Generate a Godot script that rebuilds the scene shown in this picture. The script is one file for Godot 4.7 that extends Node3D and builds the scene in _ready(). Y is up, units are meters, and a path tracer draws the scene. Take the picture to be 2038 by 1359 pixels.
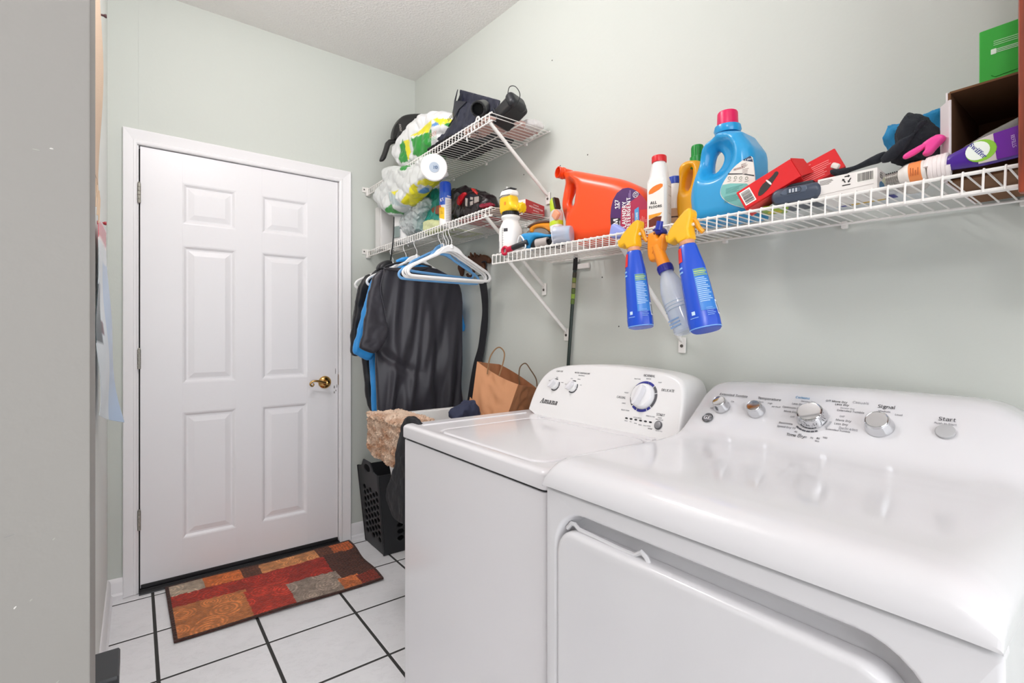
extends Node3D
# A small laundry room. y up, metres. +x towards the shelf wall, -z towards the door.

var used := {}
var mats := {}
var rng := RandomNumberGenerator.new()

# ---------------------------------------------------------------- geometry
class Geo:
	var v := PackedVector3Array()
	var uv := PackedVector2Array()
	var col := PackedColorArray()
	var c := Color.WHITE
	func tri(a: Vector3, b: Vector3, d: Vector3, ua := Vector2.ZERO, ub := Vector2.ZERO, ud := Vector2.ZERO):
		v.append(a); v.append(b); v.append(d)
		uv.append(ua); uv.append(ub); uv.append(ud)
		col.append(c); col.append(c); col.append(c)
	func quad(a: Vector3, b: Vector3, d: Vector3, e: Vector3, ua := Vector2.ZERO, ub := Vector2.ZERO, ud := Vector2.ZERO, ue := Vector2.ZERO):
		tri(a, b, d, ua, ub, ud); tri(a, d, e, ua, ud, ue)
	# turn the triangles from «from» on so that a closed shape faces outwards
	func outward(from: int):
		var m := Vector3.ZERO
		var n := v.size()
		if n == from: return
		for i in range(from, n): m += v[i]
		m /= float(n - from)
		var vol := 0.0
		for i in range(from, n, 3): vol += (v[i] - m).dot((v[i + 1] - m).cross(v[i + 2] - m))
		if vol > 0.0:
			for i in range(from, n, 3):
				var t = v[i + 1]; v[i + 1] = v[i + 2]; v[i + 2] = t
				var w = uv[i + 1]; uv[i + 1] = uv[i + 2]; uv[i + 2] = w
				var k = col[i + 1]; col[i + 1] = col[i + 2]; col[i + 2] = k
	func xf(t: Transform3D, from := 0):
		for i in range(from, v.size()): v[i] = t * v[i]
	func mesh(crease := 38.0) -> ArrayMesh:
		var n := v.size()
		var fn := PackedVector3Array(); fn.resize(n / 3)
		var at := {}
		for i in n / 3:
			var f := (v[i * 3 + 2] - v[i * 3]).cross(v[i * 3 + 1] - v[i * 3])
			fn[i] = f
			for k in 3:
				var key := Vector3i((v[i * 3 + k] * 20000.0).round())
				if at.has(key): at[key].append(i)
				else: at[key] = PackedInt32Array([i])
		var nn := PackedVector3Array(); nn.resize(n)
		var lim := cos(deg_to_rad(crease))
		for i in n:
			var own := fn[i / 3]
			var on := own.normalized()
			var s := Vector3.ZERO
			for j in at[Vector3i((v[i] * 20000.0).round())]:
				if crease > 179.0 or on.dot(fn[j].normalized()) > lim: s += fn[j]
			nn[i] = s.normalized() if s.length_squared() > 1e-20 else (on if on.length_squared() > 0.1 else Vector3.UP)
		var arr := []; arr.resize(Mesh.ARRAY_MAX)
		arr[Mesh.ARRAY_VERTEX] = v; arr[Mesh.ARRAY_NORMAL] = nn; arr[Mesh.ARRAY_TEX_UV] = uv; arr[Mesh.ARRAY_COLOR] = col
		var am := ArrayMesh.new()
		am.add_surface_from_arrays(Mesh.PRIMITIVE_TRIANGLES, arr)
		return am
	# rounded box
	func box(at: Vector3, s: Vector3, r := 0.002, b := Basis(), seg := 2) -> Geo:
		var from := v.size()
		r = minf(r, minf(s.x, minf(s.y, s.z)) * 0.499)
		var h := s * 0.5 - Vector3.ONE * r
		var rows := []
		var lats := []
		for k in seg + 1: lats.append([-1.0, -PI / 2 + PI / 2 * k / seg])
		for k in seg + 1: lats.append([1.0, PI / 2 * k / seg])
		for la in lats:
			var row := PackedVector3Array()
			for q in 4:
				for k in seg + 1:
					var lo: float = PI / 2 * (q + float(k) / seg)
					var nrm := Vector3(cos(la[1]) * cos(lo), sin(la[1]), cos(la[1]) * sin(lo))
					var mid: float = PI / 2 * (q + 0.5)
					row.append(at + b * (Vector3(signf(cos(mid)) * h.x, la[0] * h.y, signf(sin(mid)) * h.z) + nrm * r))
			rows.append(row)
		loft(rows, false, true, false)
		outward(from)
		return self
	# skin between loops of points of the same count
	func loft(loops: Array, ring := false, caps := true, fix := true) -> Geo:
		var from := v.size()
		var n: int = loops[0].size()
		var m := loops.size()
		for i in (m if ring else m - 1):
			var a = loops[i]; var d = loops[(i + 1) % m]
			for k in n:
				var l := (k + 1) % n
				quad(a[k], a[l], d[l], d[k], Vector2(float(k) / n, float(i) / m), Vector2(float(k + 1) / n, float(i) / m), Vector2(float(k + 1) / n, float(i + 1) / m), Vector2(float(k) / n, float(i + 1) / m))
		if caps and not ring:
			fan(loops[0], true); fan(loops[m - 1], false)
		if fix: outward(from)
		return self
	func fan(p, turned: bool):
		var m := Vector3.ZERO
		for q in p: m += q
		m /= p.size()
		for k in p.size():
			var l: int = (k + 1) % p.size()
			if turned: tri(m, p[l], p[k])
			else: tri(m, p[k], p[l])
	func tube(pts: Array, r, n := 8, shut := false) -> Geo:
		var from := v.size()
		var m := pts.size()
		var loops := []
		var t0: Vector3 = (pts[1] - pts[0]).normalized()
		var side := t0.cross(Vector3.UP if absf(t0.y) < 0.9 else Vector3.RIGHT).normalized()
		for i in m:
			var a: Vector3 = pts[(i - 1 + m) % m] if shut else pts[maxi(i - 1, 0)]
			var b: Vector3 = pts[(i + 1) % m] if shut else pts[mini(i + 1, m - 1)]
			var t := (b - a).normalized()
			side = (side - t * side.dot(t)).normalized()
			var up := t.cross(side)
			var rr: float = r[i] if r is Array else r
			var l := PackedVector3Array()
			for k in n: l.append(pts[i] + (side * cos(TAU * k / n) + up * sin(TAU * k / n)) * rr)
			loops.append(l)
		loft(loops, shut, true, false)
		outward(from)
		return self
	# turned about y: profile of (radius, height)
	func lathe(prof: Array, n := 24, t := Transform3D(), hollow := false) -> Geo:
		var from := v.size()
		var loops := []
		for p in prof:
			var l := PackedVector3Array()
			for k in n: l.append(t * Vector3(cos(TAU * k / n) * p.x, p.y, sin(TAU * k / n) * p.x))
			loops.append(l)
		loft(loops, hollow, true, false)
		outward(from)
		return self
	# flat outline in local xy, pushed from z0 to z1, edges eased by r
	func slab(poly: PackedVector2Array, z0: float, z1: float, t := Transform3D(), r := 0.0) -> Geo:
		var from := v.size()
		var p := poly
		if not Geometry2D.is_polygon_clockwise(p): p.reverse()
		var inn := p
		if r > 0.0:
			inn = PackedVector2Array()
			var n := p.size()
			for k in n:
				var e0 := (p[k] - p[(k - 1 + n) % n]).normalized()
				var e1 := (p[(k + 1) % n] - p[k]).normalized()
				var b := (e0.orthogonal() + e1.orthogonal())
				b = b / maxf(0.35, b.length_squared()) * 2.0
				inn.append(p[k] - b * r)
			if absf(_area(inn)) > absf(_area(p)):
				var q := PackedVector2Array()
				for k in n: q.append(p[k] * 2.0 - inn[k])
				inn = q
		var idx := Geometry2D.triangulate_polygon(inn)
		for side in 2:
			var z: float = z1 if side else z0
			for i in range(0, idx.size(), 3):
				var a := inn[idx[i]]; var b := inn[idx[i + 1]]; var d := inn[idx[i + 2]]
				var A := t * Vector3(a.x, a.y, z); var B := t * Vector3(b.x, b.y, z); var D := t * Vector3(d.x, d.y, z)
				if ((b - a).cross(d - a) > 0) == (side == 1): tri(A, D, B)
				else: tri(A, B, D)
		var n := p.size()
		var rows := [[inn, z0], [p, z0 + r], [p, z1 - r], [inn, z1]] if r > 0.0 else [[p, z0], [p, z1]]
		for i in rows.size() - 1:
			for k in n:
				var l := (k + 1) % n
				var a: Vector2 = rows[i][0][k]; var b: Vector2 = rows[i][0][l]; var d: Vector2 = rows[i + 1][0][l]; var e: Vector2 = rows[i + 1][0][k]
				var P := [t * Vector3(a.x, a.y, rows[i][1]), t * Vector3(b.x, b.y, rows[i][1]), t * Vector3(d.x, d.y, rows[i + 1][1]), t * Vector3(e.x, e.y, rows[i + 1][1])]
				quad(P[0], P[1], P[2], P[3])
		return self
	func _area(p: PackedVector2Array) -> float:
		var s := 0.0
		for k in p.size(): s += p[k].cross(p[(k + 1) % p.size()])
		return s
	# cloth or paper: rows of points, given a thickness
	func sheet(rows: Array, th := 0.001) -> Geo:
		var from := v.size()
		var m := rows.size(); var n: int = rows[0].size()
		var nr := []
		for i in m:
			var r := PackedVector3Array()
			for k in n:
				var du: Vector3 = rows[i][mini(k + 1, n - 1)] - rows[i][maxi(k - 1, 0)]
				var dv: Vector3 = rows[mini(i + 1, m - 1)][k] - rows[maxi(i - 1, 0)][k]
				r.append(du.cross(dv).normalized() * th * 0.5)
			nr.append(r)
		for s in [1.0, -1.0]:
			for i in m - 1:
				for k in n - 1:
					var P := []; var U := []
					for o in [[0, 0], [0, 1], [1, 1], [1, 0]]:
						P.append(rows[i + o[0]][k + o[1]] + nr[i + o[0]][k + o[1]] * s)
						U.append(Vector2(float(k + o[1]) / (n - 1), float(i + o[0]) / (m - 1)))
					if s > 0: quad(P[0], P[3], P[2], P[1], U[0], U[3], U[2], U[1])
					else: quad(P[0], P[1], P[2], P[3], U[0], U[1], U[2], U[3])
		for i in m - 1:
			for k in [0, n - 1]:
				var U := Vector2(float(k) / (n - 1), float(i) / (m - 1))
				var q := [rows[i][k] + nr[i][k], rows[i + 1][k] + nr[i + 1][k], rows[i + 1][k] - nr[i + 1][k], rows[i][k] - nr[i][k]]
				if k == 0: quad(q[0], q[3], q[2], q[1], U, U, U, U)
				else: quad(q[0], q[1], q[2], q[3], U, U, U, U)
		for k in n - 1:
			for i in [0, m - 1]:
				var U := Vector2(float(k) / (n - 1), float(i) / (m - 1))
				var q := [rows[i][k] + nr[i][k], rows[i][k + 1] + nr[i][k + 1], rows[i][k + 1] - nr[i][k + 1], rows[i][k] - nr[i][k]]
				if i == 0: quad(q[0], q[1], q[2], q[3], U, U, U, U)
				else: quad(q[0], q[3], q[2], q[1], U, U, U, U)
		return self
	# surface of a field: lo..hi, cells of size s, f(p) < 0 inside (surface nets)
	func field(lo: Vector3, hi: Vector3, s: float, f: Callable, t := Transform3D()) -> Geo:
		var n := Vector3i(((hi - lo) / s).ceil()) + Vector3i.ONE
		var val := PackedFloat32Array(); val.resize(n.x * n.y * n.z)
		var i := 0
		for z in n.z:
			for y in n.y:
				for x in n.x:
					val[i] = f.call(lo + Vector3(x, y, z) * s)
					i += 1
		return nets(val, n, lo, s, t)
	func nets(val: PackedFloat32Array, n: Vector3i, lo: Vector3, s: float, t: Transform3D) -> Geo:
		var from := v.size()
		var sx := 1; var sy := n.x; var sz := n.x * n.y
		var at := PackedInt32Array(); at.resize(val.size()); at.fill(-1)
		var pos := PackedVector3Array()
		var off := [0, sx, sy, sx + sy, sz, sx + sz, sy + sz, sx + sy + sz]
		var eds := [[0, 1], [2, 3], [4, 5], [6, 7], [0, 2], [1, 3], [4, 6], [5, 7], [0, 4], [1, 5], [2, 6], [3, 7]]
		for z in n.z - 1:
			for y in n.y - 1:
				var b := z * sz + y * sy
				for x in n.x - 1:
					var i := b + x
					var neg := 0
					for o in off:
						if val[i + o] < 0.0: neg += 1
					if neg == 0 or neg == 8: continue
					var sum := Vector3.ZERO
					var cnt := 0
					for e in eds:
						var a: float = val[i + off[e[0]]]; var d: float = val[i + off[e[1]]]
						if (a < 0.0) != (d < 0.0):
							var k := a / (a - d)
							var p0 := Vector3(e[0] & 1, (e[0] >> 1) & 1, e[0] >> 2)
							var p1 := Vector3(e[1] & 1, (e[1] >> 1) & 1, e[1] >> 2)
							sum += p0.lerp(p1, k); cnt += 1
					at[i] = pos.size()
					pos.append(t * (lo + (Vector3(x, y, z) + sum / cnt) * s))
		for z in range(1, n.z - 1):
			for y in range(1, n.y - 1):
				for x in range(1, n.x - 1):
					var i := z * sz + y * sy + x
					var a := val[i] < 0.0
					for ax in 3:
						var o: int = [sx, sy, sz][ax]
						if a == (val[i + o] < 0.0): continue
						var p: int = [sy, sz, sx][ax]; var q: int = [sz, sx, sy][ax]
						var A := pos[at[i]]; var B := pos[at[i - p]]; var D := pos[at[i - p - q]]; var E := pos[at[i - q]]
						if a: quad(A, E, D, B)
						else: quad(A, B, D, E)
		outward(from)
		return self
	# flat outline(s) blown up to a rounded body; half thickness from thick(x, y); polys: first the outline, then holes
	func puff(polys: Array, half: float, r: float, s: float, t := Transform3D(), thick = null) -> Geo:
		var lo := Vector2(INF, INF); var hi := -lo
		for q in polys[0]: lo = lo.min(q); hi = hi.max(q)
		var L := Vector3(lo.x, lo.y, -half) - Vector3.ONE * s * 2.0
		var n := Vector3i(((Vector3(hi.x, hi.y, half) + Vector3.ONE * s * 2.0 - L) / s).ceil()) + Vector3i.ONE
		var val := PackedFloat32Array(); val.resize(n.x * n.y * n.z)
		for y in n.y:
			for x in n.x:
				var p := Vector2(L.x + x * s, L.y + y * s)
				var d := 1e9
				var inside := false
				for poly in polys:
					var m: int = poly.size()
					for k in m:
						var a: Vector2 = poly[k]; var b: Vector2 = poly[(k + 1) % m]
						var e := b - a; var w := p - a
						d = minf(d, (w - e * clampf(w.dot(e) / e.length_squared(), 0.0, 1.0)).length_squared())
						if (a.y > p.y) != (b.y > p.y) and p.x < e.x * (p.y - a.y) / e.y + a.x: inside = not inside
				d = sqrt(d) * (-1.0 if inside else 1.0)
				var h: float = half if thick == null else thick.call(p.x, p.y)
				var rr := minf(r, h * 0.98)
				for z in n.z:
					var q := Vector2(d + rr, absf(L.z + z * s) - h + rr)
					val[(z * n.y + y) * n.x + x] = minf(maxf(q.x, q.y), 0.0) + Vector2(maxf(q.x, 0.0), maxf(q.y, 0.0)).length() - rr
		return nets(val, n, L, s, t)

# ---------------------------------------------------------------- helpers
func P(a: Array) -> PackedVector2Array:      # [x, y, x, y ...] to points
	var p := PackedVector2Array()
	for i in range(0, a.size(), 2): p.append(Vector2(a[i], a[i + 1]))
	return p

func smooth(p: PackedVector2Array, times := 2, shut := true) -> PackedVector2Array:   # rounds the corners of an outline
	for k in times:
		var q := PackedVector2Array()
		var n := p.size()
		if not shut: q.append(p[0])
		for i in (n if shut else n - 1):
			var a := p[i]; var b := p[(i + 1) % n]
			q.append(a.lerp(b, 0.25)); q.append(a.lerp(b, 0.75))
		if not shut: q.append(p[n - 1])
		p = q
	return p

func curve(a: Array, per := 6, shut := false) -> Array:   # smooth path through the points
	var out := []
	var n := a.size()
	for i in (n if shut else n - 1):
		var p0 = a[(i - 1 + n) % n] if shut else a[maxi(i - 1, 0)]
		var p3 = a[(i + 2) % n] if shut else a[mini(i + 2, n - 1)]
		for k in per: out.append(a[i].cubic_interpolate(a[(i + 1) % n], p0, p3, float(k) / per))
	if not shut: out.append(a[n - 1])
	return out

func rrect(w: float, h: float, r: float, seg := 5) -> PackedVector2Array:
	var p := PackedVector2Array()
	for q in 4:
		var c := Vector2([1, -1, -1, 1][q] * (w / 2 - r), [1, 1, -1, -1][q] * (h / 2 - r))
		for k in seg + 1:
			var a := PI / 2 * (q + float(k) / seg)
			p.append(c + Vector2(cos(a), sin(a)) * r)
	return p

func ell(w: float, h: float, n := 20) -> PackedVector2Array:
	var p := PackedVector2Array()
	for k in n: p.append(Vector2(cos(TAU * k / n) * w / 2, sin(TAU * k / n) * h / 2))
	return p

func loop3(p, t: Transform3D, z: float) -> PackedVector3Array:
	var l := PackedVector3Array()
	for q in p: l.append(t * Vector3(q.x, q.y, z))
	return l

func rot(x: float, y: float, z: float) -> Basis:
	return Basis.from_euler(Vector3(deg_to_rad(x), deg_to_rad(y), deg_to_rad(z)))

func T(at: Vector3, b := Basis()) -> Transform3D:
	return Transform3D(b, at)

# frame with x along «right», y along «up» (made square), z out of the face
func frame(at: Vector3, right: Vector3, up: Vector3) -> Transform3D:
	var x := right.normalized()
	var z := x.cross(up).normalized()
	return Transform3D(Basis(x, z.cross(x), z), at)

func M(hex: String, rough := 0.5, metal := 0.0, extra := {}) -> StandardMaterial3D:
	var key := hex + str(rough) + str(metal) + str(extra)
	if mats.has(key): return mats[key]
	var m := StandardMaterial3D.new()
	m.albedo_color = Color(hex)
	m.roughness = rough; m.metallic = metal
	for k in extra: m.set(k, extra[k])
	mats[key] = m
	return m

func noise_tex(freq: float, normal := true, strength := 4.0, size := 512, type := FastNoiseLite.TYPE_SIMPLEX_SMOOTH, oct := 3, seed_ := 1) -> NoiseTexture2D:
	var f := FastNoiseLite.new()
	f.noise_type = type; f.frequency = freq; f.seed = seed_; f.fractal_octaves = oct
	var t := NoiseTexture2D.new()
	t.width = size; t.height = size; t.seamless = true; t.noise = f
	t.as_normal_map = normal; t.bump_strength = strength
	return t

func textured(hex: String, rough: float, tex: Texture2D, per_metre: float, amount := 1.0, world := true) -> StandardMaterial3D:
	var m := StandardMaterial3D.new()
	m.albedo_color = Color(hex); m.roughness = rough
	m.normal_enabled = true; m.normal_texture = tex; m.normal_scale = amount
	m.uv1_triplanar = true; m.uv1_world_triplanar = world; m.uv1_scale = Vector3.ONE * per_metre
	return m

func tag(o: Node3D, label: String, category: String, group := "", kind := ""):
	if label: o.set_meta("label", label)
	if category: o.set_meta("category", category)
	if group: o.set_meta("group", group)
	if kind: o.set_meta("kind", kind)

func named(parent: Node, n: String) -> String:
	var key := str(parent.get_instance_id()) + n
	var k: int = used.get(key, 0)
	used[key] = k + 1
	return n if k == 0 else "%s_%03d" % [n, k]

func thing(n: String, label: String, category: String, at := Vector3.ZERO, b := Basis(), group := "") -> Node3D:
	var o := Node3D.new()
	o.name = named(self, n)
	o.transform = Transform3D(b, at)
	add_child(o, true)
	tag(o, label, category, group)
	return o

func put(parent: Node, n: String, m: Mesh, mat: Material, t := Transform3D()) -> MeshInstance3D:
	var o := MeshInstance3D.new()
	o.name = named(parent, n)
	o.mesh = m; o.material_override = mat; o.transform = t
	parent.add_child(o, true)
	return o

func obj(parent: Node, n: String, g: Geo, mat: Material, crease := 38.0) -> MeshInstance3D:
	return put(parent, n, g.mesh(crease), mat)

func one(n: String, label: String, category: String, g: Geo, mat: Material, group := "", crease := 38.0) -> MeshInstance3D:
	var o := obj(self, n, g, mat, crease)
	tag(o, label, category, group)
	return o

func struct(n: String, label: String, category: String, g: Geo, mat: Material) -> MeshInstance3D:
	var o := obj(self, n, g, mat)
	tag(o, label, category, "", "structure")
	return o

# lettering of height h, centred on the frame t
func text(parent: Node, s: String, h: float, t: Transform3D, mat: Material, font := "Droid Sans", bold := false, wide := 1.0, n := "lettering") -> MeshInstance3D:
	var f := SystemFont.new()
	f.font_names = PackedStringArray([font])
	if bold: f.font_weight = 700
	var tm := TextMesh.new()
	tm.text = s; tm.font = f; tm.font_size = 24; tm.pixel_size = h / 18.0; tm.depth = 0.0003; tm.curve_step = 3.0
	return put(parent, n, tm, mat, t * Transform3D(Basis.from_scale(Vector3(wide, 1, 1)), Vector3(0, 0, 0.0002)))

func G() -> Geo: return Geo.new()

func _ready():
	rng.seed = 11
	camera_and_light()
	room()
	floor_and_rug()
	shelves()
	appliances()
	sink_corner()
	clothes()
	top_shelf_things()
	middle_shelf_things()
	long_shelf_things()
	hanging_sprays()
	left_wall_things()
	rebase()

func camera_and_light():
	var cam := Camera3D.new()
	cam.name = "camera"
	cam.projection = Camera3D.PROJECTION_FRUSTUM
	cam.near = 0.05; cam.far = 30.0
	cam.size = 0.05 * 1359.0 / 985.0
	cam.frustum_offset = Vector2(0.0, -0.05 * 13.5 / 985.0)
	cam.position = Vector3(0, 1.18, 0)
	cam.rotation.y = -deg_to_rad(37.25)
	add_child(cam)
	cam.current = true
	var we := WorldEnvironment.new()
	we.name = "environment"
	var e := Environment.new()
	e.background_mode = Environment.BG_COLOR
	e.background_color = Color(0.97, 0.985, 1.0)
	e.background_energy_multiplier = 2.7
	e.tonemap_mode = Environment.TONE_MAPPER_LINEAR
	e.tonemap_exposure = 1.62
	e.sdfgi_enabled = true; e.ssao_enabled = true; e.ssil_enabled = true
	we.environment = e
	add_child(we)
	ceiling_lamp(Vector3(0.26, 2.655, -1.48), 0.48, "round white ceiling lamp over the laundry room")
	ceiling_lamp(Vector3(-0.95, 2.545, 0.35), 0.54, "round white ceiling lamp added unseen over the entry as fill light")  # added fill lamp, out of view, brightening the shelf wall and machine fronts

# flush dome: an emitting glass bowl with the light inside
func ceiling_lamp(at: Vector3, energy: float, label: String):
	var t := thing("ceiling_lamp", label, "lamp", at)
	obj(t, "base", G().lathe([Vector2(0.19, 0.03), Vector2(0.195, 0.0), Vector2(0.185, -0.012), Vector2(0.10, -0.012)], 32), M("d8d8d4", 0.4))
	var pr := []
	for k in 9: pr.append(Vector2(0.18 * cos(PI / 2 * k / 8.0), -0.014 - 0.12 * sin(PI / 2 * k / 8.0)))
	obj(t, "lamp_shade", G().lathe(pr, 32), M("ffffff", 0.4, 0.0, {"emission_enabled": true, "emission": Color(1.0, 0.99, 0.97), "emission_energy_multiplier": 2.0}))
	var l := OmniLight3D.new()
	l.name = "glow"
	l.position = Vector3(0, -0.07, 0)
	l.light_energy = energy; l.light_color = Color(1.0, 0.985, 1.0)
	l.light_size = 0.14; l.omni_range = 12.0; l.omni_attenuation = 2.0; l.shadow_enabled = true
	t.add_child(l)

# ---------------------------------------------------------------- room
func room():
	var fine := noise_tex(0.035, true, 2.2, 512, FastNoiseLite.TYPE_SIMPLEX_SMOOTH, 3, 4)
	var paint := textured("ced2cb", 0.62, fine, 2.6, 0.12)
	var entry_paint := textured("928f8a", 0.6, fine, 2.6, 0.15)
	var pop := noise_tex(0.05, true, 7.0, 512, FastNoiseLite.TYPE_CELLULAR, 2, 9)
	var white := M("f3f1f2", 0.42)
	# walls with thickness
	struct("wall_right", "pale green painted wall carrying the wire shelves", "wall", G().box(Vector3(1.45, 1.45, -0.65), Vector3(0.12, 3.0, 4.7), 0.001), paint)
	struct("wall_left", "pale green wall left of the door, colour lightened to look better lit", "wall", G().box(Vector3(-0.16, 1.45, -1.98), Vector3(0.12, 3.0, 1.94), 0.001), textured("e9ebe6", 0.62, fine, 2.6, 0.12))  # same paint as the other walls, lightened to stand in for missing light
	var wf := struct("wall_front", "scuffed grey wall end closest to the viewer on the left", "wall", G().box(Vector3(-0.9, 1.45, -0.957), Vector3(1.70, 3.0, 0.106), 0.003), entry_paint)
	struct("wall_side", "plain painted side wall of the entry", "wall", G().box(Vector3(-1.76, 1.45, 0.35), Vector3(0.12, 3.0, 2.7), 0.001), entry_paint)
	var wr0 := G()
	wr0.box(Vector3(-0.15, 0.2, 1.66), Vector3(3.4, 0.5, 0.12), 0.001)
	wr0.box(Vector3(-0.15, 2.62, 1.66), Vector3(3.4, 0.5, 0.12), 0.001)
	wr0.box(Vector3(-1.6, 1.41, 1.66), Vector3(0.5, 1.92, 0.12), 0.001)
	wr0.box(Vector3(1.3, 1.41, 1.66), Vector3(0.5, 1.92, 0.12), 0.001)
	struct("wall_rear", "plain painted rear wall with an opening for the added window", "wall", wr0, entry_paint)
	var win := thing("window_1", "wide white-framed window added unseen in the rear wall for fill light", "window", Vector3(-0.15, 1.41, 1.66))  # added opening, out of view, so the bright background fills the room
	tag(win, "", "", "", "structure")
	for k in 3: obj(win, "mullion", G().box(Vector3(-1.18 + 1.18 * k, 0, 0), Vector3(0.05, 1.92, 0.06), 0.004), white)
	for k in 2: obj(win, "sash_rail", G().box(Vector3(0, -0.935 + 1.87 * k, 0), Vector3(2.4, 0.05, 0.06), 0.004), white)
	# the door wall, in three pieces round the opening
	var g := G()
	g.box(Vector3(-0.1, 1.45, -2.89), Vector3(0.22, 3.0, 0.12), 0.0005)
	g.box(Vector3(1.22, 1.45, -2.89), Vector3(0.58, 3.0, 0.12), 0.0005)
	g.box(Vector3(0.47, 2.53, -2.89), Vector3(0.92, 0.94, 0.12), 0.0005)
	struct("wall_back", "pale green wall around the white door", "wall", g, paint)
	var c := G()
	c.box(Vector3(0, 0.05, 0), Vector3(3.5, 0.1, 4.75), 0.001)
	c.xf(T(Vector3(-0.15, 2.6325, -0.62), rot(3.4, 0, 0)))
	struct("ceiling", "white textured ceiling sloping down from the door wall", "ceiling", c, textured("f3f0ed", 0.8, pop, 3.2, 0.55))
	# scuffs and dents on the near wall: small chips of their own
	var chips := [[-0.143, 1.713, 0.010, 20.0], [-0.075, 1.725, 0.006, 70.0], [-0.086, 1.695, 0.022, 65.0], [-0.12, 1.655, 0.005, 0.0], [-0.16, 1.42, 0.02, -8.0], [-0.155, 1.412, 0.025, -10.0], [-0.105, 1.425, 0.012, -6.0], [-0.09, 1.43, 0.006, 0.0], [-0.13, 0.92, 0.016, 12.0], [-0.088, 0.905, 0.006, 40.0], [-0.15, 0.88, 0.005, 10.0], [-0.16, 0.86, 0.006, 80.0], [-0.11, 0.83, 0.006, 40.0], [-0.125, 0.825, 0.006, 50.0], [-0.155, 0.675, 0.008, 20.0], [-0.085, 0.71, 0.016, 50.0], [-0.12, 0.67, 0.014, 60.0], [-0.075, 0.655, 0.012, -60.0]]
	for k in chips.size():
		var a = chips[k]
		var p := smooth(P([-0.5, -0.12, -0.1, -0.2, 0.5, -0.1, 0.4, 0.12, 0.0, 0.2, -0.4, 0.14]), 1)
		for i in p.size(): p[i] = p[i] * Vector2(a[2] * 0.7, minf(a[2], 0.006) * 0.8)
		obj(wf, "chip", G().slab(p, 0.0, 0.0006, T(Vector3(a[0], a[1], -0.9042), rot(0, 0, a[3])), 0.0002), M(["a3a19b", "d3d1cc", "8f8d8a"][k % 3], 0.8))
	# nail heads left in the shelf wall and door wall
	var wr := get_node("wall_right")
	for a in [[2.33, -2.53], [2.245, -2.33], [2.33, -1.55], [1.90, -1.74], [1.875, -1.5], [1.875, -1.345], [1.395, -1.27], [1.215, -1.13], [0.98, -0.82], [1.21, -1.19]]:
		obj(wr, "nail_head", G().lathe([Vector2(0.0028, 0), Vector2(0.0026, 0.0006), Vector2(0.0, 0.001)], 8, T(Vector3(1.39, a[0], a[1]), rot(0, 0, 90))), M("4a4844", 0.5, 0.6))
	# mouldings
	door_and_casing(white)
	var prof := P([0.0, 0.0, 0.018, 0.0, 0.02, 0.02, 0.013, 0.028, 0.0125, 0.072, 0.009, 0.086, 0.003, 0.092, 0.0, 0.092])
	var bl := G().slab(prof, 0.0, 1.815, Transform3D(Basis(Vector3.RIGHT, Vector3.UP, Vector3.BACK), Vector3(-0.10, 0, -2.829)))
	struct("baseboard_left", "white moulded baseboard along the left wall", "baseboard", bl, white)
	for a in [[-0.10, -0.046, "left of the door"], [0.984, 1.39, "right of the door behind the hamper"]]:
		var b := G().slab(prof, a[0], a[1], Transform3D(Basis(Vector3.BACK, Vector3.UP, Vector3.RIGHT), Vector3(0, 0, -2.83)))
		struct("baseboard_back", "white moulded baseboard " + a[2], "baseboard", b, white)
	struct("baseboard_right", "white moulded baseboard behind the machines", "baseboard", G().slab(prof, 0.0, 4.4, Transform3D(Basis(Vector3.LEFT, Vector3.UP, Vector3.FORWARD), Vector3(1.39, 0, 1.59))), white)

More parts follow.
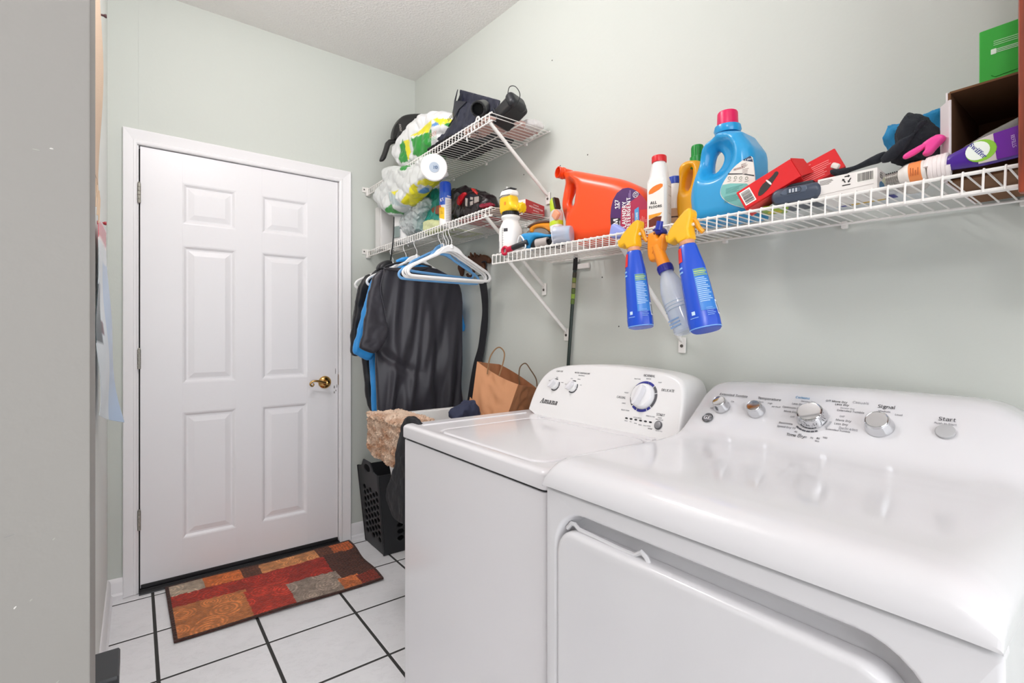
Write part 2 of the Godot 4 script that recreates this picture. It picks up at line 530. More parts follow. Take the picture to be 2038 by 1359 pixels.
func door_and_casing(white: Material):
	var door := thing("door_1", "white six-panel door with a brass lever handle", "door", Vector3(0.0, 0.0, -2.842))
	tag(door, "", "", "", "structure")
	var W := 0.897; var x0 := 0.0165
	var dm := textured("f3f1f3", 0.36, noise_tex(0.02, true, 1.2, 256, FastNoiseLite.TYPE_SIMPLEX, 2, 3), 5.0, 0.10)
	# slab face with six sunk panels: a frame of strips, then sunk mouldings
	var xs := [x0, 0.178, 0.404, 0.522, 0.748, x0 + W]
	var ys := [0.017, 0.205, 0.808, 0.948, 1.608, 1.71, 1.905, 2.043]
	var g := G()
	var F := func(a, b, y0, y1): g.box(Vector3((a + b) / 2, (y0 + y1) / 2, -0.01), Vector3(b - a, y1 - y0, 0.036), 0.0004)
	F.call(xs[0], xs[1], ys[0], ys[7]); F.call(xs[2], xs[3], ys[0], ys[7]); F.call(xs[4], xs[5], ys[0], ys[7])
	for c in [[1, 2], [3, 4]]:
		for r in [[0, 1], [2, 3], [4, 5], [6, 7]]: F.call(xs[c[0]], xs[c[1]], ys[r[0]], ys[r[1]])
	obj(door, "slab", g, dm)
	for c in [[1, 2], [3, 4]]:
		for r in [[1, 2], [3, 4], [5, 6]]:
			var w: float = xs[c[1]] - xs[c[0]]; var h: float = ys[r[1]] - ys[r[0]]
			var t := T(Vector3((xs[c[0]] + xs[c[1]]) / 2, (ys[r[0]] + ys[r[1]]) / 2, 0.008))
			var L := []
			for q in [[0.0, -0.01], [0.0, 0.0], [0.006, -0.0015], [0.016, -0.010], [0.022, -0.0105], [0.046, -0.0035], [0.048, -0.003], [0.052, -0.003]]:
				var hw: float = w / 2 - q[0]; var hh: float = h / 2 - q[0]
				L.append(loop3([Vector2(-hw, -hh), Vector2(hw, -hh), Vector2(hw, hh), Vector2(-hw, hh)], t, q[1]))
			obj(door, "panel", G().loft(L), dm, 12.0)
	# sweep and threshold
	obj(door, "sweep", G().box(Vector3(x0 + W / 2, 0.026, 0.011), Vector3(W - 0.004, 0.018, 0.006), 0.002), M("242426", 0.5))
	# hinges: knuckles and a leaf
	for y in [1.825, 1.068, 0.333]:
		var h := put(door, "hinge", G().box(Vector3(0.0135, y, 0.011), Vector3(0.010, 0.088, 0.010), 0.001).mesh(), M("a39f97", 0.35, 0.7))
		for k in 5: obj(h, "knuckle", G().lathe([Vector2(0.0062, -0.0082), Vector2(0.0066, -0.007), Vector2(0.0066, 0.007), Vector2(0.0062, 0.0082)], 12, T(Vector3(0.0125, y - 0.036 + 0.018 * k, 0.020))), M("a8a49b", 0.32, 0.75))
		obj(h, "pin", G().lathe([Vector2(0.004, 0.044), Vector2(0.0058, 0.047), Vector2(0.004, 0.051)], 10, T(Vector3(0.0125, y, 0.020))), M("a8a49b", 0.32, 0.75))
	# brass lever with a rose
	var brass := M("c9a062", 0.16, 1.0)
	var hd := put(door, "handle", G().lathe([Vector2(0.034, 0.0), Vector2(0.035, 0.004), Vector2(0.033, 0.008), Vector2(0.026, 0.014), Vector2(0.016, 0.018), Vector2(0.013, 0.03), Vector2(0.012, 0.05)], 28, T(Vector3(0.840, 0.915, 0.008), rot(90, 0, 0))).mesh(), brass)
	var path := curve([Vector3(0.842, 0.915, 0.058), Vector3(0.825, 0.917, 0.060), Vector3(0.795, 0.926, 0.060), Vector3(0.772, 0.929, 0.059), Vector3(0.758, 0.925, 0.058), Vector3(0.750, 0.915, 0.058), Vector3(0.753, 0.905, 0.058), Vector3(0.762, 0.902, 0.058), Vector3(0.768, 0.908, 0.058), Vector3(0.765, 0.915, 0.058), Vector3(0.760, 0.914, 0.058)], 5)
	var rad := []
	for k in path.size(): rad.append(lerpf(0.0085, 0.0026, pow(float(k) / path.size(), 0.7)))
	obj(hd, "lever", G().tube(path, rad, 10), brass)
	obj(hd, "turn_button", G().lathe([Vector2(0.012, 0.0), Vector2(0.012, 0.008), Vector2(0.006, 0.011)], 16, T(Vector3(0.842, 0.915, 0.058), rot(90, 0, 0))), brass)
	obj(door, "latch_plate", G().box(Vector3(0.9165, 0.925, 0.006), Vector3(0.006, 0.06, 0.008), 0.001), M("6d5638", 0.5, 0.6))
	# scuffs by the latch
	for a in [[0.893, 0.885, 0.004, 0.010], [0.902, 0.865, 0.003, 0.006], [0.893, 0.855, 0.003, 0.008], [0.900, 0.975, 0.002, 0.02], [0.907, 0.89, 0.002, 0.012]]:
		obj(door, "chip", G().slab(smooth(P([-a[2], -a[3] * 0.6, a[2] * 0.7, -a[3], a[2], a[3] * 0.4, -a[2] * 0.3, a[3]]), 1), 0.0079, 0.0086, T(Vector3(a[0], a[1], 0))), M("8d8a86", 0.8))
	# casing: a moulded profile mitred round the opening, and the jamb inside
	var cas := thing("trim_1", "white moulded casing around the six-panel door", "door casing", Vector3(0, 0, -2.83))
	tag(cas, "", "", "", "structure")
	var pr := [[0.0, 0.0], [0.0, 0.009], [0.006, 0.012], [0.014, 0.0125], [0.018, 0.010], [0.040, 0.0135], [0.052, 0.017], [0.060, 0.0185], [0.064, 0.016], [0.064, 0.0]]
	var xl := 0.005; var xr := 0.919; var yt := 2.048
	var side := func(pts: Array) -> Geo:   # pts: function results for both ends of every profile point
		var A := PackedVector3Array(); var B := PackedVector3Array()
		for q in pts: A.append(q[0]); B.append(q[1])
		return G().loft([A, B])
	var a1 := []; var a2 := []; var a3 := []
	for q in pr:
		a1.append([Vector3(xl - q[0] * 0.8, 0.002, q[1]), Vector3(xl - q[0] * 0.8, yt + q[0], q[1])])
		a2.append([Vector3(xr + q[0], 0.002, q[1]), Vector3(xr + q[0], yt + q[0], q[1])])
		a3.append([Vector3(xl - q[0] * 0.8, yt + q[0], q[1]), Vector3(xr + q[0], yt + q[0], q[1])])
	obj(cas, "side_casing", side.call(a1), white, 20.0)
	obj(cas, "side_casing", side.call(a2), white, 20.0)
	obj(cas, "head_casing", side.call(a3), white, 20.0)
	var j := G()
	j.box(Vector3(0.005, 1.02, -0.06), Vector3(0.012, 2.05, 0.12), 0.001)
	j.box(Vector3(0.923, 1.02, -0.06), Vector3(0.012, 2.05, 0.12), 0.001)
	j.box(Vector3(0.465, 2.055, -0.06), Vector3(0.93, 0.016, 0.12), 0.001)
	obj(cas, "jamb", j, white)
	# dark weatherstrip stop behind the slab
	var ws := G()
	ws.box(Vector3(0.465, 1.02, -0.055), Vector3(0.91, 2.05, 0.012), 0.001)
	obj(cas, "weatherstrip", ws, M("2a2a2a", 0.8))
	var th := thing("threshold", "black ribbed metal threshold under the door", "threshold", Vector3(0.465, 0, -2.83))
	tag(th, "", "", "", "structure")
	obj(th, "sill", G().slab(P([-0.12, 0.0, 0.032, 0.0, 0.030, 0.006, 0.012, 0.013, -0.12, 0.015]), -0.453, 0.453, Transform3D(Basis(Vector3.BACK, Vector3.UP, Vector3.LEFT), Vector3.ZERO)), M("2b2b2d", 0.38, 0.4))
	for k in 3: obj(th, "rib", G().tube([Vector3(-0.45, 0.0145 - 0.003 * k, 0.006 + 0.008 * k), Vector3(0.45, 0.0145 - 0.003 * k, 0.006 + 0.008 * k)], 0.0016, 6), M("3a3a3c", 0.35, 0.5))

func floor_and_rug():
	var fl := struct("floor", "dark grout bed under white marbled floor tiles", "floor", G().box(Vector3(-0.15, -0.0515, -0.62), Vector3(3.4, 0.1, 4.7), 0.001), M("3c3b39", 0.9))
	# marbled tile: grey veins computed once
	var f := FastNoiseLite.new(); f.frequency = 0.012; f.seed = 5; f.fractal_octaves = 4; f.domain_warp_enabled = true; f.domain_warp_amplitude = 40.0
	var ramps := []
	for s in 3:
		var im := Image.create(256, 256, false, Image.FORMAT_RGB8)
		for y in 256:
			for x in 256:
				var a := f.get_noise_3d(x * 0.6 + y * 0.8, y * 1.4 - x * 0.7, s * 90.0)
				var vein := pow(1.0 - minf(1.0, absf(a) * 6.0), 3.0) * 0.035
				var b := 0.962 + 0.02 * f.get_noise_3d(x * 0.4, y * 0.4, 50.0 + s * 90.0) - vein
				im.set_pixel(x, y, Color(b, b * 0.995, b))
		var m := StandardMaterial3D.new()
		m.albedo_texture = ImageTexture.create_from_image(im); m.roughness = 0.22
		m.albedo_color = Color("ffffff")
		ramps.append(m)
	var pitch := 0.3455; var gap := 0.0115
	var xs := []
	for k in range(-5, 5): xs.append(0.062 + 0.341 * k)
	for i in xs.size() - 1:
		for k in range(-1, 14):
			var z1 := -2.075 + pitch * (2 - 0) - pitch * 4 + pitch * (k + 0)
			var xa: float = maxf(xs[i], -1.69) + gap / 2; var xb: float = minf(xs[i + 1], 1.39) - gap / 2
			var za := maxf(z1, -2.83) + gap / 2; var zb := minf(z1 + pitch, 1.59) - gap / 2
			if xb - xa < 0.02 or zb - za < 0.02: continue
			if xb < -0.1 and zb < -0.92: continue
			if xa > 1.39: continue
			var s := Vector3(xb - xa, 0.012, zb - za)
			var at := Vector3((xa + xb) / 2, -0.006, (za + zb) / 2)
			var g := G()
			var e := 0.0012
			var lo := at - s / 2; var hi := at + s / 2
			var sq := func(q: float, y: float): return PackedVector3Array([Vector3(lo.x + q, y, lo.z + q), Vector3(hi.x - q, y, lo.z + q), Vector3(hi.x - q, y, hi.z - q), Vector3(lo.x + q, y, hi.z - q)])
			g.loft([sq.call(0.0, lo.y), sq.call(0.0, hi.y - e), sq.call(e, hi.y)])
			for n in g.v.size(): g.uv[n] = Vector2((g.v[n].x - lo.x) / pitch, (g.v[n].z - lo.z) / pitch)
			obj(fl, "tile", g, ramps[(i * 7 + k * 5) % 3], 15.0)
	rug()

func rug():
	var W := 384; var H := 240
	var im := Image.create(W, H, false, Image.FORMAT_RGB8)
	var f := FastNoiseLite.new(); f.frequency = 0.05; f.seed = 3; f.fractal_octaves = 3
	var blocks := [[0.0, 0.17, 0.0, 0.26, "9a8a78", 1], [0.17, 0.355, 0.0, 0.24, "b5602f", 1], [0.355, 0.45, 0.0, 0.3, "5a3526", 0], [0.45, 0.77, 0.0, 0.27, "b2774a", 1], [0.77, 0.86, 0.0, 0.27, "5d3525", 0], [0.86, 1.0, 0.0, 0.24, "b45a2e", 0],
		[0.0, 0.40, 0.24, 0.5, "8e2a1d", 1], [0.38, 0.80, 0.24, 0.6, "8c271b", 1], [0.79, 1.0, 0.22, 0.8, "4a2a20", 0],
		[0.0, 0.34, 0.46, 1.0, "a5653a", 1], [0.33, 0.545, 0.5, 1.0, "9c3122", 1], [0.53, 0.80, 0.6, 1.0, "85766a", 1], [0.78, 0.89, 0.76, 1.0, "b06034", 1], [0.88, 1.0, 0.78, 1.0, "7a2c1e", 0]]
	var rings := []
	for k in 40: rings.append(Vector3(rng.randf(), rng.randf() * 0.62, rng.randf_range(0.045, 0.075)))
	for y in H:
		for x in W:
			var u := float(x) / W; var v := float(y) / H
			var n := f.get_noise_2d(x, y)
			var c := Color("6a3322")
			var sw := 0
			for b in blocks:
				if u >= b[0] - 0.004 * n and u < b[1] + 0.004 and v >= b[2] + 0.02 * n and v < b[3]: c = Color(b[4]); sw = b[5]
			var k := 1.16 + 0.22 * n + rng.randf_range(-0.06, 0.06)
			if sw:
				for r in rings:
					var d: float = Vector2(u - r.x, v * 0.62 - r.y).length() / r.z
					if d < 1.0:
						k *= 1.12 + 0.17 * sin(d * 22.0) * (0.6 + 0.8 * n)
						break
			else:
				k *= 1.0 + 0.10 * sin(x * 0.9 + 3.0 * n)
			var edge := minf(minf(u, 1.0 - u) * 1.6, minf(v, 1.0 - v))
			if edge < 0.022: c = Color("452820"); k = 1.0 + 0.1 * n
			im.set_pixel(x, y, Color(c.r * k, c.g * k, c.b * k))
	var m := StandardMaterial3D.new()
	m.albedo_texture = ImageTexture.create_from_image(im); m.roughness = 0.95
	m.rim_enabled = true; m.rim = 0.2
	m.normal_enabled = true; m.normal_texture = noise_tex(0.2, true, 6.0, 256); m.normal_scale = 0.6
	var c := [Vector3(0.108, 0, -2.795), Vector3(0.962, 0, -2.79), Vector3(0.945, 0, -2.262), Vector3(0.116, 0, -2.280)]
	var rows := []
	for j in 25:
		var r := PackedVector3Array()
		for i in 49:
			var u := i / 48.0; var v := j / 24.0
			var p: Vector3 = (c[0] as Vector3).lerp(c[1], u).lerp((c[3] as Vector3).lerp(c[2], u), v)
			p.y = 0.0075 + 0.0035 * (1.0 + sin(u * 9.0 + v * 4.0)) * (0.4 + 0.6 * u) + 0.006 * maxf(0.0, u - 0.93) * 14.0 * (0.5 + 0.5 * sin(v * 11.0))
			p.x += 0.004 * sin(v * 9.0) * u
			r.append(p)
		rows.append(r)
	one("rug", "patchwork doormat in red, orange, brown and grey by the door", "rug", G().sheet(rows, 0.007), m)

# ---------------------------------------------------------------- shelves
func shelves():
	wire_shelf("white wire shelf highest on the wall, holding bags and black gadgets", Vector3(1.085, 2.031, -2.815), 1.262, 0.032, 0.0,
		[[1.245, 1.767]], [0.02], true)
	wire_shelf("white wire shelf at mid height with hangers on its rail", Vector3(1.085, 1.668, -2.815), 1.262, 0.03, 0.0, [[1.22, 1.385]], [0.02], true)
	wire_shelf("long white wire shelf above the machines crowded with bottles and boxes", Vector3(1.085, 1.4815, -1.549), 1.545, 0.032, -1.62, [[0.10, 1.198], [0.632, 1.194]], [], false)

# at: front rail at the far end; the shelf runs towards +z
func wire_shelf(label: String, at: Vector3, length: float, lip: float, tilt: float, struts: Array, ends: Array, wall_bracket: bool):
	var t := thing("wire_shelf", label, "shelf", at, rot(-tilt, 0, 0), "white wire shelves on the wall")
	var wm := M("eeebe6", 0.35)
	var depth := 0.295
	# rails run along z
	for a in [[0.0, 0.0, 0.0033], [0.0, -lip, 0.0033], [depth, 0.0, 0.0028], [depth * 0.5, -0.0045, 0.0028]]:
		obj(t, "rail", G().tube([Vector3(a[0], a[1], 0), Vector3(a[0], a[1], length)], a[2], 8), wm)
	var path := [Vector3(depth, 0.003, 0), Vector3(0.004, 0.004, 0), Vector3(-0.001, 0.0035, 0), Vector3(-0.0035, 0.0, 0), Vector3(-0.0035, -0.005, 0), Vector3(-0.0035, -lip - 0.002, 0)]
	var wire := G().tube(path, 0.0017, 6).mesh()
	var n := int(length / 0.0254)
	for k in n + 1: put(t, "cross_wire", wire, wm, T(Vector3(0, 0, minf(0.004 + k * 0.0254, length - 0.003))))
	for s in struts:
		# brace from the front rail down to the wall with a flattened, screwed foot
		var top := Vector3(0.006, -lip * 0.5, s[0] - 0.02)
		var foot := Vector3(depth + 0.004, s[1] - at.y + s[0] * sin(deg_to_rad(-tilt)) * -1.0, s[0])
		var g := G().tube([top, top.lerp(foot, 0.96), foot], [0.0075, 0.0075, 0.004], 10)
		var b := put(t, "brace", g.mesh(), wm)
		obj(b, "foot_plate", G().box(foot + Vector3(0.001, -0.012, 0), Vector3(0.005, 0.05, 0.026), 0.002), wm)
		obj(b, "screw", G().lathe([Vector2(0.0055, 0), Vector2(0.005, 0.002), Vector2(0.002, 0.003)], 10, T(foot + Vector3(-0.002, -0.014, 0), rot(0, 0, 90))), M("6a6660", 0.4, 0.8))
	for e in ends:
		# end clips against the door wall
		for q in [[0.0, -lip * 0.5], [depth * 0.93, -0.004]]:
			var b := put(t, "end_bracket", G().box(Vector3(q[0], q[1], -0.006), Vector3(0.026, 0.05, 0.016), 0.004).mesh(), wm)
			obj(b, "flange", G().box(Vector3(q[0] - 0.008, q[1] + 0.012, -0.012), Vector3(0.05, 0.03, 0.005), 0.002), wm)
			obj(b, "screw", G().lathe([Vector2(0.0045, 0), Vector2(0.004, 0.002), Vector2(0.002, 0.003)], 10, T(Vector3(q[0] - 0.022, q[1] + 0.013, -0.0095), rot(90, 0, 0))), M("6a6660", 0.4, 0.8))
	var m := int(length / 0.3)
	for k in m:
		obj(t, "wall_clip", G().box(Vector3(depth + 0.005, -0.002, 0.15 + k * length / m), Vector3(0.012, 0.018, 0.014), 0.003), wm)
	if not wall_bracket:
		obj(t, "wall_clip", G().box(Vector3(depth + 0.003, -0.03, 0.19), Vector3(0.01, 0.02, 0.06), 0.003), wm)

# ---------------------------------------------------------------- washer and dryer
const INK := "3c3c40"

func appliances():
	washer()
	dryer()

func washer():
	var W := thing("washing_machine", "white top-load washer with blue-ringed dial beside the sink", "washing machine", Vector3(0, 0, 0))
	var em := M("e4e2e4", 0.14)
	var pl := M("ecebea", 0.22)
	# cabinet: rounded upright sheet-metal box
	var Y := func(p: PackedVector2Array, y: float): return loop3(p, Transform3D(Basis(Vector3.RIGHT, Vector3.BACK, Vector3.UP), Vector3(1.02, 0, -1.13)), y)
	obj(W, "body", G().loft([Y.call(rrect(0.67, 0.69, 0.012), 0.025), Y.call(rrect(0.67, 0.69, 0.012), 0.846)]), em, 30.0)
	obj(W, "shadow_gap", G().loft([Y.call(rrect(0.66, 0.68, 0.012), 0.845), Y.call(rrect(0.66, 0.68, 0.012), 0.852)]), M("1c1c1e", 0.7))
	for s in [[0.72, -1.43], [0.72, -0.83], [1.32, -1.43], [1.32, -0.83]]:
		obj(W, "foot", G().lathe([Vector2(0.022, 0.0), Vector2(0.024, 0.01), Vector2(0.012, 0.014), Vector2(0.012, 0.03)], 14, T(Vector3(s[0], 0, s[1]))), M("2c2c2c", 0.6))
	# top deck: a rim round the lid well
	var O := func(dx: float, r: float): return rrect(0.68 - dx * 2, 0.702 - dx * 2, r)
	var lidc := Vector2(-0.108, 0.055)
	var I := func(grow: float):
		var p := rrect(0.395 + grow * 2, 0.485 + grow * 2, maxf(0.006, 0.05 + grow))
		for k in p.size(): p[k] += lidc
		return p
	var deck := G().loft([Y.call(O.call(0.003, 0.014), 0.852), Y.call(O.call(0.0, 0.017), 0.855), Y.call(O.call(0.0, 0.017), 0.884), Y.call(O.call(0.0025, 0.017), 0.8895), Y.call(O.call(0.008, 0.017), 0.8935), Y.call(O.call(0.016, 0.017), 0.8948),
		Y.call(I.call(0.007), 0.8938), Y.call(I.call(0.003), 0.8925), Y.call(I.call(0.0), 0.8885), Y.call(I.call(-0.001), 0.880), Y.call(I.call(-0.18), 0.879)], false, true)
	obj(W, "top_deck", deck, em, 50.0)
	var lid := G().loft([Y.call(I.call(-0.0035), 0.881), Y.call(I.call(-0.0035), 0.890), Y.call(I.call(-0.006), 0.8935), Y.call(I.call(-0.012), 0.8945), Y.call(I.call(-0.05), 0.8955)])
	var l := obj(W, "lid", lid, em, 50.0)
	obj(l, "finger_pull", G().slab(smooth(P([-0.075, 0.0, -0.055, -0.010, 0.055, -0.010, 0.075, 0.0]), 2), 0.0, 0.0025, Transform3D(Basis(Vector3.BACK, Vector3.RIGHT, Vector3.UP), Vector3(0.707, 0.892, -1.09)), 0.001), M("dcdadb", 0.2))
	for z in [-1.305, -0.845]: obj(l, "hinge", G().box(Vector3(1.118, 0.8945, z), Vector3(0.02, 0.006, 0.022), 0.002), em)
	# raised ridge towards the sink
	obj(W, "deck_ridge", G().box(Vector3(0.93, 0.8945, -1.415), Vector3(0.42, 0.006, 0.014), 0.003), em)
	# console
	var C := smooth(P([-0.302, -0.012, -0.301, 0.06, -0.286, 0.120, -0.250, 0.158, -0.195, 0.175, -0.10, 0.185, 0.02, 0.189, 0.12, 0.187, 0.22, 0.180, 0.285, 0.170, 0.316, 0.150, 0.328, 0.10, 0.335, 0.04, 0.338, -0.012]), 2)
	var lean := func(x: float, k: float, grow: float, sz: float, sy: float):
		var r := PackedVector3Array()
		for q in C:
			var y := q.y * sy if q.y > 0.0 else q.y
			r.append(Vector3(x + k * y, 0.892 + y + (grow if q.y > 0.15 else 0.0), -1.118 + (q.x - 0.018) * sz + 0.018))
		return r
	var con := G().loft([lean.call(1.1475, 0.40, 0.0, 0.40, 0.40), lean.call(1.1475, 0.40, 0.0, 0.972, 0.962), lean.call(1.149, 0.40, 0.0, 0.988, 0.984), lean.call(1.154, 0.40, 0.0, 0.998, 0.998), lean.call(1.165, 0.38, 0.0, 1.0, 1.002), lean.call(1.25, 0.20, 0.0, 0.99, 1.0), lean.call(1.32, 0.08, 0.0, 0.955, 0.97), lean.call(1.352, 0.02, 0.0, 0.92, 0.93), lean.call(1.36, 0.0, 0.0, 0.88, 0.88)])
	var cons := obj(W, "console", con, pl, 45.0)
	# face frame: origin at the foot of the face, middle; u to the right, v up the slope
	var FR := frame(Vector3(1.1475, 0.892, -1.118), Vector3.BACK, Vector3(0.40, 1.0, 0))
	var at := func(z: float, y: float, w := 0.0) -> Transform3D: return FR * T(Vector3(z + 1.118, (y - 0.892) * 1.077, w + 0.0006))
	var ink := M(INK, 0.6)
	var pale := M("8b8b90", 0.6)
	for k in [[-1.312, 1.002], [-1.222, 1.002]]: small_knob(cons, at.call(k[0], k[1]), 0.019)
	# main dial with its printed ring
	var D: Transform3D = at.call(-0.925, 0.998)
	var blue := M("2a2f8c", 0.4); var grey := M("55555a", 0.4)
	for a in [[-52, 8, 0], [10, 38, 0], [43, 70, 1], [74, 128, 1], [133, 148, 0], [152, 195, 0], [200, 222, 0], [228, 262, 1], [267, 304, 1]]:
		obj(cons, "dial_ring", arc(D, 0.0395, 0.047, a[0] - 90.0 + 90.0, a[1] - 90.0 + 90.0, 0.0008), blue if a[2] == 0 else grey)
	var dk := put(cons, "dial", G().lathe([Vector2(0.0385, 0), Vector2(0.0385, 0.003), Vector2(0.037, 0.012), Vector2(0.033, 0.016), Vector2(0.0, 0.0165)], 36, D * T(Vector3.ZERO, rot(90, 0, 0))).mesh(), M("efeff0", 0.2))
	obj(dk, "grip", G().loft([loop3(smooth(P([-0.011, -0.034, 0.011, -0.034, 0.013, 0.030, -0.013, 0.030]), 2), D * T(Vector3.ZERO, rot(0, 0, -16)), 0.012), loop3(smooth(P([-0.008, -0.034, 0.008, -0.034, 0.009, 0.030, -0.009, 0.030]), 2), D * T(Vector3.ZERO, rot(0, 0, -16)), 0.032), loop3(smooth(P([-0.004, -0.030, 0.004, -0.030, 0.005, 0.026, -0.005, 0.026]), 2), D * T(Vector3.ZERO, rot(0, 0, -16)), 0.034)]), M("e4e3e6", 0.25))
	text(cons, "Amana", 0.019, at.call(-1.318, 0.943) * T(Vector3.ZERO, Basis(Vector3.RIGHT, Vector3(0.28, 1, 0), Vector3.BACK)), M("1d1d20", 0.5), "Droid Serif", true, 1.0, "maker_name")
	for a in [["LOAD SIZE", 0.0062, -1.308, 1.049, 0], ["WATER TEMPERATURE", 0.0062, -1.196, 1.049, 0], ["(Wash/Rinse)", 0.0042, -1.196, 1.041, 1], ["SMALL", 0.0038, -1.345, 1.014, 1], ["MED", 0.0038, -1.312, 1.027, 1], ["LARGE", 0.0038, -1.279, 1.012, 1], ["COLD", 0.0038, -1.258, 1.008, 1], ["COOL", 0.0038, -1.238, 1.028, 1], ["WARM", 0.0038, -1.203, 1.028, 1], ["HOT", 0.0038, -1.187, 1.010, 1],
		["NORMAL", 0.0088, -0.922, 1.058, 0], ["HEAVY SOIL", 0.0038, -0.962, 1.046, 1], ["MEDIUM", 0.0038, -0.922, 1.049, 1], ["LIGHT", 0.0038, -0.88, 1.042, 1], ["DELICATE", 0.0085, -0.848, 1.022, 0], ["HEAVY", 0.0045, -0.990, 1.003, 1], ["CASUAL", 0.0085, -1.005, 0.988, 0], ["LIGHT", 0.0045, -0.990, 0.972, 1], ["BULKY ITEMS", 0.0045, -0.978, 0.953, 1], ["RINSE & SPIN", 0.0042, -0.885, 0.947, 1],
		["START", 0.0085, -0.853, 0.955, 0], ["PAUSE", 0.0038, -0.853, 0.947, 1], ["UNLOCK LID", 0.0038, -0.853, 0.942, 1], ["CYCLE STATUS", 0.004, -0.928, 0.9375, 1], ["DONE", 0.0048, -0.876, 0.9145, 0], ["END OF CYCLE", 0.003, -0.846, 0.9125, 1], ["WASH", 0.0036, -0.965, 0.924, 1], ["FILL", 0.0036, -0.948, 0.924, 1], ["SOAK", 0.0036, -0.930, 0.922, 1], ["RINSE", 0.0036, -0.913, 0.920, 1], ["SPIN", 0.0036, -0.897, 0.920, 1], ["LOCKED", 0.0034, -0.8835, 0.921, 1]]:
		text(cons, a[0], a[1] * 0.88, at.call(a[2], a[3]), ink if a[4] == 0 else pale)
	for k in 6: obj(cons, "status_light", G().slab(ell(0.0105, 0.0052, 12), 0.0, 0.001, at.call(-0.966 + 0.0172 * k, 0.9315), 0.0003), M("2a2a2e", 0.4))
	var sb := put(cons, "start_button", G().lathe([Vector2(0.0125, 0), Vector2(0.0125, 0.002), Vector2(0.0105, 0.003)], 22, at.call(-0.852, 0.927) * T(Vector3.ZERO, rot(90, 0, 0))).mesh(), M("5f5f63", 0.35, 0.2))
	obj(sb, "button_cap", G().lathe([Vector2(0.0098, 0.001), Vector2(0.0098, 0.0045), Vector2(0.008, 0.0055), Vector2(0, 0.0058)], 22, at.call(-0.852, 0.927) * T(Vector3.ZERO, rot(90, 0, 0))), M("8f8f92", 0.3, 0.3))

func arc(t: Transform3D, r0: float, r1: float, a0: float, a1: float, h: float) -> Geo:
	# flat ring piece; degrees clockwise from straight up
	var A := PackedVector2Array()
	var n := maxi(2, int((a1 - a0) / 7.0))
	for k in n + 1:
		var a := deg_to_rad(lerpf(a0, a1, float(k) / n))
		A.append(Vector2(sin(a), cos(a)) * r1)
	for k in n + 1:
		var a := deg_to_rad(lerpf(a1, a0, float(k) / n))
		A.append(Vector2(sin(a), cos(a)) * r0)
	return G().slab(A, 0.0, h, t)

func small_knob(p: Node3D, t: Transform3D, r: float):
	for a in [[-40, 20], [60, 100], [105, 215]]: obj(p, "dial_ring", arc(t, r * 1.02, r * 1.2, a[0], a[1], 0.0008), M("4b4b50", 0.5))
	var k := put(p, "knob", G().lathe([Vector2(r, 0), Vector2(r, 0.003), Vector2(r * 0.93, 0.010), Vector2(0, 0.0115)], 28, t * T(Vector3.ZERO, rot(90, 0, 0))).mesh(), M("f0f0f0", 0.2))
	var tt := t * T(Vector3.ZERO, rot(0, 0, -38))
	obj(k, "grip", G().loft([loop3(smooth(P([-0.0075, -r * 0.95, 0.0075, -r * 0.95, 0.0085, r * 0.9, -0.0085, r * 0.9]), 2), tt, 0.008), loop3(smooth(P([-0.005, -r * 0.95, 0.005, -r * 0.95, 0.006, r * 0.9, -0.006, r * 0.9]), 2), tt, 0.025), loop3(smooth(P([-0.002, -r * 0.8, 0.002, -r * 0.8, 0.003, r * 0.75, -0.003, r * 0.75]), 2), tt, 0.0265)]), M("e6e5e7", 0.25))

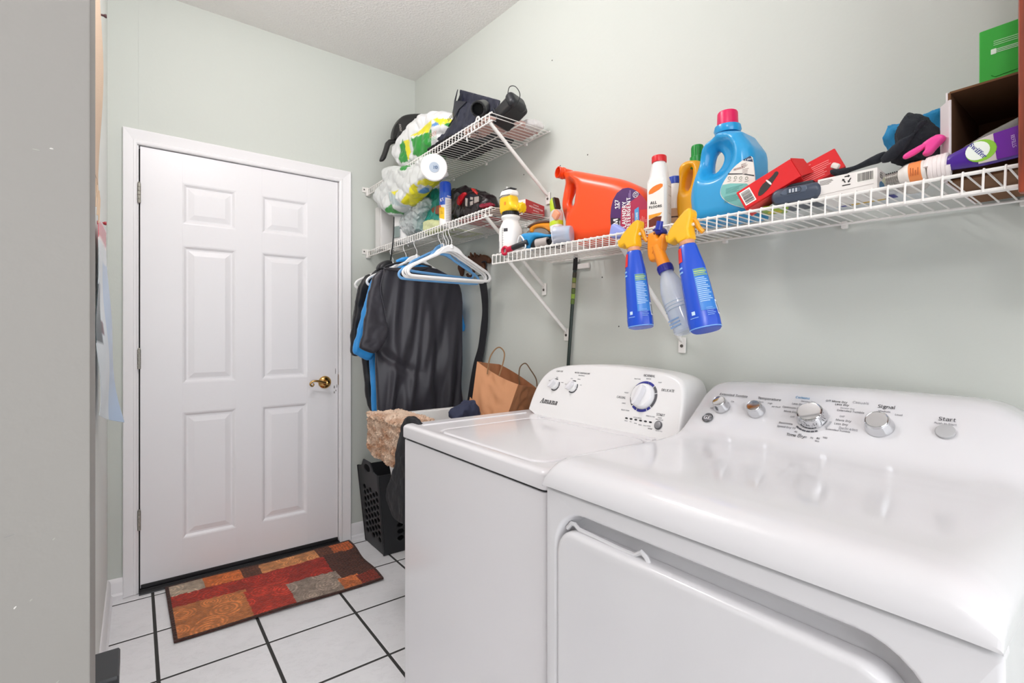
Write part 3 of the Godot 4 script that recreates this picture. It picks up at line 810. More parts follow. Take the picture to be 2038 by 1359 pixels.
func dryer():
	var D := thing("dryer", "white dryer with chrome knobs and a recessed front door", "dryer", Vector3.ZERO)
	var em := M("dedddf", 0.10)
	var z0 := -0.762; var z1 := -0.092
	var zc := (z0 + z1) / 2; var hw := (z1 - z0) / 2
	# cabinet sides and back
	var b := G()
	b.box(Vector3(1.02, 0.45, z0 + 0.012), Vector3(0.67, 0.85, 0.024), 0.004)
	b.box(Vector3(1.02, 0.45, z1 - 0.012), Vector3(0.67, 0.85, 0.024), 0.004)
	b.box(Vector3(1.345, 0.45, zc), Vector3(0.02, 0.85, 0.66), 0.002)
	b.box(Vector3(1.02, 0.035, zc), Vector3(0.67, 0.02, 0.66), 0.002)
	obj(D, "body", b, em)
	for s in [[0.72, z0 + 0.05], [0.72, z1 - 0.05], [1.31, z0 + 0.05], [1.31, z1 - 0.05]]:
		obj(D, "foot", G().lathe([Vector2(0.022, 0.0), Vector2(0.024, 0.01), Vector2(0.012, 0.014), Vector2(0.012, 0.03)], 14, T(Vector3(s[0], 0, s[1]))), M("2c2c2c", 0.6))
	# front panel with the door recess: local x = along z, y up, z out towards the room (-x)
	var FR := Transform3D(Basis(Vector3.BACK, Vector3.UP, Vector3.LEFT), Vector3(0.684, 0.0, zc))
	var R := func(l: float, r: float, bo: float, to: float, rad: float):
		var p := rrect(r - l, to - bo, maxf(rad, 0.006), 8)
		for k in p.size(): p[k] += Vector2((l + r) / 2, (bo + to) / 2)
		return p
	var outer: PackedVector2Array = R.call(-hw, hw, 0.03, 0.872, 0.008)
	var hole := func(i: float): return R.call(-0.303 + i, 0.285 - i, 0.11 + i, 0.838 - i, 0.075 - i)
	obj(D, "front_panel", G().loft([loop3(outer, FR, -0.02), loop3(outer, FR, 0.014), loop3(R.call(-hw + 0.006, hw - 0.006, 0.036, 0.866, 0.008), FR, 0.019), loop3(hole.call(-0.006), FR, 0.019), loop3(hole.call(-0.002), FR, 0.0175), loop3(hole.call(0.002), FR, 0.012), loop3(hole.call(0.010), FR, -0.016), loop3(hole.call(0.025), FR, -0.021), loop3(hole.call(0.25), FR, -0.021)]), em, 50.0)
	var dp := func(i: float): return R.call(-0.300 + i, 0.262 - i, 0.115 + i, 0.803 - i, 0.05 - i)
	var dr := obj(D, "dryer_door", G().loft([loop3(dp.call(0.004), FR, -0.018), loop3(dp.call(0.0), FR, 0.006), loop3(dp.call(0.001), FR, 0.016), loop3(dp.call(0.005), FR, 0.0215), loop3(dp.call(0.011), FR, 0.0235), loop3(dp.call(0.024), FR, 0.0225), loop3(dp.call(0.04), FR, 0.0225), loop3(dp.call(0.2), FR, 0.0225)]), em, 50.0)
	obj(dr, "pull_lip", G().tube([FR * Vector3(-0.283, 0.799, 0.006), FR * Vector3(-0.272, 0.812, 0.006), FR * Vector3(-0.262, 0.8125, 0.006), FR * Vector3(-0.250, 0.806, 0.006), FR * Vector3(-0.15, 0.803, 0.006), FR * Vector3(-0.118, 0.804, 0.006), FR * Vector3(-0.104, 0.814, 0.006), FR * Vector3(-0.095, 0.809, 0.006), FR * Vector3(-0.088, 0.799, 0.006)], 0.0045, 8), em)
	# top: one swept skin, from the rounded front lip over the deck up into the console
	var px := [0.664, 0.657, 0.6565, 0.660, 0.669, 0.683, 0.705, 0.74, 0.82, 0.92, 1.0, 1.05, 1.082, 1.104, 1.120, 1.134, 1.205, 1.224, 1.242, 1.27, 1.31, 1.35, 1.362, 1.362]
	var py := [0.874, 0.876, 0.884, 0.900, 0.914, 0.924, 0.9295, 0.931, 0.9285, 0.9275, 0.9275, 0.929, 0.933, 0.941, 0.953, 0.968, 1.043, 1.056, 1.061, 1.062, 1.060, 1.056, 1.045, 0.874]
	var zs := [z0, z0 + 0.001, z0 + 0.004, z0 + 0.010, z0 + 0.018, z0 + 0.027, z0 + 0.038, z0 + 0.05, z0 + 0.065, z0 + 0.09, z0 + 0.14, z0 + 0.2, z0 + 0.27, zc, z1 - 0.27, z1 - 0.22, z1 - 0.18, z1 - 0.15, z1 - 0.125, z1 - 0.10, z1 - 0.08, z1 - 0.062, z1 - 0.048, z1 - 0.036, z1 - 0.026, z1 - 0.017, z1 - 0.009, z1 - 0.004, z1 - 0.001, z1]
	var top := func(z: float):   # height of the console's outline over the deck, as a share
		var l := clampf((z - z0) / 0.065, 0.0, 1.0)
		var r := clampf((z1 - z) / 0.125, 0.0, 1.0)
		return sqrt(1.0 - pow(1.0 - l, 2.4)) * pow(1.0 - pow(1.0 - r, 2.0), 0.62) * (1.0 - 0.06 * pow((z - zc - 0.03) / hw, 2.0))
	var rows := []
	for z in zs:
		var r := PackedVector3Array()
		var a := clampf((z - z0) / 0.03, 0.0, 1.0); var bb := clampf((z1 - z) / 0.055, 0.0, 1.0)
		var e := minf(sqrt(1.0 - pow(1.0 - a, 2.0)), sqrt(1.0 - pow(1.0 - bb, 2.0)))
		for k in px.size():
			var y: float = py[k]
			var base := minf(y, 0.931)
			base = 0.874 + (base - 0.874) * (0.28 + 0.72 * e)
			if k == px.size() - 1: base = 0.874
			r.append(Vector3(px[k], base + maxf(0.0, y - 0.931) * top.call(z), z))
		rows.append(r)
	var g := G()
	for i in rows.size() - 1:
		for k in px.size() - 1: g.quad(rows[i][k], rows[i + 1][k], rows[i + 1][k + 1], rows[i][k + 1])
	for i in [0, rows.size() - 1]:
		for k in px.size() - 1:
			var p: Vector3 = rows[i][k]; var q: Vector3 = rows[i][k + 1]
			var A := Vector3(p.x, 0.874, p.z); var B := Vector3(q.x, 0.874, q.z)
			if i == 0: g.quad(p, q, B, A)
			else: g.quad(A, B, q, p)
	var tp := obj(D, "top", g, em, 32.0)
	obj(D, "shadow_gap", G().box(Vector3(1.01, 0.873, zc), Vector3(0.66, 0.004, hw * 2 - 0.014), 0.001), M("4a4748", 0.7))
	# console face: u to the right, v up
	var CF := frame(Vector3(1.134, 0.968, 0.0), Vector3.BACK, Vector3(0.071, 0.075, 0))
	var at := func(z: float, y: float, w := 0.0) -> Transform3D: return CF * T(Vector3(z, (y - 0.968) * 1.377, w + 0.0008))
	var chrome := M("d5d6d8", 0.06, 1.0)
	var white := M("f0eff0", 0.15)
	for k in [[-0.665, 1.000, 0.0165], [-0.578, 0.999, 0.0165], [-0.458, 1.000, 0.0255], [-0.337, 0.999, 0.021]]:
		var t: Transform3D = at.call(k[0], k[1]) * T(Vector3.ZERO, rot(90, 0, 0))
		var r: float = k[2]
		var kn := put(D, "knob", G().lathe([Vector2(r * 1.18, 0), Vector2(r * 1.2, 0.002), Vector2(r * 1.12, 0.008), Vector2(r * 1.04, 0.016), Vector2(r, 0.020)], 36, t).mesh(), chrome)
		obj(kn, "knob_cap", G().lathe([Vector2(r * 0.99, 0.0195), Vector2(r * 0.97, 0.0225), Vector2(r * 0.9, 0.024), Vector2(r * 0.87, 0.0238), Vector2(r * 0.84, 0.0232), Vector2(0, 0.0225)], 36, t), chrome)
	var ink := M("2e2e32", 0.6); var mid := M("77777c", 0.6); var faint := M("a3a3a8", 0.6); var cyan := M("2d8fc4", 0.6)
	for a in [["Extended Tumble", 0.0085, -0.650, 1.028, ink], ["Temperature", 0.0085, -0.562, 1.028, ink], ["Cottons", 0.0078, -0.492, 1.037, cyan], ["Sensor Dry", 0.0055, -0.478, 1.0305, faint], ["Less Dry", 0.0062, -0.497, 1.0235, mid], ["Optimum Dry", 0.0062, -0.506, 1.015, mid], ["More Dry", 0.0062, -0.506, 1.007, mid], ["Off", 0.0055, -0.498, 0.997, faint], ["Dewrinkle", 0.006, -0.506, 0.983, mid], ["Speed Dry 10", 0.006, -0.502, 0.976, mid], ["Time Dry", 0.0085, -0.478, 0.963, ink],
		["Off", 0.0062, -0.440, 1.036, mid], ["More Dry", 0.0064, -0.418, 1.036, ink], ["Less Dry", 0.0064, -0.412, 1.031, ink], ["Casuals", 0.0078, -0.380, 1.038, faint], ["Sensor Dry", 0.005, -0.400, 1.025, faint], ["Extended Tumble", 0.0058, -0.393, 1.020, mid], ["Off", 0.0058, -0.405, 1.009, faint], ["More Dry", 0.0062, -0.400, 1.002, mid], ["Less Dry", 0.0062, -0.402, 0.995, mid], ["Delicates", 0.0078, -0.387, 0.988, faint], ["Extended Tumble", 0.0052, -0.404, 0.983, mid],
		["40", 0.0052, -0.480, 0.970, mid], ["50", 0.0052, -0.470, 0.966, mid], ["60", 0.0052, -0.458, 0.963, mid], ["70", 0.0052, -0.446, 0.963, mid], ["80", 0.0052, -0.434, 0.964, ink], ["100", 0.0052, -0.422, 0.967, mid], ["Min", 0.0045, -0.434, 0.959, mid],
		["Signal", 0.010, -0.335, 1.035, ink], ["Medium", 0.005, -0.336, 1.0265, mid], ["Off", 0.005, -0.355, 1.0215, mid], ["Loud", 0.005, -0.312, 1.023, mid], ["Start", 0.0105, -0.240, 1.024, ink], ["Push to Start", 0.005, -0.241, 1.0165, mid], ["Off", 0.0045, -0.690, 0.994, ink], ["On", 0.0055, -0.645, 1.014, ink], ["Low", 0.005, -0.602, 1.011, mid], ["Medium", 0.005, -0.582, 1.020, mid], ["High", 0.005, -0.556, 1.019, mid], ["Air Fluff", 0.005, -0.540, 1.013, mid]]:
		text(D, a[0], a[1] * 0.82, at.call(a[2], a[3]), a[4])
	for a in [[96, 124], [150, 158], [160, 170], [172, 184], [186, 198], [200, 210], [212, 222]]: obj(D, "dial_mark", arc(at.call(-0.458, 1.0), 0.0345, 0.038, a[0], a[1], 0.0006), M("55555a" if a[0] > 140 else "b9b9bd", 0.5))
	obj(D, "start_button", G().lathe([Vector2(0.0145, 0), Vector2(0.0145, 0.004), Vector2(0.013, 0.0052), Vector2(0, 0.0056)], 26, at.call(-0.238, 1.003) * T(Vector3.ZERO, rot(90, 0, 0))), M("b4b4b5", 0.4))
	# round monogram badge
	var bt: Transform3D = at.call(-0.688, 0.972)
	var bd := put(D, "badge", G().lathe([Vector2(0.0135, 0), Vector2(0.0135, 0.002), Vector2(0.0122, 0.003), Vector2(0.0115, 0.002), Vector2(0, 0.002)], 28, bt * T(Vector3.ZERO, rot(90, 0, 0))).mesh(), M("77787a", 0.25, 0.9))
	text(bd, "GE", 0.0115, bt * T(Vector3(0, 0, 0.002)), M("e8e8ea", 0.2, 0.6), "Droid Serif", true, 0.9)

# ---------------------------------------------------------------- the long shelf
func FX(x: float, y: float, z: float) -> Transform3D:   # local x along +z, y up, z towards the room
	return Transform3D(Basis(Vector3.BACK, Vector3.UP, Vector3.LEFT), Vector3(x, y, z))

func yd(z: float) -> float:     # top of the long shelf's wires
	return 1.4875 - 0.02828 * (z + 1.549)

func stripes(p: Node3D, t: Transform3D, w: float, h: float, n: int, mat: Material, up := false, called := "print_line"):
	# rows of small print, or the bars of a code
	var g := G()
	for k in n:
		var f := rng.randf_range(0.55, 1.0) if not up else rng.randf_range(0.25, 0.75)
		if up:
			var bw := w / n * f
			g.box(t * Vector3(-w / 2 + (k + 0.5) * w / n, 0, 0.0002), Vector3(bw, h, 0.0004), 0.0, t.basis, 1)
		else:
			g.box(t * Vector3(-w * (1.0 - f) / 2, h / 2 - (k + 0.5) * h / n, 0.0002), Vector3(w * f, h / n * 0.4, 0.0004), 0.0, t.basis, 1)
	obj(p, called, g, mat)

func barcode(p: Node3D, t: Transform3D, w: float, h: float):
	var b := put(p, "barcode", G().box(t.origin, Vector3(w, h, 0.0006), 0.0, t.basis, 1).mesh(), M("f2efe8", 0.6))
	stripes(b, t * T(Vector3(0, 0, 0.0003)), w * 0.86, h * 0.8, 16, M("1c1c1e", 0.7), true, "code_bars")

func long_shelf_things():
	var W := M("f4f3f1", 0.3)
	var black := M("17181b", 0.45)
	# --- orange jug, lying so that its label reads upwards
	var t := thing("detergent_jug", "large orange laundry detergent jug with handle hole and purple label", "jug")
	var og := M("f4501c", 0.28, 0.0, {"subsurf_scatter_enabled": true, "subsurf_scatter_strength": 0.1})
	var O := FX(1.215, 1.60, -1.15)
	var out := smooth(P([-0.111, 0.117, -0.12, 0.14, -0.113, 0.155, -0.074, 0.143, -0.027, 0.127, 0.053, 0.096, 0.109, 0.076, 0.148, 0.059, 0.188, 0.035, 0.215, 0.009, 0.228, -0.02, 0.233, -0.058, 0.232, -0.109, 0.231, -0.153, 0.228, -0.162, -0.015, -0.144, -0.031, -0.124, -0.069, -0.085, -0.1, -0.046, -0.122, -0.002, -0.131, 0.037, -0.127, 0.064, -0.12, 0.093]), 2)
	for k in out.size(): out[k].y = maxf(out[k].y, yd(-1.15 + out[k].x) - 1.60)
	var hole := smooth(P([-0.076, 0.095, -0.061, 0.093, -0.042, 0.078, -0.042, 0.054, -0.046, 0.034, -0.048, 0.016, -0.084, 0.024, -0.095, 0.04, -0.089, 0.058, -0.081, 0.075]), 2)
	var hm := Vector2(-0.142, 0.055)
	var slim := func(x: float, y: float) -> float:
		var k := clampf(((Vector2(x, y) - hm) * Vector2(1.0, 0.62)).length() / 0.080 - 0.40, 0.0, 1.0)
		return lerpf(0.013, 0.072, k * k * (3.0 - 2.0 * k))
	obj(t, "body", G().puff([out, hole], 0.072, 0.042, 0.0048, O, slim), og, 179.0)
	var sd := Vector3(-0.93, 0.06, -0.36).normalized()
	var sx := sd.cross(Vector3.UP).normalized()
	var SPT := Transform3D(Basis(sx, sd, sx.cross(sd)), Vector3(1.198, 1.749, -1.276))
	var sp := obj(t, "spout", G().lathe([Vector2(0.0175, -0.042), Vector2(0.0185, -0.012), Vector2(0.0205, -0.011), Vector2(0.0205, -0.005), Vector2(0.0185, -0.004), Vector2(0.0195, 0.004), Vector2(0.0195, 0.012), Vector2(0.0165, 0.012), Vector2(0.016, -0.010)], 28, SPT), og)
	obj(sp, "spout_lip", G().tube(ring(SPT * Vector3(0, 0.012, 0), 0.0182, sd), 0.0022, 8, true), M("e33d12", 0.3))
	var LF := FX(1.1425, 1.60, -1.15)
	var lab := smooth(P([0.113, -0.077, 0.112, -0.052, 0.114, -0.025, 0.122, -0.002, 0.136, 0.016, 0.155, 0.025, 0.174, 0.024, 0.189, 0.018, 0.207, 0.005, 0.225, -0.015, 0.239, -0.036, 0.248, -0.056, 0.252, -0.079, 0.252, -0.109, 0.242, -0.118, 0.194, -0.112, 0.16, -0.104, 0.122, -0.09, 0.114, -0.085]), 2)
	var pl := put(t, "label", G().slab(lab, -0.002, 0.0008, LF, 0.0005).mesh(), M("b0204c", 0.35))
	var purple := P([0.113, -0.075, 0.112, -0.052, 0.115, -0.025, 0.122, -0.003, 0.136, 0.015, 0.155, 0.024, 0.174, 0.023, 0.189, 0.017, 0.207, 0.004, 0.214, -0.005, 0.18, -0.022, 0.151, -0.033, 0.148, -0.078, 0.148, -0.094, 0.122, -0.09, 0.115, -0.085])
	obj(pl, "label_field", G().slab(purple, 0.0008, 0.0011, LF), M("4b1f63", 0.35))
	obj(pl, "label_field", G().slab(P([0.196, -0.047, 0.209, -0.041, 0.21, -0.043, 0.212, -0.113, 0.197, -0.111]), 0.0008, 0.0012, LF), M("4f9fd6", 0.35))
	obj(pl, "label_field", G().slab(P([0.214, -0.051, 0.247, -0.053, 0.251, -0.079, 0.251, -0.109, 0.242, -0.117, 0.214, -0.113]), 0.0008, 0.0011, LF), M("d42a28", 0.35))
	obj(pl, "label_field", G().slab(P([0.114, -0.058, 0.148, -0.064, 0.148, -0.094, 0.122, -0.089, 0.115, -0.084]), 0.0011, 0.0014, LF), M("241329", 0.35))
	var up90 := rot(0, 0, 90)
	var LT := func(px: Vector2) -> Transform3D: return LF * T(Vector3(px.x, px.y, 0.0014), up90)
	var at := P([0.161, -0.056, 0.176, -0.056, 0.135, -0.02, 0.144, -0.025, 0.191, -0.078, 0.204, -0.081, 0.222, -0.091, 0.234, -0.097, 0.131, -0.073, 0.2, -0.003, 0.18, 0.003, 0.146, -0.079])
	text(pl, "LAUNDRY", 0.0138, LT.call(at[0]), W, "Droid Sans", true, 0.95)
	text(pl, "DETERGENT", 0.0138, LT.call(at[1]), W, "Droid Sans", true, 0.95)
	text(pl, "127", 0.013, LT.call(at[2]), W, "Droid Sans", true)
	text(pl, "LOADS", 0.005, LT.call(at[3]), W, "Droid Sans", true)
	text(pl, "POWER CLEAN", 0.005, LT.call(at[4]), M("f3b3b0", 0.5))
	text(pl, "FRESH LAKE", 0.0066, LT.call(at[5]), W, "Droid Sans", true)
	stripes(pl, LT.call(at[6]), 0.05, 0.016, 3, M("eb8d86", 0.5))
	text(pl, "150 FL OZ", 0.0052, LT.call(at[7]), M("f3b3b0", 0.5))
	text(pl, "M", 0.017, LT.call(at[8]), W, "Droid Sans", true, 1.1)
	text(pl, "2X", 0.009, LT.call(at[9]), W)
	obj(pl, "emblem", G().tube(ring((LT.call(at[9]) as Transform3D).origin, 0.0085, Vector3.LEFT), 0.0008, 5, true), W)
	stripes(pl, LT.call(at[10]), 0.026, 0.008, 3, M("a98abf", 0.5))
	text(pl, "MARK", 0.0042, LT.call(at[11]), W)
	# --- white bottle, red cap, floor-cleaner label
	t = thing("cleaner_bottle", "white eight-sided cleaner bottle with red cap and orange label", "bottle", Vector3(1.20, yd(-0.875), -0.878), rot(0, 18, 0))
	var S := func(w: float, d: float, r: float, y: float): return loop3(rrect(w, d, r, 3), Transform3D(Basis(Vector3.BACK, Vector3.LEFT, Vector3.UP), Vector3.ZERO), y)
	obj(t, "body", G().loft([S.call(0.052, 0.05, 0.014, 0.0), S.call(0.060, 0.058, 0.016, 0.004), S.call(0.060, 0.058, 0.016, 0.148), S.call(0.056, 0.054, 0.018, 0.156), S.call(0.053, 0.052, 0.02, 0.162), S.call(0.05, 0.05, 0.022, 0.178), S.call(0.042, 0.042, 0.02, 0.198), S.call(0.036, 0.036, 0.0179, 0.206), S.call(0.034, 0.034, 0.0169, 0.212)]), M("eceae6", 0.3), 30.0)
	obj(t, "cap", G().lathe([Vector2(0.0205, 0.206), Vector2(0.021, 0.208), Vector2(0.021, 0.222), Vector2(0.0195, 0.2245), Vector2(0.0, 0.225)], 28), M("d9242b", 0.3))
	for k in 5: obj(t, "grip_rib", G().box(Vector3(0.0, 0.03 + 0.026 * k, 0.0301), Vector3(0.026, 0.0028, 0.0025), 0.001), M("dedad2", 0.4))
	obj(t, "grip_panel", G().box(Vector3(0.0, 0.078, 0.0292), Vector3(0.034, 0.135, 0.001), 0.0004), M("dcd6cc", 0.4))
	var FB := FX(-0.0292, 0, 0)
	var lb := put(t, "label", G().box(Vector3(-0.0292, 0.075, 0), Vector3(0.001, 0.135, 0.046), 0.0004).mesh(), M("f3eee6", 0.4))
	obj(lb, "label_field", G().slab(smooth(P([-0.02, 0.108, 0.02, 0.125, 0.02, 0.138, -0.004, 0.134, -0.02, 0.122]), 1), 0, 0.001, FB), M("ee7d22", 0.4))
	obj(lb, "label_field", G().slab(P([-0.02, 0.04, 0.012, 0.048, 0.018, 0.056, -0.02, 0.052]), 0, 0.001, FB), M("f0a22c", 0.4))
	obj(lb, "label_field", G().slab(P([-0.02, 0.018, 0.012, 0.022, 0.017, 0.045, 0.0, 0.046, -0.02, 0.038]), 0, 0.001, FB), M("6b2a18", 0.4))
	obj(lb, "label_field", G().slab(P([-0.02, 0.010, 0.004, 0.012, 0.004, 0.02, -0.02, 0.018]), 0, 0.0012, FB), M("c8332c", 0.4))
	text(lb, "ALL", 0.0085, FB * T(Vector3(-0.006, 0.086, 0.001)), black, "Droid Sans", true)
	text(lb, "FLOORS", 0.0075, FB * T(Vector3(-0.001, 0.074, 0.001)), black, "Droid Sans", true)
	# --- bottle with the blue cap behind it
	t = thing("cleaner_bottle", "white bottle with blue cap behind the yellow bottle", "bottle", Vector3(1.315, yd(-0.90), -0.905))
	obj(t, "body", G().lathe([Vector2(0.034, 0), Vector2(0.037, 0.004), Vector2(0.037, 0.105), Vector2(0.034, 0.135), Vector2(0.026, 0.16), Vector2(0.019, 0.172)], 28), M("e6e6e0", 0.3))
	obj(t, "cap", G().lathe([Vector2(0.021, 0.170), Vector2(0.0215, 0.172), Vector2(0.0215, 0.19), Vector2(0.02, 0.192), Vector2(0, 0.192)], 24), M("2b50c0", 0.3))
	var l2 := put(t, "label", G().lathe([Vector2(0.0372, 0.008), Vector2(0.0376, 0.008), Vector2(0.0376, 0.09), Vector2(0.0372, 0.09)], 28).mesh(), M("c9a482", 0.5))
	obj(l2, "label_band", G().lathe([Vector2(0.0376, 0.008), Vector2(0.038, 0.008), Vector2(0.038, 0.034), Vector2(0.0376, 0.034)], 28), M("202b7a", 0.5))
	obj(l2, "label_band", G().lathe([Vector2(0.0376, 0.062), Vector2(0.038, 0.062), Vector2(0.038, 0.066), Vector2(0.0376, 0.066)], 28), M("3a2418", 0.5))
	# --- yellow bottle, green cap
	t = thing("cleaner_bottle", "yellow bottle with green cap and grip beside the blue jug", "bottle")
	var yo := FX(1.265, 1.60, -0.79)
	out = smooth(P([-0.029, 0.075, -0.044, 0.07, -0.053, 0.06, -0.055, 0.046, -0.052, 0.022, -0.056, -0.006, -0.061, -0.025, -0.06, -0.063, -0.054, -0.099, -0.049, -0.118, 0.031, -0.129, 0.034, -0.038, 0.028, 0.035, 0.014, 0.061, 0.001, 0.069]), 2)
	for k in out.size(): out[k].y = maxf(out[k].y, yd(-0.79 + out[k].x) - 1.60)
	hole = smooth(P([-0.01, 0.054, -0.025, 0.046, -0.034, 0.029, -0.037, 0.007, -0.034, -0.008, -0.022, -0.014, -0.014, 0.001, -0.008, 0.028]), 2)
	obj(t, "body", G().puff([out, hole], 0.036, 0.024, 0.004, yo), M("f3a916", 0.28), 179.0)
	obj(t, "cap", G().lathe([Vector2(0.0205, -0.028), Vector2(0.0205, 0.004), Vector2(0.0165, 0.006), Vector2(0.0165, 0.034), Vector2(0.015, 0.037), Vector2(0, 0.037)], 28, T(Vector3(1.265, 1.677, -0.797))), M("1c9a3c", 0.3))
	for k in 10: obj(t, "cap_rib", G().box(Vector3(1.265, 1.697, -0.797) + Vector3(-cos(k * 0.34 - 1.5), 0, sin(k * 0.34 - 1.5)) * 0.0166, Vector3(0.0012, 0.024, 0.0012), 0.0005), M("178a34", 0.35))
	# --- blue jug, pink cap
	t = thing("detergent_jug", "tall light blue detergent jug with bright pink cap", "jug")
	var bm := M("2f9fd8", 0.22)
	var bo := FX(1.20, 1.60, -0.69)
	out = smooth(P([0.017, 0.091, -0.001, 0.081, -0.023, 0.074, -0.037, 0.06, -0.044, 0.039, -0.048, 0.012, -0.05, -0.011, -0.056, -0.026, -0.061, -0.043, -0.063, -0.066, -0.06, -0.093, -0.053, -0.115, -0.044, -0.135, -0.04, -0.151, 0.101, -0.168, 0.106, -0.15, 0.107, -0.091, 0.105, -0.032, 0.104, 0.021, 0.094, 0.039, 0.079, 0.062, 0.072, 0.076]), 2)
	for k in out.size(): out[k].y = maxf(out[k].y, yd(-0.69 + out[k].x) - 1.60)
	hole = smooth(P([-0.008, 0.054, -0.016, 0.034, -0.019, 0.014, -0.017, 0, -0.011, -0.004, 0.002, 0.002, 0.013, 0.016, 0.015, 0.032, 0.005, 0.048]), 2)
	var hc := P([0.007, 0.022])[0]
	var thick := func(x: float, y: float) -> float:   # pinched round the handle, full below
		var d := (Vector2(x, y) - hc).length()
		return lerpf(0.024, 0.058, clampf((d - 0.03) / 0.035, 0.0, 1.0) * clampf((d - 0.03) / 0.035, 0.0, 1.0) * (3.0 - 2.0 * clampf((d - 0.03) / 0.035, 0.0, 1.0)))
	obj(t, "body", G().puff([out, hole], 0.058, 0.032, 0.0042, bo, thick), bm, 179.0)
	obj(t, "collar", G().lathe([Vector2(0.030, -0.012), Vector2(0.033, -0.004), Vector2(0.031, 0.006), Vector2(0.022, 0.009)], 30, T(Vector3(1.20, 1.703, -0.671))), bm)
	obj(t, "cap", G().lathe([Vector2(0.0245, 0.0), Vector2(0.0255, 0.003), Vector2(0.0245, 0.034), Vector2(0.0225, 0.0375), Vector2(0, 0.0385)], 32, T(Vector3(1.20, 1.708, -0.671))), M("e3225f", 0.32))
	var BF := FX(1.1415, 1.60, -0.69)
	lab = smooth(P([0.109, -0.002, 0.088, -0.008, 0.066, -0.019, 0.053, -0.033, 0.04, -0.049, 0.033, -0.064, 0.033, -0.078, 0.042, -0.092, 0.062, -0.108, 0.092, -0.122, 0.119, -0.13, 0.119, -0.066, 0.116, -0.033, 0.113, -0.011]), 2)
	var bl := put(t, "label", G().slab(lab, -0.003, 0.0008, BF, 0.0005).mesh(), M("e9e4dc", 0.35))
	obj(bl, "label_field", G().slab(smooth(P([0.041, -0.051, 0.034, -0.064, 0.035, -0.078, 0.044, -0.091, 0.063, -0.107, 0.092, -0.121, 0.118, -0.128, 0.118, -0.07]), 1), 0.0008, 0.0011, BF), M("7cc3bc", 0.4))
	obj(bl, "label_field", G().slab(P([0.108, -0.003, 0.089, -0.008, 0.114, -0.019, 0.112, -0.01]), 0.0008, 0.0012, BF), M("1d3155", 0.4))
	obj(bl, "label_field", G().slab(P([0.054, -0.03, 0.053, -0.033, 0.088, -0.041, 0.117, -0.053, 0.117, -0.05, 0.088, -0.039]), 0.0008, 0.0012, BF), M("23252c", 0.4))
	at = P([0.094, -0.022, 0.079, -0.025, 0.099, -0.033, 0.057, -0.044, 0.072, -0.047, 0.085, -0.051, 0.099, -0.055, 0.071, -0.076, 0.066, -0.094, 0.106, -0.009])
	for k in [3, 4, 5, 6]:
		obj(bl, "pictogram", G().tube(ring(BF * Vector3(at[k].x, at[k].y + 0.002, 0.0012), 0.0032, Vector3.LEFT), 0.0005, 4, true), M("8a8f7a", 0.5))
		stripes(bl, BF * T(Vector3(at[k].x, at[k].y - 0.005, 0.001)), 0.010, 0.002, 1, M("8c7a74", 0.5))
	stripes(bl, BF * T(Vector3(at[0].x, at[0].y, 0.001)), 0.016, 0.012, 5, M("a58e88", 0.5))
	text(bl, "RESULT", 0.005, BF * T(Vector3(at[1].x, at[1].y, 0.001)), M("9a6a66", 0.5), "Droid Sans", true)
	stripes(bl, BF * T(Vector3(at[2].x, at[2].y - 0.003, 0.001)), 0.02, 0.014, 4, M("b3a5a0", 0.5))
	stripes(bl, BF * T(Vector3(at[7].x, at[7].y + 0.004, 0.001)), 0.046, 0.014, 5, M("4f9a94", 0.5))
	stripes(bl, BF * T(Vector3(at[8].x, at[8].y + 0.002, 0.001)), 0.044, 0.016, 6, M("4f9a94", 0.5))
	text(bl, "1 Wash", 0.0045, BF * T(Vector3(at[9].x - 0.001, at[9].y - 0.001, 0.001)), W)
	red_boxes()
	shelf_right_end()
	shelf_left_end()

func ring(c: Vector3, r: float, n: Vector3, k := 28) -> Array:
	var a := n.cross(Vector3.UP if absf(n.y) < 0.9 else Vector3.RIGHT).normalized(); var b := n.cross(a)
	var p := []
	for i in k: p.append(c + (a * cos(TAU * i / k) + b * sin(TAU * i / k)) * r)
	return p

# box whose front face has its lower left corner at a, runs to b along its length and to c along its height; d deep
func face_frame(a: Vector3, b: Vector3, c: Vector3) -> Transform3D:
	return frame(a, b - a, c - a)

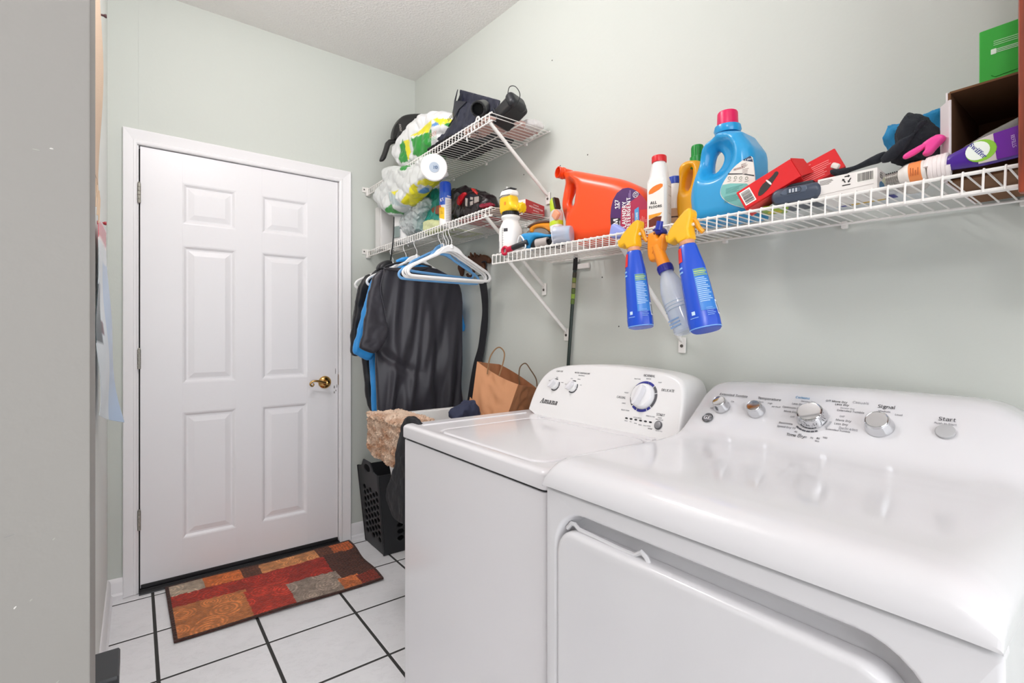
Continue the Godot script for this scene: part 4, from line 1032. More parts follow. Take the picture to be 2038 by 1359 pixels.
func red_boxes():
	var red := M("d8161c", 0.35)
	var t := thing("carton", "red carton with barcode and black device picture, leaning on the blue jug", "box")
	# the long side leans: from the barcode corner up to the far top corner
	var A := Vector3(1.092, 1.462, -0.569); var B := Vector3(1.092, 1.499, -0.497); var C := Vector3(1.092, 1.495, -0.593)
	var Fm := frame(A, Vector3(B.x + 0.02, B.y, B.z) - A, C - A)
	var L := 0.122; var Hh := 0.049; var Dp := 0.05
	obj(t, "body", G().box(Fm * Vector3(L / 2, Hh / 2, -Dp / 2), Vector3(L, Hh, Dp), 0.002, Fm.basis), red)
	barcode(t, Fm * T(Vector3(0.017, Hh / 2, 0.0004), rot(0, 0, 90)), 0.036, 0.024)
	obj(t, "device_picture", G().slab(smooth(P([0.034, 0.014, 0.04, 0.008, 0.06, 0.014, 0.072, 0.022, 0.082, 0.028, 0.092, 0.034, 0.088, 0.042, 0.078, 0.036, 0.066, 0.033, 0.05, 0.030]), 1), 0.0, 0.0006, Fm), M("2b2522", 0.5))
	obj(t, "device_picture", G().slab(smooth(P([0.066, 0.018, 0.070, 0.02, 0.066, 0.034, 0.062, 0.036]), 1), 0.0006, 0.001, Fm), M("e8e2de", 0.5))
	var un := Fm * T(Vector3(L * 0.5, -0.0004, -Dp / 2), rot(90, 0, 0))
	stripes(t, un, L * 0.9, Dp * 0.8, 9, M("ef6d68", 0.5))
	obj(t, "flap", G().slab(P([0.0, 0.0, 0.0, 0.05, 0.03, 0.044, 0.034, 0.006]), 0.0, 0.002, Fm * T(Vector3(L, 0, -0.002), rot(0, 50, 0))), M("cf2b2c", 0.4))
	# second carton, open, tipped on top
	t = thing("carton", "red carton with white streaks, torn open and tipped over the grey battery", "box")
	A = Vector3(1.14, 1.526, -0.523); B = Vector3(1.14, 1.568, -0.43); C = Vector3(1.14, 1.503, -0.438)
	var Q := frame(A, Vector3(B.x + 0.02, B.y, B.z) - A, Vector3(-0.2, -0.5, 0.35))
	Q = frame(A, Vector3(B.x + 0.03, B.y, B.z) - A, Vector3(0.25, 1.0, 0.1))
	var L2 := 0.118; var H2 := 0.05; var D2 := 0.06; var th := 0.0022
	# front panel slopes away under the top edge: the carton is a shell of card
	var g := G()
	g.box(Q * Vector3(L2 / 2, -H2 / 2, 0), Vector3(L2, H2, th), 0.0008, Q.basis)
	g.box(Q * Vector3(L2 / 2, -H2 / 2, -D2), Vector3(L2, H2, th), 0.0008, Q.basis)
	g.box(Q * Vector3(L2 / 2, -H2, -D2 / 2), Vector3(L2, th, D2), 0.0008, Q.basis)
	g.box(Q * Vector3(L2, -H2 / 2, -D2 / 2), Vector3(th, H2, D2), 0.0008, Q.basis)
	obj(t, "body", g, red)
	obj(t, "inside_board", G().box(Q * Vector3(L2 / 2, -0.003, -D2 / 2), Vector3(L2 - 0.004, 0.002, D2 - 0.004), 0.0005, Q.basis), M("c2a78c", 0.8))
	stripes(t, Q * T(Vector3(L2 * 0.5, -H2 * 0.5, th * 0.6), rot(0, 0, -4)), L2 * 0.85, H2 * 0.8, 9, M("ee7f7c", 0.5))
	obj(t, "flap", G().slab(P([0, 0, L2, 0, L2 - 0.012, 0.03, 0.012, 0.03]), 0, th, Q * T(Vector3(0, 0, -D2), rot(-20, 0, 0))), red)
	# power tool battery
	t = thing("battery_pack", "dark slate battery pack with charge lights, lying before the red cartons", "battery", Vector3(1.135, yd(-0.47) + 0.002, -0.474), rot(0, 6, 0))
	var sl := M("414a5a", 0.3)
	var Z := func(w: float, h: float, r: float, x: float, dy: float, dx: float): 
		var p := rrect(w, h, r, 4)
		for k in p.size(): p[k] += Vector2(dx, dy)
		return loop3(p, FX(0, 0, 0), x)
	obj(t, "body", G().loft([Z.call(0.095, 0.034, 0.012, -0.06, 0.019, 0), Z.call(0.098, 0.038, 0.014, -0.056, 0.020, 0), Z.call(0.098, 0.038, 0.014, 0.012, 0.020, 0), Z.call(0.094, 0.034, 0.014, 0.022, 0.019, 0), Z.call(0.084, 0.026, 0.012, 0.028, 0.017, 0)]), sl, 50.0)
	var lp := put(t, "light_panel", G().slab(smooth(P([-0.032, 0.018, 0.020, 0.018, 0.026, 0.026, 0.020, 0.034, -0.022, 0.034]), 1), 0.018, 0.0295, FX(0, 0, 0), 0.002).mesh(), M("5a6474", 0.22))
	for k in 3: obj(lp, "charge_light", G().box(Vector3(-0.0298, 0.026, -0.008 + 0.006 * k), Vector3(0.001, 0.008, 0.003), 0.0004), M("c8ccd2", 0.3))
	obj(lp, "light_frame", G().tube([FX(0, 0, 0) * Vector3(-0.013, 0.0205, 0.0298), FX(0, 0, 0) * Vector3(0.011, 0.0205, 0.0298), FX(0, 0, 0) * Vector3(0.014, 0.026, 0.0298), FX(0, 0, 0) * Vector3(0.011, 0.0315, 0.0298), FX(0, 0, 0) * Vector3(-0.013, 0.0315, 0.0298)], 0.0006, 5, true), M("20242c", 0.4))
	obj(t, "rail", G().box(Vector3(0.02, 0.042, 0), Vector3(0.06, 0.008, 0.06), 0.002), M("2a2f38", 0.4))
	obj(t, "latch", G().box(Vector3(-0.004, 0.016, 0.048), Vector3(0.03, 0.02, 0.008), 0.002), M("23262d", 0.4))
	# small bright packet under the cartons
	t = thing("snack_packet", "small green and yellow packet squeezed under the red cartons", "packet", Vector3(1.16, yd(-0.53), -0.535), rot(0, 25, 4))
	obj(t, "pouch", G().puff([smooth(rrect(0.075, 0.055, 0.008), 1)], 0.005, 0.004, 0.0022, T(Vector3(0, 0.006, 0), rot(-90, 0, 0))), M("9dc03c", 0.4), 179.0)
	obj(t, "label", G().slab(ell(0.04, 0.03), 0.0002, 0.0016, T(Vector3.ZERO, rot(-90, 0, 0))), M("e4d23e", 0.4))

func shelf_right_end():
	var W := M("ece7e2", 0.5)
	var ink := M("2a2826", 0.6)
	# white carton with code and recycling mark
	var t := thing("carton", "white carton with barcode and recycling mark below the black cap", "box", Vector3(1.122, yd(-0.38), -0.38), rot(0, 3, 0))
	obj(t, "body", G().box(Vector3(0.04, 0.0225, 0), Vector3(0.08, 0.045, 0.102), 0.0015), W)
	var F := FX(0.0, 0, 0)
	stripes(t, F * T(Vector3(-0.034, 0.036, 0)), 0.026, 0.010, 4, M("6d6663", 0.6))
	barcode(t, F * T(Vector3(0.032, 0.032, 0)), 0.03, 0.02)
	for k in 3:
		var a := TAU * k / 3.0
		obj(t, "recycling_arrow", G().slab(P([-0.004, 0.0022, 0.002, 0.0022, 0.002, 0.0042, 0.0056, 0.0012, 0.002, -0.0016, 0.002, 0.0002, -0.004, 0.0002]), 0, 0.0005, F * T(Vector3(0.001, 0.034, 0)) * T(Vector3.ZERO, rot(0, 0, rad_to_deg(a))) * T(Vector3(0, 0.0042, 0))), ink)
	obj(t, "print_line", G().box(Vector3(-0.0002, 0.0225, 0.0), Vector3(0.0006, 0.002, 0.014), 0.0, Basis(), 1), ink)
	obj(t, "fold_line", G().box(Vector3(-0.0002, 0.0135, -0.002), Vector3(0.0006, 0.0007, 0.094), 0.0, rot(-2, 0, 0), 1), M("b9b2ad", 0.6))
	obj(t, "end_print", G().slab(smooth(P([0.012, 0.008, 0.04, 0.006, 0.05, 0.018, 0.03, 0.024, 0.014, 0.02]), 2), 0, 0.0006, T(Vector3(0, 0, 0.051))), M("4b7fa6", 0.5))
	text(t, "65", 0.012, T(Vector3(0.024, 0.034, 0.0514)), M("55504c", 0.5))
	# spiral bulb lying down
	t = thing("spiral_bulb", "spiral fluorescent bulb with orange label lying behind the shelf rail", "light bulb", Vector3(1.118, yd(-0.29) + 0.0175, -0.312), Basis())
	var ax := frame(Vector3.ZERO, Vector3(0, 1, 0.05), Vector3(-1, 0, 0)).basis
	var K := Transform3D(Basis(Vector3.RIGHT, Vector3(0, 0.05, 1).normalized(), Vector3(0, -1, 0.05).normalized()), Vector3.ZERO)   # lathe axis y -> +z
	obj(t, "contact", G().lathe([Vector2(0.003, -0.007), Vector2(0.0065, -0.004), Vector2(0.0085, 0.0)], 18, K), M("b4b8a0", 0.3, 0.6))
	var pr := []
	for k in 13: pr.append(Vector2(0.0105 + 0.0012 * cos(k * PI), 0.0 + k * 0.0016))
	obj(t, "screw_base", G().lathe(pr, 24, K), M("c9c6c2", 0.22, 0.9))
	obj(t, "ballast", G().lathe([Vector2(0.0115, 0.019), Vector2(0.014, 0.024), Vector2(0.0175, 0.030), Vector2(0.0185, 0.034), Vector2(0.0185, 0.056), Vector2(0.016, 0.060), Vector2(0.0, 0.060)], 28, K), M("ece6df", 0.35))
	var ob := put(t, "label", G().lathe([Vector2(0.0186, 0.036), Vector2(0.0189, 0.036), Vector2(0.0189, 0.054), Vector2(0.0186, 0.054)], 28, K).mesh(), M("ef8f4e", 0.5))
	stripes(ob, Transform3D(Basis(Vector3.UP, Vector3.FORWARD, Vector3.LEFT), Vector3(-0.0186, 0.001, 0.045)), 0.016, 0.014, 4, M("b35a26", 0.6))
	for s in 2:
		var hp := []
		for k in 44:
			var a := k * 0.36 + PI * s
			hp.append(K * Vector3(cos(a) * 0.0165, 0.062 + k * 0.00062, sin(a) * 0.0165))
		obj(t, "spiral_tube", G().tube(hp, 0.0052, 8), M("f3e9e6", 0.3))
	# round frosted bulb behind the carton
	t = thing("globe_bulb", "frosted globe bulb between the white carton and the spiral bulb", "light bulb", Vector3(1.19, yd(-0.27) + 0.03, -0.290))
	var gp := []
	for k in 14: gp.append(Vector2(0.03 * sin(PI * (k + 0.2) / 15.5), -0.03 * cos(PI * (k + 0.2) / 15.5)))
	obj(t, "globe", G().lathe(gp, 28, T(Vector3.ZERO, rot(0, 0, -70))), M("c9c3bb", 0.25))
	obj(t, "screw_base", G().lathe([Vector2(0.012, 0.026), Vector2(0.013, 0.03), Vector2(0.013, 0.05), Vector2(0.006, 0.056)], 20, T(Vector3.ZERO, rot(0, 0, -70))), M("a9a49c", 0.3, 0.8))
	# blue towel and the black cap in front of it
	var terry := M("2c96cf", 0.95, 0.0, {"normal_enabled": true, "normal_texture": noise_tex(0.25, true, 8.0, 256, FastNoiseLite.TYPE_SIMPLEX, 2, 8), "uv1_triplanar": true, "uv1_scale": Vector3.ONE * 14.0, "rim_enabled": true, "rim": 0.3})
	var g := G().puff([smooth(P([-0.039, 0.041, -0.046, 0.023, -0.039, -0.011, -0.03, -0.043, 0.063, -0.058, 0.064, 0.04, 0.057, 0.043, 0.039, 0.044, 0.019, 0.041, -0.004, 0.036, -0.02, 0.033, -0.029, 0.034]), 2)], 0.05, 0.04, 0.005, FX(1.27, 1.58, -0.31))
	fold(g, 0.009, 24.0, 3)
	one("towel", "bright blue terry towel heaped behind the black cap", "towel", g, terry, "", 179.0)
	var knit := M("23272f", 0.9, 0.0, {"normal_enabled": true, "normal_texture": noise_tex(0.2, true, 6.0, 256, FastNoiseLite.TYPE_SIMPLEX, 2, 5), "uv1_triplanar": true, "uv1_scale": Vector3.ONE * 12.0, "rim_enabled": true, "rim": 0.3})
	t = thing("knit_cap", "black knitted garment slumped over the cartons with a trailing strap", "garment")
	g = G().puff([smooth(P([-0.005, 0.023, -0.005, 0.037, 0.002, 0.05, 0.012, 0.057, 0.021, 0.056, 0.033, 0.047, 0.044, 0.033, 0.052, 0.015, 0.063, 0.001, 0.068, -0.017, 0.064, -0.042, 0.025, -0.044, -0.017, -0.036, -0.012, -0.013]), 2)], 0.045, 0.036, 0.004, FX(1.20, 1.55, -0.31))
	fold(g, 0.007, 30.0, 7)
	obj(t, "crown", g, knit, 179.0)
	g = G().puff([smooth(P([-0.023, -0.035, -0.019, -0.026, -0.003, -0.012, 0.011, -0.002, 0.027, 0.002, 0.031, 0.008, 0.033, 0.018, 0.045, 0.024, 0.055, 0.016, 0.037, 0.015, 0.031, -0.002, 0.016, -0.022, 0, -0.036, -0.014, -0.04]), 2)], 0.014, 0.012, 0.0034, FX(1.15, 1.55, -0.31))
	fold(g, 0.003, 40.0, 2)
	obj(t, "brim", g, knit, 179.0)
	g = G().puff([smooth(P([-0.109, -0.025, -0.096, -0.028, -0.071, -0.031, -0.055, -0.027, -0.04, -0.021, -0.02, -0.015, -0.009, -0.016, -0.02, -0.035, -0.04, -0.035, -0.058, -0.037, -0.077, -0.039, -0.09, -0.045, -0.103, -0.041, -0.112, -0.032]), 2)], 0.012, 0.011, 0.0032, FX(1.155, 1.55, -0.31))
	obj(t, "strap", g, knit, 179.0)
	obj(t, "toggle", G().box(Vector3(1.15, 1.528, -0.409), Vector3(0.012, 0.012, 0.016), 0.004, rot(30, 0, 0)), M("e4d9d0", 0.5))
	# pink scoop
	t = thing("scoop", "hot pink plastic scoop resting on the black garment", "scoop")
	var pk := M("f0459b", 0.35)
	obj(t, "bowl", G().puff([smooth(P([0.002, 0, 0.015, 0.008, 0.027, 0.012, 0.038, 0.005, 0.029, -0.004, 0.021, -0.012, 0.016, -0.019, 0.006, -0.021, 0.004, -0.017, 0.01, -0.009]), 1)], 0.012, 0.006, 0.0022, FX(1.125, 1.52, -0.265)), pk, 40.0)
	obj(t, "handle", G().puff([smooth(P([-0.024, -0.012, -0.012, -0.006, 0.003, 0, 0.016, 0.004, 0.013, -0.004, 0.001, -0.012, -0.012, -0.018, -0.023, -0.02]), 1)], 0.006, 0.004, 0.002, FX(1.12, 1.52, -0.265)), pk, 40.0)
	# open cardboard box, white outside
	t = thing("cardboard_box", "open white and brown cardboard box on its side holding a purple pack", "box", Vector3(1.25, yd(-0.13), -0.125), Basis())
	var kr := M("6e4a2c", 0.85); var wh := M("e6dede", 0.6)
	var bw := 0.205; var bh := 0.158; var bd := 0.22
	for a in [[Vector3(0, bh, 0), Vector3(bd, 0.004, bw)], [Vector3(0, 0.002, 0), Vector3(bd, 0.004, bw)], [Vector3(0, bh / 2, -bw / 2), Vector3(bd, bh, 0.004)], [Vector3(0, bh / 2, bw / 2), Vector3(bd, bh, 0.004)], [Vector3(bd / 2, bh / 2, 0), Vector3(0.004, bh, bw)]]:
		obj(t, "panel", G().box(a[0], a[1], 0.0008), kr)
	obj(t, "panel", G().box(Vector3(0, bh / 2, -bw / 2 - 0.0035), Vector3(bd, bh + 0.004, 0.003), 0.0008), wh)
	obj(t, "flap", G().box(Vector3(-bd / 2 - 0.004, bh / 2 - 0.008, -bw / 2 - 0.004), Vector3(0.03, bh - 0.02, 0.004), 0.001, rot(0, 35, 0)), wh)
	# purple duster pack in clear film
	t = thing("duster_pack", "purple duster refill pack with green swirl logo in clear film", "packet")
	var pf := Transform3D(FX(0, 0, 0).basis * rot(0, 0, 3), Vector3(1.112, 1.483, -0.172))
	obj(t, "pack", G().puff([smooth(P([-0.062, -0.002, -0.045, -0.024, 0.10, -0.024, 0.10, 0.030, 0.02, 0.024, -0.04, 0.012]), 1)], 0.012, 0.010, 0.003, pf), M("4a2390", 0.25), 179.0)
	obj(t, "panel", G().slab(P([0.008, -0.0225, 0.10, -0.0235, 0.10, 0.0285, 0.006, 0.0205]), 0.0105, 0.0128, pf, 0.0006), M("6d1f9c", 0.25))
	obj(t, "panel", G().slab(P([-0.012, -0.0225, 0.010, -0.023, 0.008, 0.021, -0.016, 0.016]), 0.0105, 0.0130, pf, 0.0006), M("cfc3c0", 0.3))
	var lg := put(t, "logo", G().slab(ell(0.038, 0.036), 0.011, 0.0134, pf * T(Vector3(-0.008, -0.002, 0)), 0.0006).mesh(), M("8cc63a", 0.3))
	obj(lg, "logo_field", G().slab(ell(0.030, 0.030), 0.0134, 0.0138, pf * T(Vector3(-0.012, -0.001, 0))), M("eef4ea", 0.3))
	text(lg, "Swiffer", 0.0066, pf * T(Vector3(-0.0115, -0.001, 0.0138), rot(0, 0, -58)), M("2a2a8a", 0.4), "Droid Serif", true)
	text(t, "Duster", 0.006, pf * T(Vector3(0.042, 0.0, 0.0128), rot(0, 0, -86)), M("e6d6f0", 0.4), "Droid Sans", true)
	text(t, "REFILLS", 0.0045, pf * T(Vector3(0.030, 0.0, 0.0128), rot(0, 0, -86)), M("d9b8ea", 0.4))
	obj(t, "spot", G().slab(ell(0.036, 0.036), 0.0105, 0.0132, pf * T(Vector3(0.075, 0.003, 0)), 0.0005), M("c32a56", 0.3))
	obj(t, "film", G().puff([smooth(P([-0.06, 0.0, 0.10, -0.02, 0.10, 0.055, 0.05, 0.048, -0.02, 0.026]), 1)], 0.012, 0.010, 0.0034, pf * T(Vector3(0, 0, -0.014))), M("b8b2a8", 0.12, 0.0, {"transparency": BaseMaterial3D.TRANSPARENCY_ALPHA, "albedo_color": Color(0.75, 0.74, 0.71, 0.35)}), 179.0)
	# green carton on top
	t = thing("carton", "bright green carton standing on the cardboard box by the cabinet", "box", Vector3(1.27, yd(-0.13) + 0.161, -0.128))
	obj(t, "body", G().box(Vector3(0, 0.056, 0), Vector3(0.14, 0.112, 0.142), 0.002), M("26ad2a", 0.4))
	var gf := FX(-0.0702, 0, 0)
	stripes(t, gf * T(Vector3(-0.022, 0.082, 0), rot(0, 0, -2)), 0.06, 0.010, 3, M("a9e0a6", 0.5))
	stripes(t, gf * T(Vector3(-0.024, 0.068, 0), rot(0, 0, -2)), 0.05, 0.008, 3, M("d7f0d4", 0.5))
	obj(t, "emblem", G().slab(rrect(0.007, 0.009, 0.001), 0, 0.0005, gf * T(Vector3(-0.052, 0.069, 0))), M("e9f6e6", 0.5))
	obj(t, "tear_tab", G().tube([gf * Vector3(-0.055, 0.028, 0), gf * Vector3(-0.05, 0.024, 0), gf * Vector3(0.06, 0.034, 0)], 0.0007, 5), M("1a8a20", 0.5))
	# flat packets on the wires
	t = thing("wipes_packet", "white packet with blue and yellow print lying flat below the white carton", "packet", Vector3(1.25, yd(-0.36) + 0.001, -0.37))
	obj(t, "pouch", G().puff([smooth(rrect(0.16, 0.11, 0.012), 1)], 0.006, 0.005, 0.0034, T(Vector3(0, 0.007, 0), rot(-90, 90, 0))), M("dfe3e6", 0.35), 179.0)
	obj(t, "label", G().box(Vector3(-0.05, 0.0006, 0.0), Vector3(0.03, 0.001, 0.06), 0.0003), M("d9b02e", 0.4))
	obj(t, "label", G().box(Vector3(-0.05, 0.0004, 0.04), Vector3(0.026, 0.001, 0.02), 0.0003), M("2c2f8c", 0.4))
	obj(t, "label", G().box(Vector3(-0.05, 0.0004, -0.04), Vector3(0.026, 0.001, 0.016), 0.0003), M("2c2f8c", 0.4))
	# cherry wall cabinet at the end of the shelf
	t = thing("wall_cabinet", "reddish brown wooden wall cabinet at the right end of the long shelf", "cabinet", Vector3(1.225, 1.395, 0.262))
	var cw := wood("8c3a1e", 0.35)
	obj(t, "body", G().box(Vector3(0.035, 0.42, 0.22), Vector3(0.25, 0.84, 0.90), 0.002), cw)
	obj(t, "face_frame", G().box(Vector3(-0.152, 0.42, 0.135), Vector3(0.018, 0.84, 1.06), 0.003), cw)
	obj(t, "top_board", G().box(Vector3(-0.03, 0.835, 0.22), Vector3(0.25, 0.018, 0.90), 0.002), cw)
	for s in [-1, 1]:
		var d := put(t, "door", G().box(Vector3(-0.172, 0.42, 0.145 + s * 0.262), Vector3(0.02, 0.80, 0.50), 0.004).mesh(), cw)
		var pf2 := FX(-0.182, 0.42, 0.145 + s * 0.262)
		obj(d, "door_panel", G().loft([loop3(rrect(0.37, 0.66, 0.006), pf2, 0.0), loop3(rrect(0.36, 0.65, 0.006), pf2, -0.006), loop3(rrect(0.30, 0.59, 0.006), pf2, 0.001)]), cw)
		obj(d, "knob", G().lathe([Vector2(0.006, 0), Vector2(0.006, 0.012), Vector2(0.014, 0.018), Vector2(0.012, 0.026), Vector2(0, 0.028)], 20, T(Vector3(-0.182, 0.10, 0.145 + s * 0.045), rot(0, 0, 90))), M("b08d57", 0.3, 0.9))

func wood(hex: String, rough: float) -> StandardMaterial3D:
	var im := Image.create(256, 256, false, Image.FORMAT_RGB8)
	var f := FastNoiseLite.new(); f.seed = 21; f.frequency = 0.02; f.fractal_octaves = 4
	var c := Color(hex)
	for y in 256:
		for x in 256:
			var a := f.get_noise_2d(x * 3.0, y * 0.25) * 0.22 + f.get_noise_2d(x * 12.0, y * 0.6 + 400.0) * 0.14
			var kn := f.get_noise_2d(x * 0.7 + 900.0, y * 0.5)
			if kn > 0.36: a -= (kn - 0.36) * 1.6
			im.set_pixel(x, y, Color(c.r * (1.0 + a), c.g * (1.0 + a), c.b * (1.0 + a)))
	var m := StandardMaterial3D.new()
	m.albedo_texture = ImageTexture.create_from_image(im); m.roughness = rough
	m.uv1_triplanar = true; m.uv1_scale = Vector3.ONE * 3.0
	return m

# pushes the points about with smooth noise: folds of cloth, creases of film
func fold(g: Geo, amp: float, freq: float, seed_: int, dir := Vector3.ONE):
	var f := FastNoiseLite.new(); f.seed = seed_; f.frequency = freq / 10.0; f.fractal_octaves = 3
	for i in g.v.size():
		var p := g.v[i] * 10.0
		g.v[i] += Vector3(f.get_noise_3dv(p), f.get_noise_3dv(p + Vector3(31, 0, 0)), f.get_noise_3dv(p + Vector3(0, 57, 0))) * amp * dir

func shelf_left_end():
	var W := M("f0efec", 0.3)
	var black := M("1b1c20", 0.45)
	# pump sprayer bottle
	var t := thing("sprayer_bottle", "white graduated sprayer bottle with black collar and yellow nozzle head", "spray bottle", Vector3(1.128, yd(-1.49), -1.492))
	obj(t, "body", G().lathe([Vector2(0.040, 0), Vector2(0.044, 0.003), Vector2(0.0445, 0.075), Vector2(0.043, 0.092), Vector2(0.036, 0.108), Vector2(0.030, 0.120), Vector2(0.030, 0.124), Vector2(0.036, 0.133), Vector2(0.035, 0.140), Vector2(0.028, 0.144)], 36), W)
	var cl := put(t, "collar", G().lathe([Vector2(0.030, 0.139), Vector2(0.0315, 0.141), Vector2(0.0315, 0.155), Vector2(0.029, 0.157)], 32).mesh(), black)
	for k in 28: obj(cl, "collar_rib", G().box(Vector3(cos(TAU * k / 28) * 0.0316, 0.148, sin(TAU * k / 28) * 0.0316), Vector3(0.0016, 0.013, 0.0016), 0.0005), black)
	var ye := M("f2c40f", 0.3)
	var hd := FX(0.0, 0.155, 0.0)
	obj(t, "spray_head", G().puff([smooth(P([-0.046, 0.0, -0.048, 0.055, -0.040, 0.066, 0.02, 0.062, 0.026, 0.055, 0.027, 0.030, 0.048, 0.018, 0.062, 0.016, 0.062, -0.004, 0.045, -0.002, 0.030, 0.004, 0.02, -0.004, -0.03, -0.006]), 2)], 0.024, 0.014, 0.0034, hd), ye, 60.0)
	obj(t, "head_cover", G().puff([smooth(P([-0.0465, 0.056, -0.040, 0.083, -0.028, 0.088, 0.016, 0.084, 0.026, 0.078, 0.027, 0.056]), 1)], 0.0235, 0.012, 0.0034, hd), W, 60.0)
	obj(t, "seam", G().tube([hd * Vector3(-0.041, 0.060, 0.0242), hd * Vector3(-0.02, 0.065, 0.0246), hd * Vector3(0.027, 0.058, 0.0246)], 0.0012, 6), M("3a3a3c", 0.5))
	obj(t, "top_slide", G().box(hd * Vector3(-0.005, 0.088, 0), Vector3(0.03, 0.004, 0.05), 0.0015), M("35373b", 0.5))
	obj(t, "pump_pin", G().lathe([Vector2(0.003, 0.088), Vector2(0.003, 0.098), Vector2(0.0045, 0.099), Vector2(0.0045, 0.102), Vector2(0, 0.103)], 10, T(Vector3(0, 0.155, -0.022))), W)
	var nz := put(t, "nozzle", G().lathe([Vector2(0.010, 0), Vector2(0.016, 0.004), Vector2(0.017, 0.012), Vector2(0.014, 0.02), Vector2(0.008, 0.022)], 20, hd * T(Vector3(0.058, 0.008, 0), rot(0, 0, -100))).mesh(), ye)
	for k in 9: obj(nz, "nozzle_fin", G().box(hd * (Vector3(0.068, 0.006, 0) + Vector3(0, cos(TAU * k / 9), sin(TAU * k / 9)) * 0.016), Vector3(0.007, 0.007, 0.012), 0.002, rot(40.0 * k, 0, 0)), ye)
	obj(t, "logo", G().slab(rrect(0.011, 0.012, 0.002), 0.0238, 0.0248, hd * T(Vector3(-0.003, 0.032, 0))), M("f08a1c", 0.4))
	for k in 9: obj(t, "graduation", G().box(Vector3(-0.0446 * cos(0.22), 0.018 + 0.009 * k, 0.0446 * sin(0.22)), Vector3(0.0008, 0.0008, 0.008 if k % 3 == 0 else 0.004), 0.0, rot(0, 12, 0), 1), M("77757a", 0.6))
	obj(t, "graduation", G().box(Vector3(-0.0442, 0.052, 0.007), Vector3(0.0008, 0.076, 0.0008), 0.0, Basis(), 1), M("55555a", 0.6))
	obj(t, "print_mark", G().box(Vector3(-0.0395, 0.082, 0.0215), Vector3(0.001, 0.012, 0.016), 0.0003, rot(0, 28, 0)), M("3a3a3e", 0.5))
	obj(t, "print_mark", G().box(Vector3(-0.0395, 0.032, -0.0215), Vector3(0.001, 0.026, 0.012), 0.0003, rot(0, -28, 0)), M("8d8f90", 0.5))
	# red-ended tool
	t = thing("scraper", "black handled tool with a red hanging loop at the shelf end", "hand tool")
	var hp := [Vector3(1.085, 1.494, -1.421), Vector3(1.085, 1.498, -1.383), Vector3(1.1, 1.506, -1.356)]
	obj(t, "handle", G().tube(curve(hp, 5), 0.010, 10), M("26272b", 0.5))
	obj(t, "hanging_loop", G().tube(ring(Vector3(1.082, 1.487, -1.466) + Vector3(0, 0.002, 0), 0.0125, Vector3(-1, 0.0, 0.2)), 0.0055, 10, true), M("c4123a", 0.35))
	obj(t, "ferrule", G().tube([Vector3(1.083, 1.49, -1.449), Vector3(1.085, 1.494, -1.421)], 0.0105, 10), M("c4123a", 0.35))
	# blue and black dispenser with a white edge
	t = thing("tape_dispenser", "blue and black tape dispenser with white rim and a grey core", "dispenser")
	var bo := FX(1.125, 1.51, -1.32)
	obj(t, "blue_cover", G().puff([smooth(P([-0.091, 0.036, -0.064, 0.035, -0.026, 0.031, -0.004, 0.029, 0.024, 0.019, 0.054, 0.011, 0.1, 0.005, 0.103, -0.003, 0.071, -0.002, 0.012, 0.007, -0.013, 0.008, -0.032, -0.006, -0.045, -0.028, -0.064, -0.028, -0.074, -0.012, -0.084, 0.01]), 2)], 0.02, 0.012, 0.0036, bo), M("2a94d0", 0.35), 60.0)
	obj(t, "black_body", G().puff([smooth(P([-0.042, -0.029, -0.035, -0.007, -0.013, 0.008, 0.018, 0.006, 0.071, -0.002, 0.114, -0.01, 0.133, -0.026, 0.125, -0.036, 0.054, -0.034]), 2)], 0.016, 0.010, 0.0036, bo), black, 60.0)
	obj(t, "white_rim", G().tube(curve([Vector3(1.095, 1.534, -1.392), Vector3(1.093, 1.512, -1.367), Vector3(1.092, 1.489, -1.357), Vector3(1.092, 1.479, -1.374), Vector3(1.093, 1.488, -1.396), Vector3(1.094, 1.509, -1.406)], 5, true), 0.0028, 8, true), W)
	obj(t, "white_rim", G().tube(curve([Vector3(1.1, 1.474, -1.229), Vector3(1.1, 1.489, -1.221), Vector3(1.1, 1.496, -1.199), Vector3(1.1, 1.496, -1.18)], 5), 0.0026, 8), W)
	obj(t, "core", G().lathe([Vector2(0.0145, 0), Vector2(0.0145, 0.045), Vector2(0.0115, 0.045), Vector2(0.0115, 0)], 24, Transform3D(Basis(Vector3.UP, Vector3(0.35, 0.06, 1).normalized(), Vector3.UP.cross(Vector3(0.35, 0.06, 1).normalized())), Vector3(1.09, 1.492, -1.295)), true), M("b3a9a4", 0.5))
	# orange sander with a brown top
	t = thing("hand_sander", "orange and brown handheld tool behind the blue dispenser", "hand tool")
	bo = FX(1.19, 1.53, -1.33)
	var frm := smooth(P([-0.105, 0.032, -0.109, 0.05, -0.088, 0.059, -0.049, 0.059, -0.005, 0.052, 0.026, 0.045, 0.029, 0.01, 0.02, 0.012, 0.001, 0.019, -0.011, 0.027, -0.03, 0.037, -0.056, 0.043, -0.082, 0.043, -0.088, 0.029]), 2)
	obj(t, "frame", G().puff([frm], 0.02, 0.010, 0.0034, bo), M("f1961c", 0.35), 60.0)
	obj(t, "top_cover", G().puff([smooth(P([-0.122, 0.056, -0.088, 0.065, -0.049, 0.066, -0.005, 0.06, 0.026, 0.053, 0.026, 0.045, -0.011, 0.053, -0.049, 0.057, -0.085, 0.055, -0.116, 0.049]), 2)], 0.022, 0.008, 0.0034, bo), M("6a4433", 0.5), 60.0)
	obj(t, "motor_body", G().puff([smooth(P([-0.14, 0.04, -0.106, 0.05, -0.06, 0.048, -0.012, 0.034, 0.004, 0.004, -0.073, -0.005, -0.126, 0.008]), 2)], 0.012, 0.008, 0.004, bo), M("8f8378", 0.5), 60.0)
	# lime gadget
	t = thing("cordless_cutter", "lime green, white and black handheld gadget beside the orange jug", "hand tool", Vector3(1.155, yd(-1.26), -1.255), rot(-8, 0, 0))
